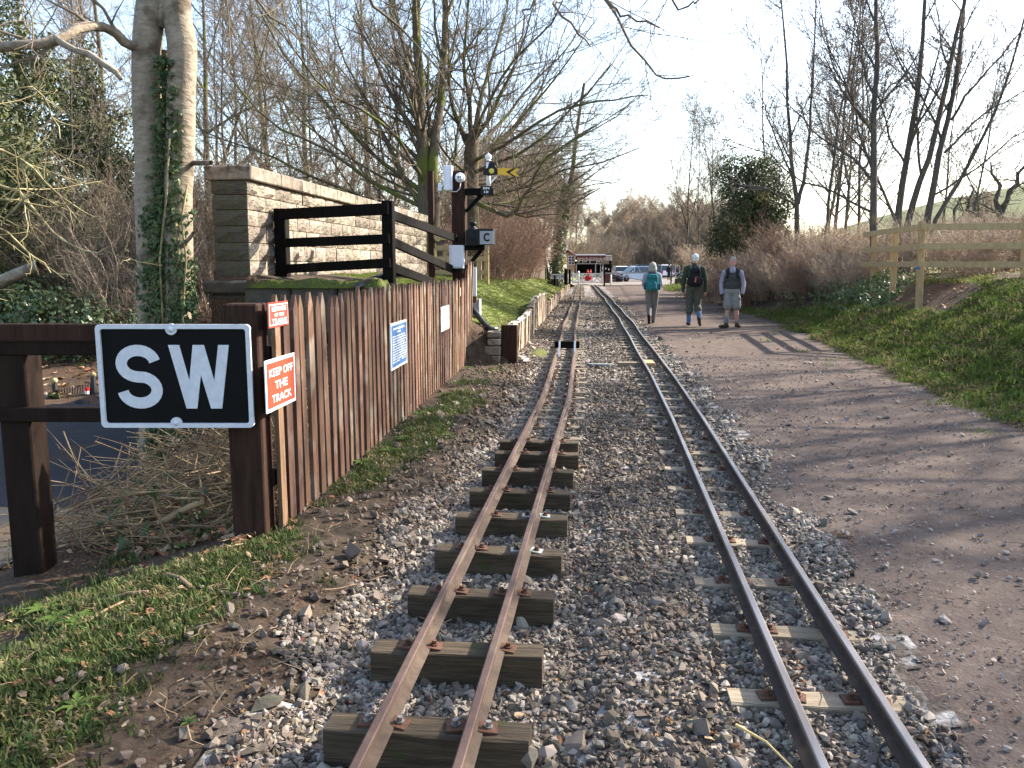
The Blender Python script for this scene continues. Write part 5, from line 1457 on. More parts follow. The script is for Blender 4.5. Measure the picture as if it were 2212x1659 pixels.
# the ivied trunk beyond the SWITCH board
p = pix(47.0); T = Tree(105)
T.limb(p((1198, 640), (1203, 560), (1210, 500), (1222, 430), (1235, 380), (1245, 300), (1262, 180)), .26, .08, 12, 9, 0, .02, [LV(9, (40, 75), .3, .04, .12, 6, 4, .02, lo=.35)] + TLf[1:])
T.limb(p((1225, 420), (1260, 395, 1), (1290, 370, 1.5), (1320, 345, 2)), .07, .02, 7, 5, 0, .03, TLf[1:])
it = own_tree('ivied_trunk', T, MT['bark'], MT['twigs_grey'], 'leaning bare tree with its lower trunk wrapped in dark ivy near the SWITCH board', G(onY(1198, 640, 47).x, 47))
r = np.random.default_rng(8); spots = []
for i in range(2600):
    y = r.uniform(395, 640); x = np.interp(y, [395, 430, 500, 560, 640], [1232, 1222, 1210, 1203, 1198]); a = r.uniform(0, 6.28); rr = .27 + .12 * r.random() + .12 * (y - 395) / 245 * r.random()
    q = onY(x, y, 47); spots.append(((q.x + math.cos(a) * rr, 47 + math.sin(a) * rr, q.z), (math.cos(a), math.sin(a), .3)))
V, F = ivy_leaves(spots, .075, 9); tag(put('ivy', npmesh('ivy', V, F, MT['ivy']), it, (0, 0, 0)), kind='stuff')

# ---- bushes and thickets
def bush(seed, n, h, w, mat, levels, r0=.012, out=.5):
    T = Tree(seed); q = T.r
    for i in range(n):
        a = q.uniform(0, 6.28); rr = w * math.sqrt(q.random()) * .5; x, y = math.cos(a) * rr, math.sin(a) * rr
        hh = h * q.uniform(.55, 1.05); k = out * q.uniform(.2, 1)
        pts = [(x, y, -.1), (x + math.cos(a) * k * hh * .2, y + math.sin(a) * k * hh * .2, hh * .4), (x + math.cos(a) * k * hh * .5 + q.gauss(0, .16) * h / 2, y + math.sin(a) * k * hh * .5 + q.gauss(0, .16) * h / 2, hh * .75), (x + math.cos(a) * k * hh * .75, y + math.sin(a) * k * hh * .75, hh)]
        T.limb(pts, r0, r0 * .4, 6, 4, 0, .02, levels)
    return T
BL = [LV(7, (15, 45), .4, .08, .12, 4, 3, .007, lo=.2), LV(5, (20, 50), .45, .06, .16, 3, 3, .0055, lo=.15, lmin=.15)]
red_b = [bush(400 + i, 75, 2.4, 2.2, None, [LV(9, (20, 65), .42, .04, .24, 4, 3, .0075, lo=.15, dens=9), LV(6, (20, 65), .5, .03, .28, 3, 3, .006, lo=.1, lmin=.18, dens=12)], .011, 1.0).meshes(MT['twigs_red'], MT['twigs_red'], 'bush') for i in range(2)]
tan_b = [bush(410 + i, 75, 1.8, 2.0, None, [LV(9, (20, 60), .45, .05, .2, 4, 3, .0068, lo=.15, dens=9), LV(6, (20, 60), .5, .04, .25, 3, 3, .0055, lo=.1, lmin=.16, dens=12)], .009, .9).meshes(MT['twigs_tan'], MT['twigs_tan'], 'bush') for i in range(2)]
grey_b = [bush(420 + i, 34, 5.5, 3.2, None, [LV(11, (20, 65), .38, .05, .2, 5, 3, .011, lo=.12), LV(8, (20, 65), .45, .04, .24, 3, 3, .009, lo=.1, lmin=.25)], .028, .75).meshes(MT['twigs_tan'], MT['twigs_grey'], 'thicket') for i in range(2)]
g1 = 'reddish brown bare bushes along the top of the sunny bank'
for i, (x, Y, s) in enumerate(((1065, 26, .7), (1080, 29, .8), (1092, 32, .85), (1105, 35, .85), (1118, 39, .85), (1070, 33, 1.0), (1085, 37, 1.1), (1128, 44, .8))):
    X = onY(x, 575, Y).x; place_tree('bare_bush', red_b[i % 2], 'dense reddish brown bare bush on the bank behind the siding', G(X, Y), i * 1.9, s, g1, 'bush')
g1 = 'tall bare thickets behind the sunny bank'
for i, (x, Y, s) in enumerate(((1065, 40, .75), (1090, 44, .85), (1100, 48, .85), (1115, 54, .9), (1130, 62, .9), (1050, 38, .8), (1020, 36, .8), (1000, 42, .8), (1145, 72, .9), (1090, 60, 1.0))):
    X = onY(x, 575, Y).x; place_tree('bare_thicket', grey_b[i % 2], 'tall tangled bare thicket rising behind the reddish bushes', G(X, Y), i * 2.1, s, g1, 'thicket')
g1 = 'tall bare thickets on the left woodland slope'
for i, (x, Y, s) in enumerate(((230, 22, .6), (290, 24, .65), (180, 25, .7), (450, 25, .75), (520, 27, .75), (590, 28, .8), (680, 29, .8), (760, 30, .8), (840, 31, .85), (130, 21, .6), (270, 19, .5), (480, 23, .6))):
    X = onY(x, 575, Y).x; place_tree('bare_thicket', grey_b[i % 2], 'tangled bare undergrowth thicket on the woodland slope', G(X, Y), i * 2.1 + 1, s, 'undergrowth thickets on the woodland slope', 'thicket')
g1 = 'brown bare hedge bushes above the path'
for i, (x, Y, s) in enumerate(((1860, 22.5, .62), (1835, 25, .66), (1810, 24, .58), (1785, 26, .66), (1760, 25.5, .58), (1725, 27, .64), (1700, 29, .68), (1665, 29, .64), (1640, 31, .72), (1610, 30, .7), (1585, 34, .8), (1555, 36, .85), (1540, 41, .95), (1530, 46, 1.05), (1700, 31, .75), (1820, 27, .75), (1760, 29, .75), (1625, 34, .8), (1680, 33, .8), (1735, 31, .8), (1570, 40, .95))):
    X = onY(x, 575, Y).x; place_tree('bare_bush', (tan_b + tan_b + red_b[:1])[i % 5], 'dense dry brown bush in the hedge above the dirt path', G(X, Y), i * 1.3, s, g1, 'bush')
# ivy and brambles at the hedge foot
r = np.random.default_rng(12); spots = []
for i in range(5200):
    Y = r.uniform(18.5, 44); d = r.normal(1.75, .38) + .02 * (Y - 18); X = float(path_r(Y)) + d
    clump = max(0, float(vnoise(X, Y, .9, 61)) - .3)
    spots.append(((X, Y, gzf(X, Y) + r.random() * (.12 + .9 * clump)), (-.4, -.6, .8)))
V, F = ivy_leaves(spots, .065, 13)
tag(put('ivy_ground_cover', npmesh('ivy_ground_cover', V, F, MT['ivy'])), 'dark ivy ground cover along the foot of the brown hedge', 'ground cover', kind='stuff')

# ---- the right-hand trees, seen against the light
RB = [LV(11, (20, 42), .5, .06, .06, 5, 4, .008, lo=.15), LV(9, (22, 50), .5, .05, .10, 4, 3, .007, lo=.1), LV(5.5, (25, 60), .5, .04, .18, 3, 3, .0055, lo=.1, lmin=.15)]
p = pix(24.0); T = Tree(110)
for c, r0 in ((((1938, 620), (1938, 500), (1945, 430), (1960, 330), (1980, 220), (1990, 110), (2000, 0), (2008, -160)), .17),
              (((1957, 620), (1960, 500), (1978, 420), (2010, 330), (2040, 200), (2062, 90), (2090, -20), (2110, -150)), .16),
              (((1975, 620), (1995, 520), (2010, 440), (2030, 330), (2062, 190, .4), (2080, 60, .8), (2092, -140, 1)), .18),
              (((1998, 540), (2030, 460), (2090, 360), (2150, 240), (2190, 120), (2240, -60)), .10)):
    T.limb(p(*c), r0 * .72, r0 * .2, 13, 9, 0, .015, [LV(6, (25, 50), .35, .07, .08, 7, 5, .012, lo=.3, part=0, rmax=.05)] + RB)
for c, r0 in ((((1945, 500), (1905, 410), (1870, 330), (1830, 290), (1790, 210)), .07), (((2055, 260), (2100, 190), (2170, 110), (2240, 20)), .06), (((2040, 330), (2120, 250), (2180, 215), (2260, 170)), .05), (((2020, 420), (2100, 370), (2200, 290), (2300, 250)), .05), (((1958, 360), (1925, 300), (1900, 220), (1880, 120)), .05)):
    T.limb(p(*c), r0 * .7, .012, 9, 6, 0, .02, RB)
own_tree('stemmed_tree', T, MT['bark_dark'], MT['twigs_dark'], 'group of tall bare stems rising from one base behind the pale fence', G(onY(1960, 620, 24).x, 24))
p = pix(22.5); T = Tree(111)
P, R = T.limb(p((1890, 640), (1888, 540), (1886, 460), (1888, 370), (1886, 280), (1890, 200), (1895, 110), (1892, 20), (1896, -160)), .115, .04, 14, 9, 0, .01, [LV(6, (25, 50), .3, .06, .09, 6, 5, .012, lo=.4, part=0, rmax=.05)] + RB)
for c, r0 in ((((1886, 395), (1850, 350), (1810, 320), (1770, 295), (1725, 250), (1690, 200)), .06), (((1888, 360), (1860, 310), (1850, 250), (1825, 180), (1790, 100), (1770, 0)), .055), (((1888, 290), (1860, 250), (1830, 200), (1790, 120), (1770, 40)), .05), (((1890, 210), (1870, 150), (1850, 60), (1830, -40)), .05), (((1886, 460), (1840, 435), (1790, 410), (1720, 385), (1650, 330), (1560, 300)), .055), (((1890, 230), (1930, 180), (1980, 150)), .03)):
    T.limb(p(*c), r0 * .7, .010, 10, 6, 0, .025, RB)
own_tree('slim_tree', T, MT['bark_dark'], MT['twigs_dark'], 'straight slim bare tree at the hedge end of the pale fence', G(onY(1890, 640, 22.5).x, 22.5))
p = pix(29.0); T = Tree(112)
for c, r0 in ((((1725, 620), (1724, 520), (1722, 440), (1715, 390), (1708, 320), (1702, 230), (1700, 120), (1690, 20), (1680, -140)), .16), (((1724, 440), (1735, 390), (1748, 300), (1752, 200), (1760, 90), (1765, -60)), .11), (((1770, 620), (1785, 500), (1792, 430), (1800, 340), (1812, 250), (1830, 190), (1850, 110), (1860, 0)), .10), (((1715, 400), (1690, 330), (1660, 260), (1640, 190)), .05), (((1722, 450), (1660, 410), (1600, 400), (1540, 380)), .05)):
    T.limb(p(*c), r0 * .72, .016, 12, 8, 0, .02, [LV(6, (25, 55), .32, .05, .1, 6, 5, .012, lo=.25, part=0, rmax=.05)] + RB)
own_tree('forked_tree', T, MT['bark_dark'], MT['twigs_dark'], 'tall forked bare tree growing through the brown hedge', G(onY(1725, 620, 29).x, 29))
p = pix(33.0); T = Tree(113)
for c, r0 in ((((2170, 620), (2165, 520), (2150, 450), (2160, 400), (2140, 350)), .2), (((2160, 470), (2185, 420), (2210, 370), (2240, 330)), .12), (((2165, 520), (2120, 480), (2090, 440), (2100, 400)), .1), (((2210, 600), (2230, 500), (2215, 420), (2225, 350)), .14), (((2080, 600), (2070, 520), (2062, 470), (2080, 420)), .08)):
    T.limb(p(*c), r0, .03, 9, 8, 0, .06, [LV(8, (30, 75), .5, .02, .3, 5, 4, .014, lo=.3), LV(7, (30, 75), .5, .02, .3, 4, 3, .010, lo=.1), LV(4, (30, 70), .5, .02, .3, 3, 3, .008, lo=.1, lmin=.2)])
own_tree('gnarled_tree', T, MT['bark_dark'], MT['twigs_dark'], 'low gnarled bare tree beyond the pale fence, against the green field', G(onY(2170, 620, 33).x, 33))
g1 = 'bare trees along the right bank'
for i, (X, Y, m, s) in enumerate(((10.8, 15.4, thin[0], .9), (11.5, 12.5, thin[1], .95), (8.6, 33, thin[0], .85), (13, 17.5, thin[2], .9))):
    place_tree('bare_tree', m, 'bare tree standing on the bank beyond the pale fence', G(X, Y), i * 2.6, s, g1)
g1 = 'bushes and fallen brush behind the pale fence'
for i, (X, Y, s) in enumerate(((7.6, 18.6, .55), (8.6, 19.5, .6), (9.6, 18.2, .55), (10.8, 19.6, .6), (8.0, 21.5, .7), (9.4, 22, .7), (11.5, 22.5, .8), (13, 21, .7), (7.4, 25, .8), (10.4, 26, .8))):
    place_tree('bare_bush', tan_b[i % 2], 'low straggly undergrowth bush behind the pale fence', G(X, Y), i * 1.1, s, g1, 'bush')
g1 = 'bare trees of the wood around the line'
for i, (X, Y, m, s) in enumerate(((17.5, 19, tall[0], .9), (15.5, 11, thin[0], 1.0), (19, 14, tall[1], .9), (14.5, 15.5, tall[1], .95), (12, 11, tall[0], .9), )):
    place_tree('bare_tree', m, 'bare woodland tree standing close to the line', G(X, Y), i * 2.2, s, g1)
g1 = 'thin bare trees behind the brown hedge'
for i, (x, Y, s) in enumerate(((1820, 36, .85), (1660, 40, .85), (1765, 44, .95), (1850, 31, .75), (2085, 40, .8), (1905, 38, .85), (2030, 46, .9))):
    X = onY(x, 575, Y).x; place_tree('bare_tree', thin[i % 3], 'thin bare tree rising behind the brown hedge', G(X, Y), i * 2.9, s, g1)
g1 = 'bare trees beside the path towards the car park'
for i, (x, Y, s) in enumerate(((1480, 50, .82), (1510, 54, .78), (1560, 48, .72), (1535, 60, .85), (1450, 68, .7))):
    X = onY(x, 575, Y).x; place_tree('bare_tree', thin[i % 3], 'thin upright bare tree beside the path near the hedge end', G(X, Y), i * 1.2, s, g1)
g1 = 'brown bare trees beyond the car park'
k = 0
for row, (Y, n, x0, x1) in enumerate(((124, 14, 1345, 1640), (136, 16, 1310, 1640), (150, 16, 1215, 1640), (175, 14, 1150, 1680))):
    for i in range(n):
        X = onY(x0 + (x1 - x0) * i / (n - 1), 575, Y).x; k += 1
        place_tree('bare_tree', far[k % 3], 'rounded brown bare tree beyond the parked cars', G(X, Y), k * 1.37, (.95, 1.05, 1.1, 1.2)[row] * (.85 + .3 * ((k * 7) % 5) / 5), g1)
g1 = 'bare thickets behind the station'
for i, (x, Y, s) in enumerate(((1175, 92, 1.1), (1200, 98, 1.1), (1225, 104, 1.1), (1255, 108, 1.0), (1285, 112, 1.0), (1315, 114, 1.0), (1185, 78, .9), (1340, 118, 1.0), (1400, 122, 1.0), (1460, 122, 1.0))):
    X = onY(x, 575, Y).x; place_tree('bare_thicket', grey_b[i % 2], 'bare brown thicket growing behind the small station', G(X, Y), i * 1.6, s, g1, 'thicket')
g1 = 'bare trees on the far side of the field'
for i, (X, Y) in enumerate(((38, 60), (46, 70), (30, 52), (55, 84), (62, 100), (26, 46), (70, 120), (40, 95))):
    place_tree('bare_tree', far[i % 3], 'small bare tree at the edge of the far green field', G(X, Y), i * 1.9, .8, g1)

# ---- bramble heap and weeds by the fence
T = Tree(120); q = T.r
for i in range(1500):
    x = q.uniform(-3.7, -2.0); y = q.uniform(4.42, 7.2); z0 = gzf(x, y)
    top = (.72 + .05 * (y - 4.4)) * min(1, max(.3, (x + 3.5) / 1.0)); z = z0 + q.random() ** 1.3 * top
    a = q.uniform(0, 6.28) if q.random() < .5 else q.gauss(0, .5); e = q.gauss(.12, .4); L = q.uniform(.2, .95)
    d = (math.cos(a) * math.cos(e), math.sin(a) * math.cos(e) * .7, math.sin(e)); bnd = q.uniform(-.18, .02)
    pts = [(x + d[0] * L * t, y + d[1] * L * t, max(z + d[2] * L * t + bnd * L * (t * t) * 1.5, gzf(x, y) - .02)) for t in (0, .25, .5, .75, 1)]
    pts = [(min(a_, -1.98), max(b_, 4.40), c_) for a_, b_, c_ in pts]
    r0 = q.choice((.0025, .003, .004, .006)) ; T.add(pts, [r0, r0, r0 * .9, r0 * .8, r0 * .6], 4, 1)
    if i % 3 == 0: T.branch(pts, [r0] * 5, [LV(2, (30, 70), .4, -.02, .2, 4, 3, .002)])
T.limb([(-2.62, 4.5, -.02), (-2.45, 4.52, .08), (-2.32, 4.5, .13)], .022, .018, 5, 7, 1)
T.limb([(-2.25, 4.6, .18), (-2.15, 4.6, .3), (-2.08, 4.62, .36)], .013, .009, 4, 6, 1)
bh = thing('bramble_heap', 'tangled heap of dry straw-coloured brambles behind the dark fence', 'brambles', (-2.5, 4.8, -.1))
put('stems', T.meshes(MT['bramble'], MT['bramble'], 'bramble')[1], bh, (0, 0, 0))
spots = [((q.uniform(-3.0, -2.05), q.uniform(4.4, 4.9), q.uniform(-.12, .22)), (q.gauss(0, .4), -1, .6)) for _ in range(130)]
V, F = ivy_leaves(spots, .034, 14); put('leaves', npmesh('bramble_leaves', V, F, MT['ivy']), bh, (0, 0, 0))
def weed(label, x, y, n, s, seed, lobes=4, name='weed'):
    q = random.Random(seed); w = onz(x, y, 0); z = gzf(w.x, w.y)
    e = thing(name, label, 'weed', (w.x, w.y, z))
    for i in range(n):
        a = 6.28 * i / n + q.uniform(-.3, .3); L = s * q.uniform(.7, 1.2); b = MB()
        ux_ = Vector((math.cos(a), math.sin(a), 0)); vx_ = Vector((-ux_.y, ux_.x, 0)); k = 7; vs = []
        for j in range(k):
            t = j / (k - 1); c = Vector((w.x, w.y, z)) + ux_ * L * t + Vector((0, 0, L * (.75 * t - .6 * t * t) + .006))
            wd = L * .17 * math.sin(math.pi * min(t * .93 + .07, 1)) * (1 if j % 2 or lobes == 0 else .55)
            vs += [c - vx_ * wd + Vector((0, 0, .004)), c, c + vx_ * wd + Vector((0, 0, .004))]
        b.add(vs, [f for j in range(k - 1) for f in ([3 * j, 3 * j + 1, 3 * j + 4, 3 * j + 3], [3 * j + 1, 3 * j + 2, 3 * j + 5, 3 * j + 4])])
        b.build('leaf', MT['weed'], e, True)
MT['weed'] = M('weed_leaf', (.095, .145, .030), (.055, .088, .020), 30, .65, .2, spec=.15, translucent=.25, vary=.15)
weed('lush ferny green weed clump growing in the verge grass', 170, 1350, 26, .10, 1)
weed('jagged dandelion rosette near the dark fence post', 120, 1305, 11, .085, 2)
weed('dandelion plant with dark leaves in the verge grass', 165, 1545, 8, .075, 3)
weed('little bright green seedling in bare soil by the stones', 757, 2304 / 1.85 + 290, 5, .03, 4, 0)
weed('little bright green seedling beside a white pebble', 405, 1548, 6, .035, 5, 0)
weed('broad-leaved weed at the foot of the dark fence post', 90, 1262, 7, .09, 6, 0)
weed('leafy weed at the foot of the large SW post', 395, 1165, 7, .06, 7)
for i, (x, y) in enumerate(((905, 905), (870, 960), (960, 860), (985, 840), (1010, 800), (840, 985), (780, 1010))):
    weed('low leafy weed clump along the foot of the picket fence', x, y, 9, .09, 20 + i)
for o in [o for o in COL if o.get('label') == 'low leafy weed clump along the foot of the picket fence']: o['group'] = 'weeds along the picket fence'

# ------------------------------------------------------------------ people
def human(name, label, loc, rotz, prims, mats, extras=(), voxel=.010):
    """prims: ('c', p0, p1, r0, r1, mat) tapered limb or ('e', centre, radii, mat); fused into one continuous skin"""
    b = MB()
    for q in prims:
        if q[0] == 'c':
            p0, p1 = Vector(q[1]), Vector(q[2]); n = 5
            b.tube([p0 + (p1 - p0) * (k / n) for k in range(n + 1)], [q[3] + (q[4] - q[3]) * k / n for k in range(n + 1)], 14)
            b.ball(p0, q[3] * .995, 12, 8); b.ball(p1, q[4] * .995, 12, 8)
        else:
            b.ball(q[1], q[2], 18, 12)
    me0 = b.mesh('figure', mats[0])
    ob = bpy.data.objects.new('figure', me0); COL.link(ob)
    m = ob.modifiers.new('r', 'REMESH'); m.mode = 'VOXEL'; m.voxel_size = voxel
    m = ob.modifiers.new('s', 'SMOOTH'); m.iterations = 2; m.factor = .5
    dg = bpy.context.evaluated_depsgraph_get()
    me = bpy.data.meshes.new_from_object(ob.evaluated_get(dg))
    bpy.data.objects.remove(ob); me.name = 'body'
    n = len(me.polygons); C = np.empty(n * 3); me.polygons.foreach_get('center', C); C = C.reshape(-1, 3)
    best = np.full(n, 1e9); mi = np.zeros(n, np.int32)
    for q in prims:
        if q[0] == 'c':
            a, c = np.array(q[1], float), np.array(q[2], float); d = c - a
            t = np.clip(((C - a) @ d) / (d @ d), 0, 1); ds = np.linalg.norm(C - a - t[:, None] * d, axis=1) - (q[3] + (q[4] - q[3]) * t); k = q[5]
        else:
            rr = np.array(q[2], float); v = (C - np.array(q[1])) / rr; L_ = np.linalg.norm(v, axis=1); ds = (L_ - 1) * rr.min(); k = q[3]
        w = ds < best; best[w] = ds[w]; mi[w] = k
    me.materials.clear()
    for m_ in mats: me.materials.append(m_)
    me.polygons.foreach_set('material_index', mi); me.polygons.foreach_set('use_smooth', np.ones(n, bool)); me.update()
    e = thing(name, label, 'person', loc); e.rotation_euler = (0, 0, rotz)
    o = bpy.data.objects.new('body', me); o.parent = e; COL.link(o)
    for nm, mb, mat, sm in extras:
        o = bpy.data.objects.new(nm, mb.mesh(nm, mat, smooth=sm)); o.parent = e; COL.link(o)
    return e
def hand(prims, w, d, mat, s=1, side=1, curl=.35):
    """wrist w, direction d (unit): a palm, four fingers and a thumb, slightly curled"""
    w, d = Vector(w), Vector(d).normalized()
    fwd = Vector((0, 1, 0)); fwd = (fwd - d * fwd.dot(d)).normalized(); out = d.cross(fwd)
    prims.append(('c', tuple(w), tuple(w + d * .045 * s), .030 * s, .028 * s, mat))
    prims.append(('e', tuple(w + d * .062 * s), (.026 * s, .042 * s, .050 * s), mat))
    for k, L in enumerate((.068, .078, .072, .056)):
        b = w + d * .10 * s + fwd * (.030 - .020 * k) * s
        m = b + d * L * .5 * s - out * side * .006; e = m + (d * .8 - out * side * curl).normalized() * L * .5 * s
        prims.append(('c', tuple(b), tuple(m), .0105 * s, .010 * s, mat)); prims.append(('c', tuple(m), tuple(e), .010 * s, .0085 * s, mat))
    b = w + d * .045 * s + fwd * .034 * s; m = b + (d * .7 + fwd * .7) * .035 * s; e = m + (d + fwd * .25).normalized() * .032 * s
    prims.append(('c', tuple(b), tuple(m), .013 * s, .012 * s, mat)); prims.append(('c', tuple(m), tuple(e), .012 * s, .010 * s, mat))
def leg(prims, hip, knee, ank, toe, r, mats):
    """mats: thigh, shin, boot; toe = direction of the foot"""
    prims.append(('c', hip, knee, r[0], r[1], mats[0])); prims.append(('c', knee, ank, r[2], r[3], mats[1]))
    a, t = Vector(ank), Vector(toe).normalized()
    up = Vector((0, 0, 1)); dn = (-up - t * (-up).dot(t)).normalized()
    heel = a + dn * .055 - t * .045
    prims.append(('c', tuple(a + dn * -.03), tuple(a + dn * .035), .050, .052, mats[2]))
    prims.append(('c', tuple(heel), tuple(heel + t * .13), .040, .044, mats[2])); prims.append(('c', tuple(heel + t * .12), tuple(heel + t * .215), .046, .036, mats[2]))
def headprims(prims, z, skin, turn=0.0, neck_y=0.0, face=True):
    c, s = math.cos(turn), math.sin(turn)
    def R(x, y, dz): return (x * c - y * s, neck_y + x * s + y * c, z + dz)
    prims.append(('e', R(0, -.008, .018), (.074, .092, .098), skin)); prims.append(('e', R(0, .022, -.045), (.056, .064, .068), skin))
    prims.append(('c', R(0, -.01, -.17), R(0, .0, -.05), .056, .052, skin))
    for k in (-1, 1): prims.append(('e', R(k * .075, -.012, -.012), (.013, .020, .031), skin))
    if face:
        prims.append(('c', R(0, .084, .012), R(0, .103, -.022), .010, .015, skin)); prims.append(('e', R(0, .083, -.062), (.026, .012, .010), skin)); prims.append(('e', R(0, .080, .030), (.048, .012, .010), skin))
def cloth(name, a, b_, sc=20, **k): return M(name, a, b_, sc, .9, .3, spec=.15, **k)
SKIN = M('skin', (.50, .265, .195), (.42, .215, .155), 12, .6, .1); SKIN_H = M('skin_hand', (.42, .19, .14), (.36, .16, .115), 12, .6, .1)
HAIR = M('grey_hair', (.34, .32, .28), (.20, .185, .16), 60, .75, .6, (1, 1, .2)); HAIRW = M('white_hair', (.68, .67, .66), (.52, .51, .50), 60, .75, .6, (1, 1, .2))
BOOT = cloth('boot_leather', (.075, .050, .036), (.045, .031, .023)); BOOTB = cloth('boot_black', (.022, .021, .022), (.015, .014, .015))

# woman with the teal rucksack
W1 = [cloth('pale_jacket', (.29, .31, .35), (.22, .24, .275)), cloth('grey_trousers', (.165, .155, .145), (.115, .108, .10)), BOOTB, SKIN, cloth('purple_collar', (.13, .065, .10), (.09, .045, .07)), cloth('jacket_hem', (.27, .28, .30), (.20, .21, .225))]
P_ = []
leg(P_, (-.085, 0, .84), (-.075, .03, .47), (-.06, -.22, .20), (.02, .45, -.88), (.105, .080, .078, .058), (1, 1, 2))
leg(P_, (.085, 0, .84), (.075, .10, .46), (.045, .14, .095), (.05, 1, 0), (.105, .080, .078, .058), (1, 1, 2))
P_ += [('e', (0, 0, .85), (.170, .125, .11), 1), ('e', (0, 0, .915), (.182, .130, .115), 5), ('e', (0, .0, 1.0), (.180, .130, .20), 0), ('e', (0, .0, 1.18), (.185, .120, .17), 0), ('c', (-.145, 0, 1.27), (.145, 0, 1.27), .070, .070, 0), ('c', (0, -.01, 1.29), (0, 0, 1.37), .085, .070, 4), ('e', (0, -.04, 1.335), (.10, .07, .05), 4)]
for k in (-1, 1):
    P_ += [('c', (k * .175, 0, 1.26), (k * .225, .0, 1.02), .068, .058, 0), ('c', (k * .225, 0, 1.02), (k * .150, .17, .93), .056, .045, 0)]
    hand(P_, (k * .145, .18, .925), (-k * .45, .85, -.1), 3, .95, k)
headprims(P_, 1.475, 3)
hb = MB(); hb.ball((0, -.018, 1.498), (.100, .108, .115), 20, 12); hb.ball((0, -.045, 1.425), (.104, .075, .095), 18, 10)
for k in (-1, 1): hb.ball((k * .075, -.015, 1.42), (.040, .06, .08), 12, 8)
w1 = onz(1407, 698, 0)
human('person', 'walker in pale grey jacket and grey trousers wearing a teal rucksack', (w1.x, w1.y, gzf(w1.x, w1.y) + .004), -.06, P_, W1, [('hair', hb, HAIR, True)])
def backpack(label, loc, rotz, z0, z1, w, d, mats, lid, pocket, tagc=None, shoulder=1.27):
    e = thing('rucksack', label, 'rucksack', loc); e.rotation_euler = (0, 0, rotz)
    def sub(nm, mb, mat, sm=True):
        o = bpy.data.objects.new(nm, mb.mesh(nm, mat, smooth=sm)); o.parent = e; COL.link(o)
        s_ = o.modifiers.new('b', 'BEVEL'); s_.width = .035; s_.segments = 3; s_.limit_method = 'ANGLE'
    y = -.115
    b = MB(); b.box((0, y - d / 2, (z0 + z1) / 2), (w, d, z1 - z0), taper=.86); sub('main_bag', b, mats[0])
    b = MB(); b.box((0, y - d / 2 - .015, z1 - .02), (w * .92, d * 1.1, .12), taper=.8); sub('top_lid', b, mats[lid])
    b = MB(); b.box((0, y - d - .02, z0 + (z1 - z0) * .36), (w * .72, .09, (z1 - z0) * .5), taper=.85); sub('front_pocket', b, mats[pocket])
    for k in (-1, 1):
        b = MB(); b.box((k * w * .52, y - d * .45, z0 + (z1 - z0) * .3), (.09, d * .8, (z1 - z0) * .45), taper=.85); sub('side_pocket', b, mats[1])
        b = MB(); b.tube([(k * .085, y - .01, z1 - .03), (k * .10, -.07, shoulder + .06), (k * .105, .03, shoulder + .075), (k * .11, .115, shoulder - .03), (k * .13, .135, shoulder - .15)], [.024] * 5, 8)
        o = bpy.data.objects.new('shoulder_strap', b.mesh('shoulder_strap', mats[2], smooth=True)); o.parent = e; COL.link(o)
    b = MB(); b.tube([(-.03, y - .03, z1 + .03), (0, y - .03, z1 + .06), (.03, y - .03, z1 + .03)], [.008] * 3, 6)
    o = bpy.data.objects.new('grab_loop', b.mesh('grab_loop', mats[2], smooth=True)); o.parent = e; COL.link(o)
    if tagc:
        b = MB(); b.box((-.005, y - d - .07, z0 + (z1 - z0) * .40), (.03, .014, .13), Matrix.Rotation(.12, 3, 'Y'))
        o = bpy.data.objects.new('orange_tab', b.mesh('orange_tab', tagc)); o.parent = e; COL.link(o)
    return e
teal = cloth('teal_nylon', (.030, .175, .185), (.018, .115, .125)); navy = cloth('navy_nylon', (.035, .055, .085), (.022, .036, .058)); blackn = cloth('black_nylon', (.018, .018, .021), (.011, .011, .013)); greyn = cloth('grey_webbing', (.16, .15, .165), (.10, .095, .105))
backpack('teal rucksack with dark blue base on the back of a walker', (w1.x, w1.y, gzf(w1.x, w1.y)), -.06, .86, 1.26, .34, .17, [teal, navy, teal], 0, 0)

# white-haired man in green with the black daypack
W2 = [cloth('green_fleece', (.045, .058, .034), (.028, .037, .022)), cloth('olive_trousers', (.085, .084, .062), (.055, .054, .04)), BOOT, SKIN_H, cloth('blue_gaiter', (.10, .145, .24), (.07, .10, .17)), SKIN]
P_ = []
leg(P_, (-.09, 0, .93), (-.105, .03, .50), (-.105, .0, .10), (-.15, 1, 0), (.112, .086, .074, .060), (1, 4, 2))
leg(P_, (.09, 0, .93), (.095, -.02, .50), (.13, -.26, .21), (.25, .45, -.85), (.112, .086, .074, .060), (1, 4, 2))
P_ += [('c', (-.105, .02, .50), (-.105, .0, .36), .086, .092, 1), ('c', (.095, -.02, .50), (.11, -.11, .41), .086, .092, 1)]
P_ += [('e', (0, 0, .96), (.18, .125, .13), 1), ('e', (0, 0, 1.10), (.185, .130, .18), 0), ('e', (0, .0, 1.30), (.205, .128, .20), 0), ('c', (-.165, 0, 1.44), (.165, 0, 1.44), .072, .072, 0), ('c', (0, -.005, 1.46), (0, 0, 1.545), .085, .066, 0)]
for k in (-1, 1):
    el = (k * .275, -.02, 1.13); wr = (k * .275, .0 + .02 * k, .88)
    P_ += [('c', (k * .20, 0, 1.43), el, .070, .058, 0), ('c', el, wr, .056, .044, 0)]
    hand(P_, wr, (-k * .06, .1, -1), 3, 1.0, k)
headprims(P_, 1.685, 5)
hb = MB(); hb.ball((0, -.015, 1.715), (.089, .102, .096), 20, 12); hb.ball((0, -.045, 1.66), (.074, .060, .065), 18, 10)
w2 = onz(1497, 704, 0)
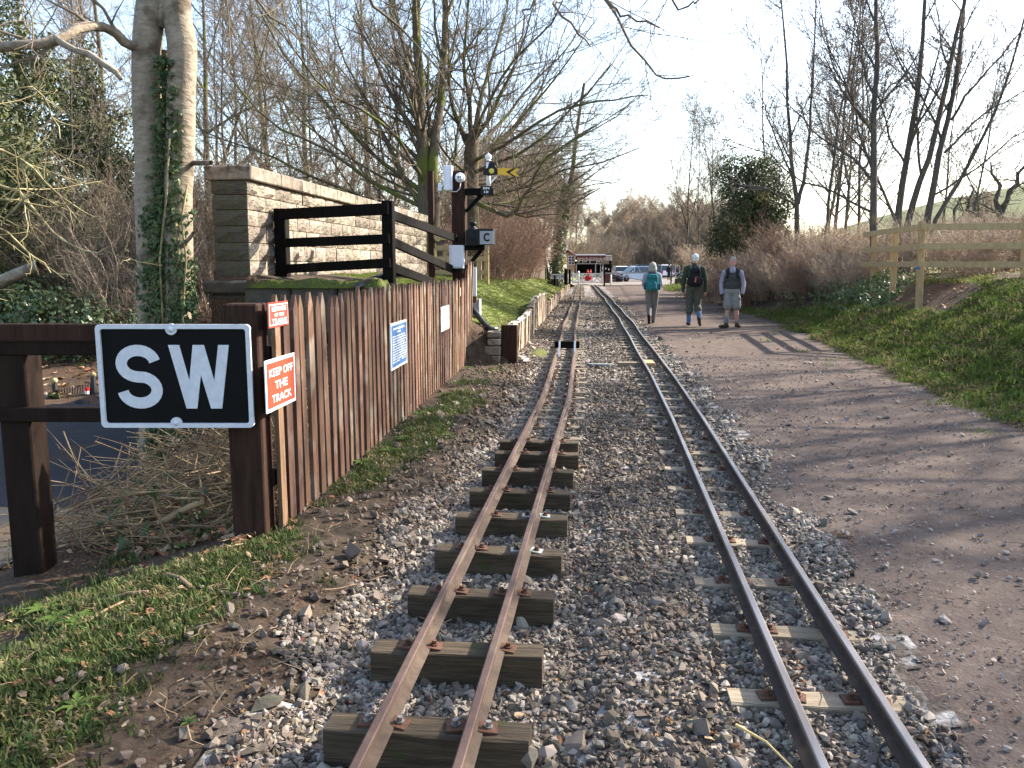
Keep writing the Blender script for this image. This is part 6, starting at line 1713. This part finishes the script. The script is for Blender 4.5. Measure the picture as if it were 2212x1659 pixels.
human('person', 'white-haired walker in dark green fleece and blue gaiters, one boot lifted', (w2.x, w2.y, gzf(w2.x, w2.y) + .004), .0, P_, W2, [('hair', hb, HAIRW, True)])
backpack('black daypack with grey straps and an orange tab on a walker', (w2.x, w2.y, gzf(w2.x, w2.y)), 0, 1.0, 1.42, .29, .15, [blackn, blackn, greyn], 0, 0, M('orange_tab', (.58, .13, .05), (.5, .11, .045), 9, .6), 1.44)

# man in shorts, turned towards the camera
W3 = [cloth('dark_gilet', (.062, .060, .055), (.040, .039, .036)), cloth('lilac_shirt', (.29, .275, .33), (.21, .20, .245)), cloth('khaki_shorts', (.225, .215, .19), (.165, .157, .14)), SKIN, cloth('grey_socks', (.21, .21, .215), (.15, .15, .155)), BOOT, cloth('black_gloves', (.014, .014, .017), (.010, .010, .012))]
P_ = []
leg(P_, (-.09, 0, .88), (-.115, .03, .47), (-.15, -.03, .10), (-.35, 1, .0), (.108, .066, .060, .043), (2, 3, 5))
leg(P_, (.09, 0, .88), (.085, .05, .47), (.11, .07, .095), (.95, .55, 0), (.108, .066, .060, .043), (2, 3, 5))
P_ += [('c', (-.105, .01, .72), (-.117, .025, .53), .115, .112, 2), ('c', (.092, .02, .72), (.087, .045, .53), .115, .112, 2)]
P_ += [('c', (-.143, -.02, .26), (-.15, -.03, .14), .052, .056, 4), ('c', (.105, .065, .26), (.11, .07, .14), .052, .056, 4)]
P_ += [('e', (0, 0, .90), (.18, .125, .13), 2), ('e', (0, .0, 1.04), (.188, .135, .19), 0), ('e', (0, .0, 1.22), (.200, .130, .19), 0), ('c', (-.15, 0, 1.36), (.15, 0, 1.36), .068, .068, 0), ('c', (0, .01, 1.39), (0, .015, 1.445), .080, .068, 1), ('e', (.0, .075, 1.385), (.075, .03, .055), 1)]
for k, el, wr in ((-1, (-.27, -.02, 1.08), (-.255, .06, .86)), (1, (.26, -.06, 1.07), (.245, .04, .85))):
    P_ += [('c', (k * .19, 0, 1.35), el, .068, .056, 1), ('c', el, wr, .055, .046, 1 if k < 0 else 1)]
    hand(P_, wr, (-k * .05, .15, -1), 6, 1.0, k)
headprims(P_, 1.60, 3, .12)
hb = MB(); hb.ball((-.002, -.018, 1.648), (.082, .096, .084), 20, 12)
eb = MB()
for k in (-1, 1): eb.ball((k * .032 - .010, .083, 1.612), (.012, .007, .006), 10, 6)
w3 = onz(1578, 708, 0)
M3 = Matrix.Rotation(math.pi - .10, 3, 'Z')
human('person', 'walker in dark gilet, khaki shorts and black gloves, turned to face back along the path', (w3.x, w3.y, gzf(w3.x, w3.y) + .004), math.pi - .10, P_, W3, [('hair', hb, HAIR, True), ('eyes', eb, MT['black_metal'], True)])
backpack('dark daypack worn by the walker in shorts', (w3.x, w3.y, gzf(w3.x, w3.y)), math.pi - .10, .95, 1.36, .28, .15, [blackn, blackn, blackn], 0, 0, None, 1.36)

# distant person by the cars
W4 = [cloth('black_coat', (.02, .02, .022), (.014, .014, .015)), cloth('dark_jeans', (.03, .032, .04), (.02, .022, .028)), BOOTB, SKIN]
P_ = []
leg(P_, (-.085, 0, .88), (-.09, .03, .46), (-.09, .0, .095), (-.1, 1, 0), (.105, .08, .075, .055), (1, 1, 2)); leg(P_, (.085, 0, .88), (.10, .0, .46), (.11, -.05, .095), (.1, 1, 0), (.105, .08, .075, .055), (1, 1, 2))
P_ += [('e', (0, 0, .92), (.19, .14, .16), 0), ('e', (0, 0, 1.2), (.215, .14, .27), 0), ('c', (-.15, 0, 1.37), (.15, 0, 1.37), .075, .075, 0)]
for k in (-1, 1):
    P_ += [('c', (k * .19, 0, 1.36), (k * .26, 0, 1.08), .07, .06, 0), ('c', (k * .26, 0, 1.08), (k * .22, .1, .88), .055, .045, 0)]; hand(P_, (k * .22, .1, .88), (0, .1, -1), 3, 1, k)
headprims(P_, 1.60, 3)
hb = MB(); hb.ball((0, -.015, 1.635), (.085, .098, .09), 14, 8)
q = onY(1445, 590, 92); human('person', 'distant figure in black coat standing beside the parked cars', (q.x, 92, gzf(q.x, 92) + .03), .3, P_, W4, [('hair', hb, MT['black_metal'], True)], .016)

# ------------------------------------------------------------------ level crossing gate and signs at the far end
def zx(u): return 1161 + u * .09766
def zy(v): return 513 + v * .09766
def uv(u, v, Y): return onY(zx(u), zy(v), Y)
def panel(u0, v0, u1, v1, Y, th, name, mat, parent, bevel=0):
    a, c = uv(u0, v0, Y), uv(u1, v1, Y)
    return MB().box(((a.x + c.x) / 2, Y + th / 2, (a.z + c.z) / 2), (abs(c.x - a.x), th, abs(a.z - c.z))).build(name, MT[mat] if isinstance(mat, str) else mat, parent, bevel=bevel)
GYt = 66.0
cg = thing('crossing_gate', 'white timber level crossing gate with crossed braces and a red disc', 'gate', uv(1100, 1010, GYt))
panel(765, 765, 797, 1010, GYt, .1, 'gate_post', 'white_paint', cg); panel(1412, 760, 1450, 1015, GYt, .1, 'gate_post', 'white_paint', cg)
for v0, v1 in ((790, 812), (975, 1000)): panel(797, v0, 1412, v1, GYt + .02, .05, 'gate_rail', 'white_paint', cg)
panel(1200, 812, 1222, 975, GYt + .02, .05, 'gate_stile', 'white_paint', cg); panel(985, 812, 1005, 975, GYt + .02, .05, 'gate_stile', 'white_paint', cg)
for u0, u1 in ((797, 990), (1000, 1205), (1220, 1415)):
    MB().beam(uv(u0, 815, GYt + .0), uv(u1, 985, GYt + .0), .04, .075).build('brace', MT['white_paint'], cg); MB().beam(uv(u0, 985, GYt + .05), uv(u1, 815, GYt + .05), .04, .075).build('brace', MT['white_paint'], cg)
c = uv(1106, 907, GYt - .06); MB().lathe(c, [(.215, 0), (.215, .03)], 24, (0, -1, 0)).build('target_disc', MT['red_paint'], cg)
c = uv(1165, 885, GYt + .5); MB().lathe(c, [(.20, 0), (.20, .03)], 24, (0, -1, 0)).build('target_disc', MT['red_paint'], cg)
for u, yy in ((1107, 0), (1173, .5)):
    c = uv(u, 790, GYt + yy); MB().lathe(c, [(.06, 0), (.075, .02), (.075, .14), (.05, .17), (.04, .2), (.055, .21), (.055, .26), (.01, .28)], 12).build('gate_lamp', MT['red_paint'], cg, True)
def marker(u, vt, vb, Y, r, mat, label, name='marker_post', cat='post', round_=True):
    a, c = uv(u, vt, Y), uv(u, vb, Y); z0 = min(c.z, gzf(c.x, Y))
    b = MB(); b.lathe((c.x, Y, z0 - .1), [(r, 0), (r, a.z - z0 + .1 - r), (r * .8, a.z - z0 + .1 - r * .4), (r * .2, a.z - z0 + .1)] if round_ else [(r, 0), (r, a.z - z0 + .1)], 12)
    return tag(b.build(name, MT[mat], None, round_), label, cat)
marker(908, 740, 950, 68.0, .075, 'white_paint', 'white round-topped post behind the crossing gate')
marker(1625, 820, 955, 68.5, .06, 'white_paint', 'short white round-topped post beside the maroon board')
marker(630, 690, 1012, 58, .14, 'black_wood', 'stout black timber post beside the SWITCH board', round_=False)
marker(712, 705, 940, 62, .09, 'black_wood', 'black post between the SWITCH board and the crossing gate', round_=False)
marker(1478, 745, 1030, 65.5, .07, 'black_wood', 'black post at the hinge end of the white crossing gate', round_=False)
t = thing('maroon_board', 'upright maroon timber board beside the crossing gate', 'board', uv(1550, 1010, 68)); panel(1497, 805, 1605, 1010, 68, .08, 'board', 'maroon', t)
t = thing('picket_fence', 'short dark picket fence beyond the crossing gate', 'fence', uv(1770, 980, 72))
for k in range(13): panel(1660 + k * 18, 805, 1672 + k * 18, 985, 72, .03, 'picket', 'dark_wood', t)
for v in (830, 940): panel(1655, v, 1895, v + 14, 72.05, .04, 'fence_rail', 'dark_wood', t)
fg = thing('field_gate', 'long grey steel field gate with a diagonal brace across the path end', 'gate', onY(1310, 613, 66))
def D2(x, y, Y): return onY(x, y, Y)
MB().beam(D2(1306, 590, 66), D2(1414, 589, 64), .07, .10).build('top_rail', MT['gate_grey'], fg)
MB().beam(D2(1318, 591, 65.8), D2(1412, 611, 64), .05, .085).build('brace', MT['gate_grey'], fg)
MB().beam(D2(1354, 590, 65.2), D2(1354, 604, 65.2), .05, .05).build('stile', MT['gate_grey'], fg)
a, c = D2(1414, 586, 64), D2(1414, 616, 64); MB().box((a.x, 64, (a.z + c.z) / 2 - .05), (.12, .12, a.z - c.z + .1)).build('gate_post', MT['gate_grey'], fg)

SYb = 44.0
sb_ = thing('sign_board', 'white SWITCH board with black letters on a black post on the bank', 'sign', uv(385, 1110, SYb))
panel(298, 798, 587, 928, SYb, .03, 'frame', 'sign_black', sb_); panel(305, 806, 580, 920, SYb - .012, .012, 'plate', 'white_paint', sb_)
a = uv(305, 920, SYb - .014); w_ = uv(580, 920, SYb - .014).x - a.x; h_ = uv(305, 806, SYb - .014).z - a.z
letters('lettering', 'SWITCH', a, Vector((1, 0, 0)), Vector((0, 0, 1)), .04 * w_, .22 * h_, .92 * w_, .6 * h_, MT['sign_black'], sb_, .02, .003)
a, c = uv(385, 842, SYb - .06), uv(385, 1110, SYb - .06); z0 = min(gzf(c.x, SYb), c.z) - .1
MB().box((a.x, SYb - .06, (a.z + z0) / 2), (.085, .06, a.z - z0)).build('post', MT['black_wood'], sb_)
S5 = 52.0
s5 = thing('speed_sign', 'yellow cut-out 25 speed sign with an arrow below', 'sign', uv(540, 970, S5))
b = MB()
a = uv(462, 560, S5); w_ = uv(640, 560, S5).x - a.x; h_ = uv(462, 432, S5).z - a.z
letters('numerals', '25', a, Vector((1, 0, 0)), Vector((0, 0, 1)), 0, 0, w_, h_, MT['gold'], s5, .06, 0)
pts = [(462, 560), (640, 560), (640, 585), (600, 600), (560, 630), (530, 630), (490, 600), (462, 585)]
P3 = [uv(u, v, S5) for u, v in pts]; MB().prism([(p_.x, p_.z) for p_ in P3][::-1], (0, S5 + .02, 0), (1, 0, 0), (0, 0, 1), .02).build('shield', MT['gold'], s5)
pts = [(452, 665), (600, 665), (600, 652), (640, 675), (600, 700), (600, 688), (452, 688)]
P3 = [uv(u, v, S5) for u, v in pts]; MB().prism([(p_.x, p_.z) for p_ in P3][::-1], (0, S5, 0), (1, 0, 0), (0, 0, 1), .02).build('arrow', MT['gold'], s5)
a, c = uv(540, 440, S5 + .04), uv(540, 970, S5 + .04); MB().cyl((c.x, S5 + .04, gzf(c.x, S5) - .1), (a.x, S5 + .04, a.z), .025, n=8).build('pole', MT['black_metal'], s5)

# ------------------------------------------------------------------ station building
BY = 84.0
st = thing('station_building', 'small maroon and cream railway station with a toothed canopy and signal-box gable', 'building', uv(1100, 780, BY))
P3 = [uv(u, v, BY) for u, v in ((620, 800), (820, 800), (820, 395), (672, 296), (620, 335))]
MB().prism([(p_.x, p_.z) for p_ in P3][::-1], (0, BY + 3, 0), (1, 0, 0), (0, 0, 1), -3.0).build('gable_wall', MT['cream'], st)
a, c = uv(668, 285, BY - .1), uv(838, 395, BY - .1)
MB().beam(Vector((a.x, BY + 1.4, a.z)), Vector((c.x, BY + 1.4, c.z)), 3.2, .1, (0, 0, 1)).build('roof', MT['maroon'], st)
a2, c2 = uv(672, 285, BY - .1), uv(560, 360, BY - .1)
MB().beam(Vector((a2.x, BY + 1.4, a2.z)), Vector((c2.x, BY + 1.4, c2.z)), 3.2, .1, (0, 0, 1)).build('roof', MT['maroon'], st)
wn_ = panel(678, 405, 820, 600, BY - .06, .05, 'window', 'white_paint', st)
for i in range(2):
    for j in range(3): panel(690 + i * 66, 418 + j * 60, 745 + i * 66, 468 + j * 60, BY - .075, .012, 'pane', 'glass_dark', wn_)
panel(845, 400, 1510, 425, BY - .6, 3.6, 'canopy_roof', 'maroon', st); panel(1512, 415, 1648, 440, BY - .4, 3.2, 'canopy_roof', 'maroon', st)
panel(840, 368, 1508, 394, BY - .66, .06, 'fascia', 'white_paint', st); panel(1511, 394, 1648, 412, BY - .46, .06, 'fascia', 'white_paint', st)
for k in range(42):
    u = 845 + k * 15.4
    panel(u, 394, u + 15.0, 500 + (12 if k % 2 else 0), BY - .64, .03, 'valance_board', 'maroon', st)
    if k > 2 and k % 2: panel(u + 2, 435 + (k * 7) % 20, u + 9, 512, BY - .66, .012, 'valance_stripe', 'cream', st)
for k in range(9):
    u = 1513 + k * 15; panel(u, 424, u + 14, 512 + (8 if k % 2 else 0), BY - .44, .03, 'valance_board', 'maroon' if k % 2 else 'cream', st)
panel(820, 520, 1400, 600, BY + .2, .1, 'sign_band', 'black_metal', st)
for u0, u1 in ((880, 940), (1030, 1090), (1330, 1390)): panel(u0, 528, u1, 546, BY + .17, .02, 'label_plate', 'white_paint', st)
panel(865, 570, 1410, 588, BY + .1, .06, 'beam', 'gate_grey', st)
panel(825, 590, 1640, 800, BY + 2.2, .1, 'interior_shade', 'black_wood', st)  # black wall: the shade of the interior under the canopy put into colour
panel(815, 590, 872, 695, BY + .1, .1, 'panel', M('tan_panel', (.30, .13, .06), (.24, .10, .05), 5, .7), st)
for u in (850, 1278, 1390, 1440, 1585): panel(u, 590 if u < 1500 else 520, u + (16 if u < 1500 else 45), 800, BY + .0, .1, 'canopy_post', 'gate_grey' if u < 1500 else 'black_wood', st)
for u in (1000, 1156, 1305): panel(u, 480, u + 10, 572, BY - .5, .03, 'lamp_bracket', 'white_paint', st)
for k in range(6): panel(1400 + k * 34, 600 + (k * 53) % 90, 1418 + k * 34, 640 + (k * 53) % 90, BY - .2, .05, 'notice', 'paper' if k % 2 else 'black_metal', st)
panel(645, 190, 660, 300, BY + 1, .1, 'finial', 'white_paint', st)

# ------------------------------------------------------------------ parked cars
def make_car(paint, L=4.1, Wd=1.7, Hc=1.46, estate=False):
    """returns [(name, mesh, children)] in local coordinates, nose to +y"""
    parts = []
    h = L / 2
    side = [(-h, .32), (-h + .02, .62), (-h + .08, .86), (h - 1.15, .92), (h - .35, .80), (h - .03, .62), (h, .35), (h - .2, .22), (-h + .2, .22)]
    def extr(poly, w0, w1f, name, mat, sm=False):
        b = MB(); k = len(poly); vs = []
        zs = [p[1] for p in poly]; z0, z1 = min(zs), max(zs)
        for s in (-1, 1):
            for y, z in poly: vs.append((s * w0 / 2 * (1 - (1 - w1f) * max(0, (z - z0) / (z1 - z0))), y, z))
        b.add(vs, [list(range(k)), [k + i for i in range(k)][::-1]] + [[i, k + i, k + (i + 1) % k, (i + 1) % k] for i in range(k)])
        return b.mesh(name, mat, smooth=sm)
    tail = -h + (.10 if estate else .28)
    parts.append(('body', extr(side, Wd, .94, 'car_body', paint)))
    parts.append(('cabin', extr([(tail, .86), (tail + .22, Hc - .07), (tail + .5, Hc), (h - 2.05, Hc), (h - 1.75, Hc - .06), (h - 1.05, .90)], Wd * .93, .80, 'car_cabin', MT['glass_dark'])))
    parts.append(('roof', extr([(tail + .20, Hc - .05), (tail + .5, Hc + .012), (h - 2.05, Hc + .012), (h - 1.80, Hc - .04)], Wd * .78, .97, 'car_roof', paint)))
    for s in (-1, 1):
        for y in (-h + .75, h - .78):
            b = MB(); b.lathe((s * (Wd / 2 - .19), y, .31), [(.31, 0), (.315, .02), (.315, .18), (.30, .2)], 20, (s, 0, 0)); parts.append(('tyre', b.mesh('tyre', MT['tyre'])))
            b = MB(); b.lathe((s * (Wd / 2 - .01), y, .31), [(.20, 0), (.20, .015), (.05, .02)], 14, (s, 0, 0)); parts.append(('rim', b.mesh('rim', MT['galv'])))
        b = MB(); b.box((s * (Wd / 2 - .17), h - .05, .66), (.28, .12, .13)); parts.append(('headlight', b.mesh('headlight', MT['galv'])))
        b = MB(); b.box((s * (Wd / 2 - .13), -h + .03, .74), (.20, .1, .22)); parts.append(('tail_light', b.mesh('tail_light', MT['red_paint'])))
        for y in (tail + .25, -.1, h - 1.45):
            b = MB(); b.beam((s * Wd * .455, y - .12, .88), (s * Wd * .385, y + (.10 if y < 0 else -.28), Hc - .03), .05, .07, (1, 0, 0)); parts.append(('pillar', b.mesh('pillar', paint)))
        b = MB(); b.ball((s * (Wd / 2 + .06), h - 1.35, .97), (.09, .05, .06), 10, 6); parts.append(('mirror', b.mesh('mirror', paint)))
    for y in (h + .004, -h - .004):
        b = MB(); b.box((0, y, .48), (.5, .02, .11)); parts.append(('number_plate', b.mesh('number_plate', MT['paper'])))
    b = MB(); b.box((0, h - .01, .36), (1.1, .06, .14)); parts.append(('grille', b.mesh('grille', MT['black_metal'])))
    return parts
def paint(n, c): return M(n, c, tuple(x * .92 for x in c), 3, .25, 0, spec=.6)
def park(label, x, Y, rotz, parts, dz=.0):
    X = onY(x, 580, Y).x
    e = thing('parked_car', label, 'car', (X, Y, gzf(X, Y) + .035 + dz)); e.rotation_euler = (0, 0, rotz)
    for nm, me in parts:
        o = bpy.data.objects.new(nm, me); o.parent = e; COL.link(o)
white_car = make_car(paint('white_car_paint', (.78, .79, .80)))
park('white hatchback seen from behind near the station canopy', 1339, 100, .12, white_car)
park('deep blue hatchback parked beside the white hatchback', 1352, 104, .2, make_car(paint('deep_blue_paint', (.03, .05, .22))))
park('pale blue silver car turned with its bonnet toward the field gate', 1371, 82, 2.0, make_car(paint('pale_blue_paint', (.36, .45, .56))))
park('dark grey estate car parked behind the pale blue car', 1381, 90, 1.75, make_car(paint('dark_paint', (.05, .06, .075)), 4.6, 1.78, 1.62, True))
park('white estate car with rear window open to view beyond the walkers', 1427, 108, .35, make_car(paint('white_estate_paint', (.72, .74, .78)), 4.6, 1.78, 1.6, True))
COL[-1].name
park('blue and white car parked beside a dark-coated figure', 1466, 112, 1.3, make_car(paint('mid_blue_paint', (.12, .18, .36))))
park('dull red car parked at the end of the row', 1455, 118, 1.5, make_car(paint('dull_red_paint', (.30, .06, .06))))
park('black car parked across the car park below the bare trees', 1402, 116, 1.6, make_car(paint('black_car_paint', (.02, .02, .024))))
t = thing('framed_notice', 'white-framed dark notice board standing on the grass by the car park', 'sign', onY(1463, 592, 74))
a, c = onY(1459, 573, 74), onY(1468, 590, 74)
MB().box(((a.x + c.x) / 2, 74, (a.z + c.z) / 2), (c.x - a.x, .05, a.z - c.z)).build('frame', MT['white_paint'], t); MB().box(((a.x + c.x) / 2, 73.965, (a.z + c.z) / 2), (c.x - a.x - .09, .02, a.z - c.z - .09)).build('panel', MT['black_metal'], t)
for s in (a.x + .03, c.x - .03): MB().box((s, 74.05, (c.z + gzf(s, 74)) / 2), (.05, .05, c.z - gzf(s, 74) + .1)).build('leg', MT['white_paint'], t)
q = onz(1462, 612, .25); g = gzf(q.x, q.y)
tag(MB().tube([(q.x - .1, q.y, g + .22), (q.x + .35, q.y + .1, g + .26), (q.x + .9, q.y + .35, g + .2)], [.24, .26, .22], 12).build('log', MT['bark_dark'], None, True), 'dark cut log lying on the grass beside the path', 'log')
X = onY(1512, 590, 40).x; evergreen('holly_bush', 'dark green holly bush beside the path behind the walkers', G(X, 41), [(0, 0, .8, 1.0, .9, .9), (.8, .2, .7, .8, .8, .7)], 4500, .05, MT['conifer'], 1.2, .05, 330, cat='bush')

# ------------------------------------------------------------------ lower lane on the left: walls, iron gate, bin
lw = thing('rubble_wall', 'low mossy rubble wall with rounded coping beside the lower lane', 'wall', onz(90, 885, -1))
r = random.Random(9)
rk = [npmesh('rubble_stone', rock(90 + i, .8), ICO_F, MT['stone']) for i in range(4)] + [npmesh('rubble_stone', rock(95 + i, .8), ICO_F, MT['moss']) for i in range(1)]
for row in range(4):
    for k in range(9):
        x = 30 + k * 10.5 + (row % 2) * 5; y = 905 - row * 15 - k * .8
        q = onY(x, y, 14.6); put('stone', rk[r.randrange(5)], lw, (q.x, 14.6 + r.uniform(-.05, .05), q.z), (r.uniform(-.3, .3), r.uniform(-.3, .3), r.uniform(0, 6.28)), (.11, .11, .10))
lw2 = thing('rubble_wall', 'pale rubble wall seen through the iron gate bars', 'wall', onz(180, 850, -.9))
for row in range(3):
    for k in range(13):
        x = 100 + k * 9 + (row % 2) * 4; y = 858 - row * 15 - k * 1.3
        q = onY(x, y, 16.4); put('stone', rk[r.randrange(5)], lw2, (q.x, 16.4 + r.uniform(-.05, .05), q.z), (r.uniform(-.3, .3), r.uniform(-.3, .3), r.uniform(0, 6.28)), (.11, .12, .10))
tw = thing('terrace_wall', 'long low dark terrace wall at the foot of the leafy slope', 'wall', onY(140, 800, 19))
for k in range(16):
    a = onY(55 + k * 16, 800 - k * .6, 19); c = onY(70 + k * 16, 800 - k * .6, 19)
    MB().box(((a.x + c.x) / 2, 19 + r.uniform(-.03, .03), a.z - .15), (c.x - a.x - .01, .3, .34 + r.uniform(-.03, .03))).build('stone', MT['stone_dark'], tw, bevel=.02)
ig = thing('iron_gate', 'black wrought iron gate between two slim posts beside the lower lane', 'gate', onY(160, 890, 15.0))
for x, yt in ((118, 828), (201, 815)):
    a, c = onY(x, yt, 15.0), onY(x, 905, 15.0); MB().box((a.x, 15, (a.z + c.z) / 2), (.07, .07, a.z - c.z)).build('gate_post', MT['iron'], ig); MB().ball((a.x, 15, a.z + .05), .06, 10, 6).build('ball_cap', MT['lichen_wood'], ig, True)
for k in range(14):
    x = 123 + k * 5.6; yt = 842 - 12 * math.sin(k / 13 * 1.4)
    a, c = onY(x, yt, 15.0), onY(x, 900, 15.0); MB().cyl((c.x, 15, c.z), (a.x, 15, a.z), .011, n=6).build('bar', MT['iron'], ig)
for ya, yb in ((872, 856), (893, 890)): MB().beam(onY(118, ya, 15.0), onY(201, yb, 15.0), .03, .04).build('gate_rail', MT['iron'], ig)
q = onz(176, 905, -1.0)
c = onY(176, 880, 14.0); dbn = thing('litter_bin', 'glossy dark dome-topped bin beside the iron gate', 'bin', (c.x, 14.0, -1))
MB().lathe((c.x, 14.0, -1.02), [(.15, 0), (.16, .02), (.16, c.z + 1.0), (.165, c.z + 1.02)], 18).build('drum', MT['iron'], dbn, True)
MB().lathe((c.x, 14.0, c.z), [(.165, 0), (.16, .05), (.13, .10), (.08, .135), (.01, .15)], 18).build('dome_lid', MT['black_metal'], dbn, True)
c = onY(188, 850, 14.9); mk_ = thing('marker', 'small red and white banded marker on the gate post', 'marker', c)
MB().cyl(onY(188, 851, 14.9), onY(188, 844, 14.9), .04, n=10).build('white_band', MT['white_paint'], mk_); MB().cyl(onY(188, 844, 14.9), onY(188, 837, 14.9), .04, n=10).build('red_band', MT['red_paint'], mk_)
for x, y in ((375, 905), (345, 912)):
    pass
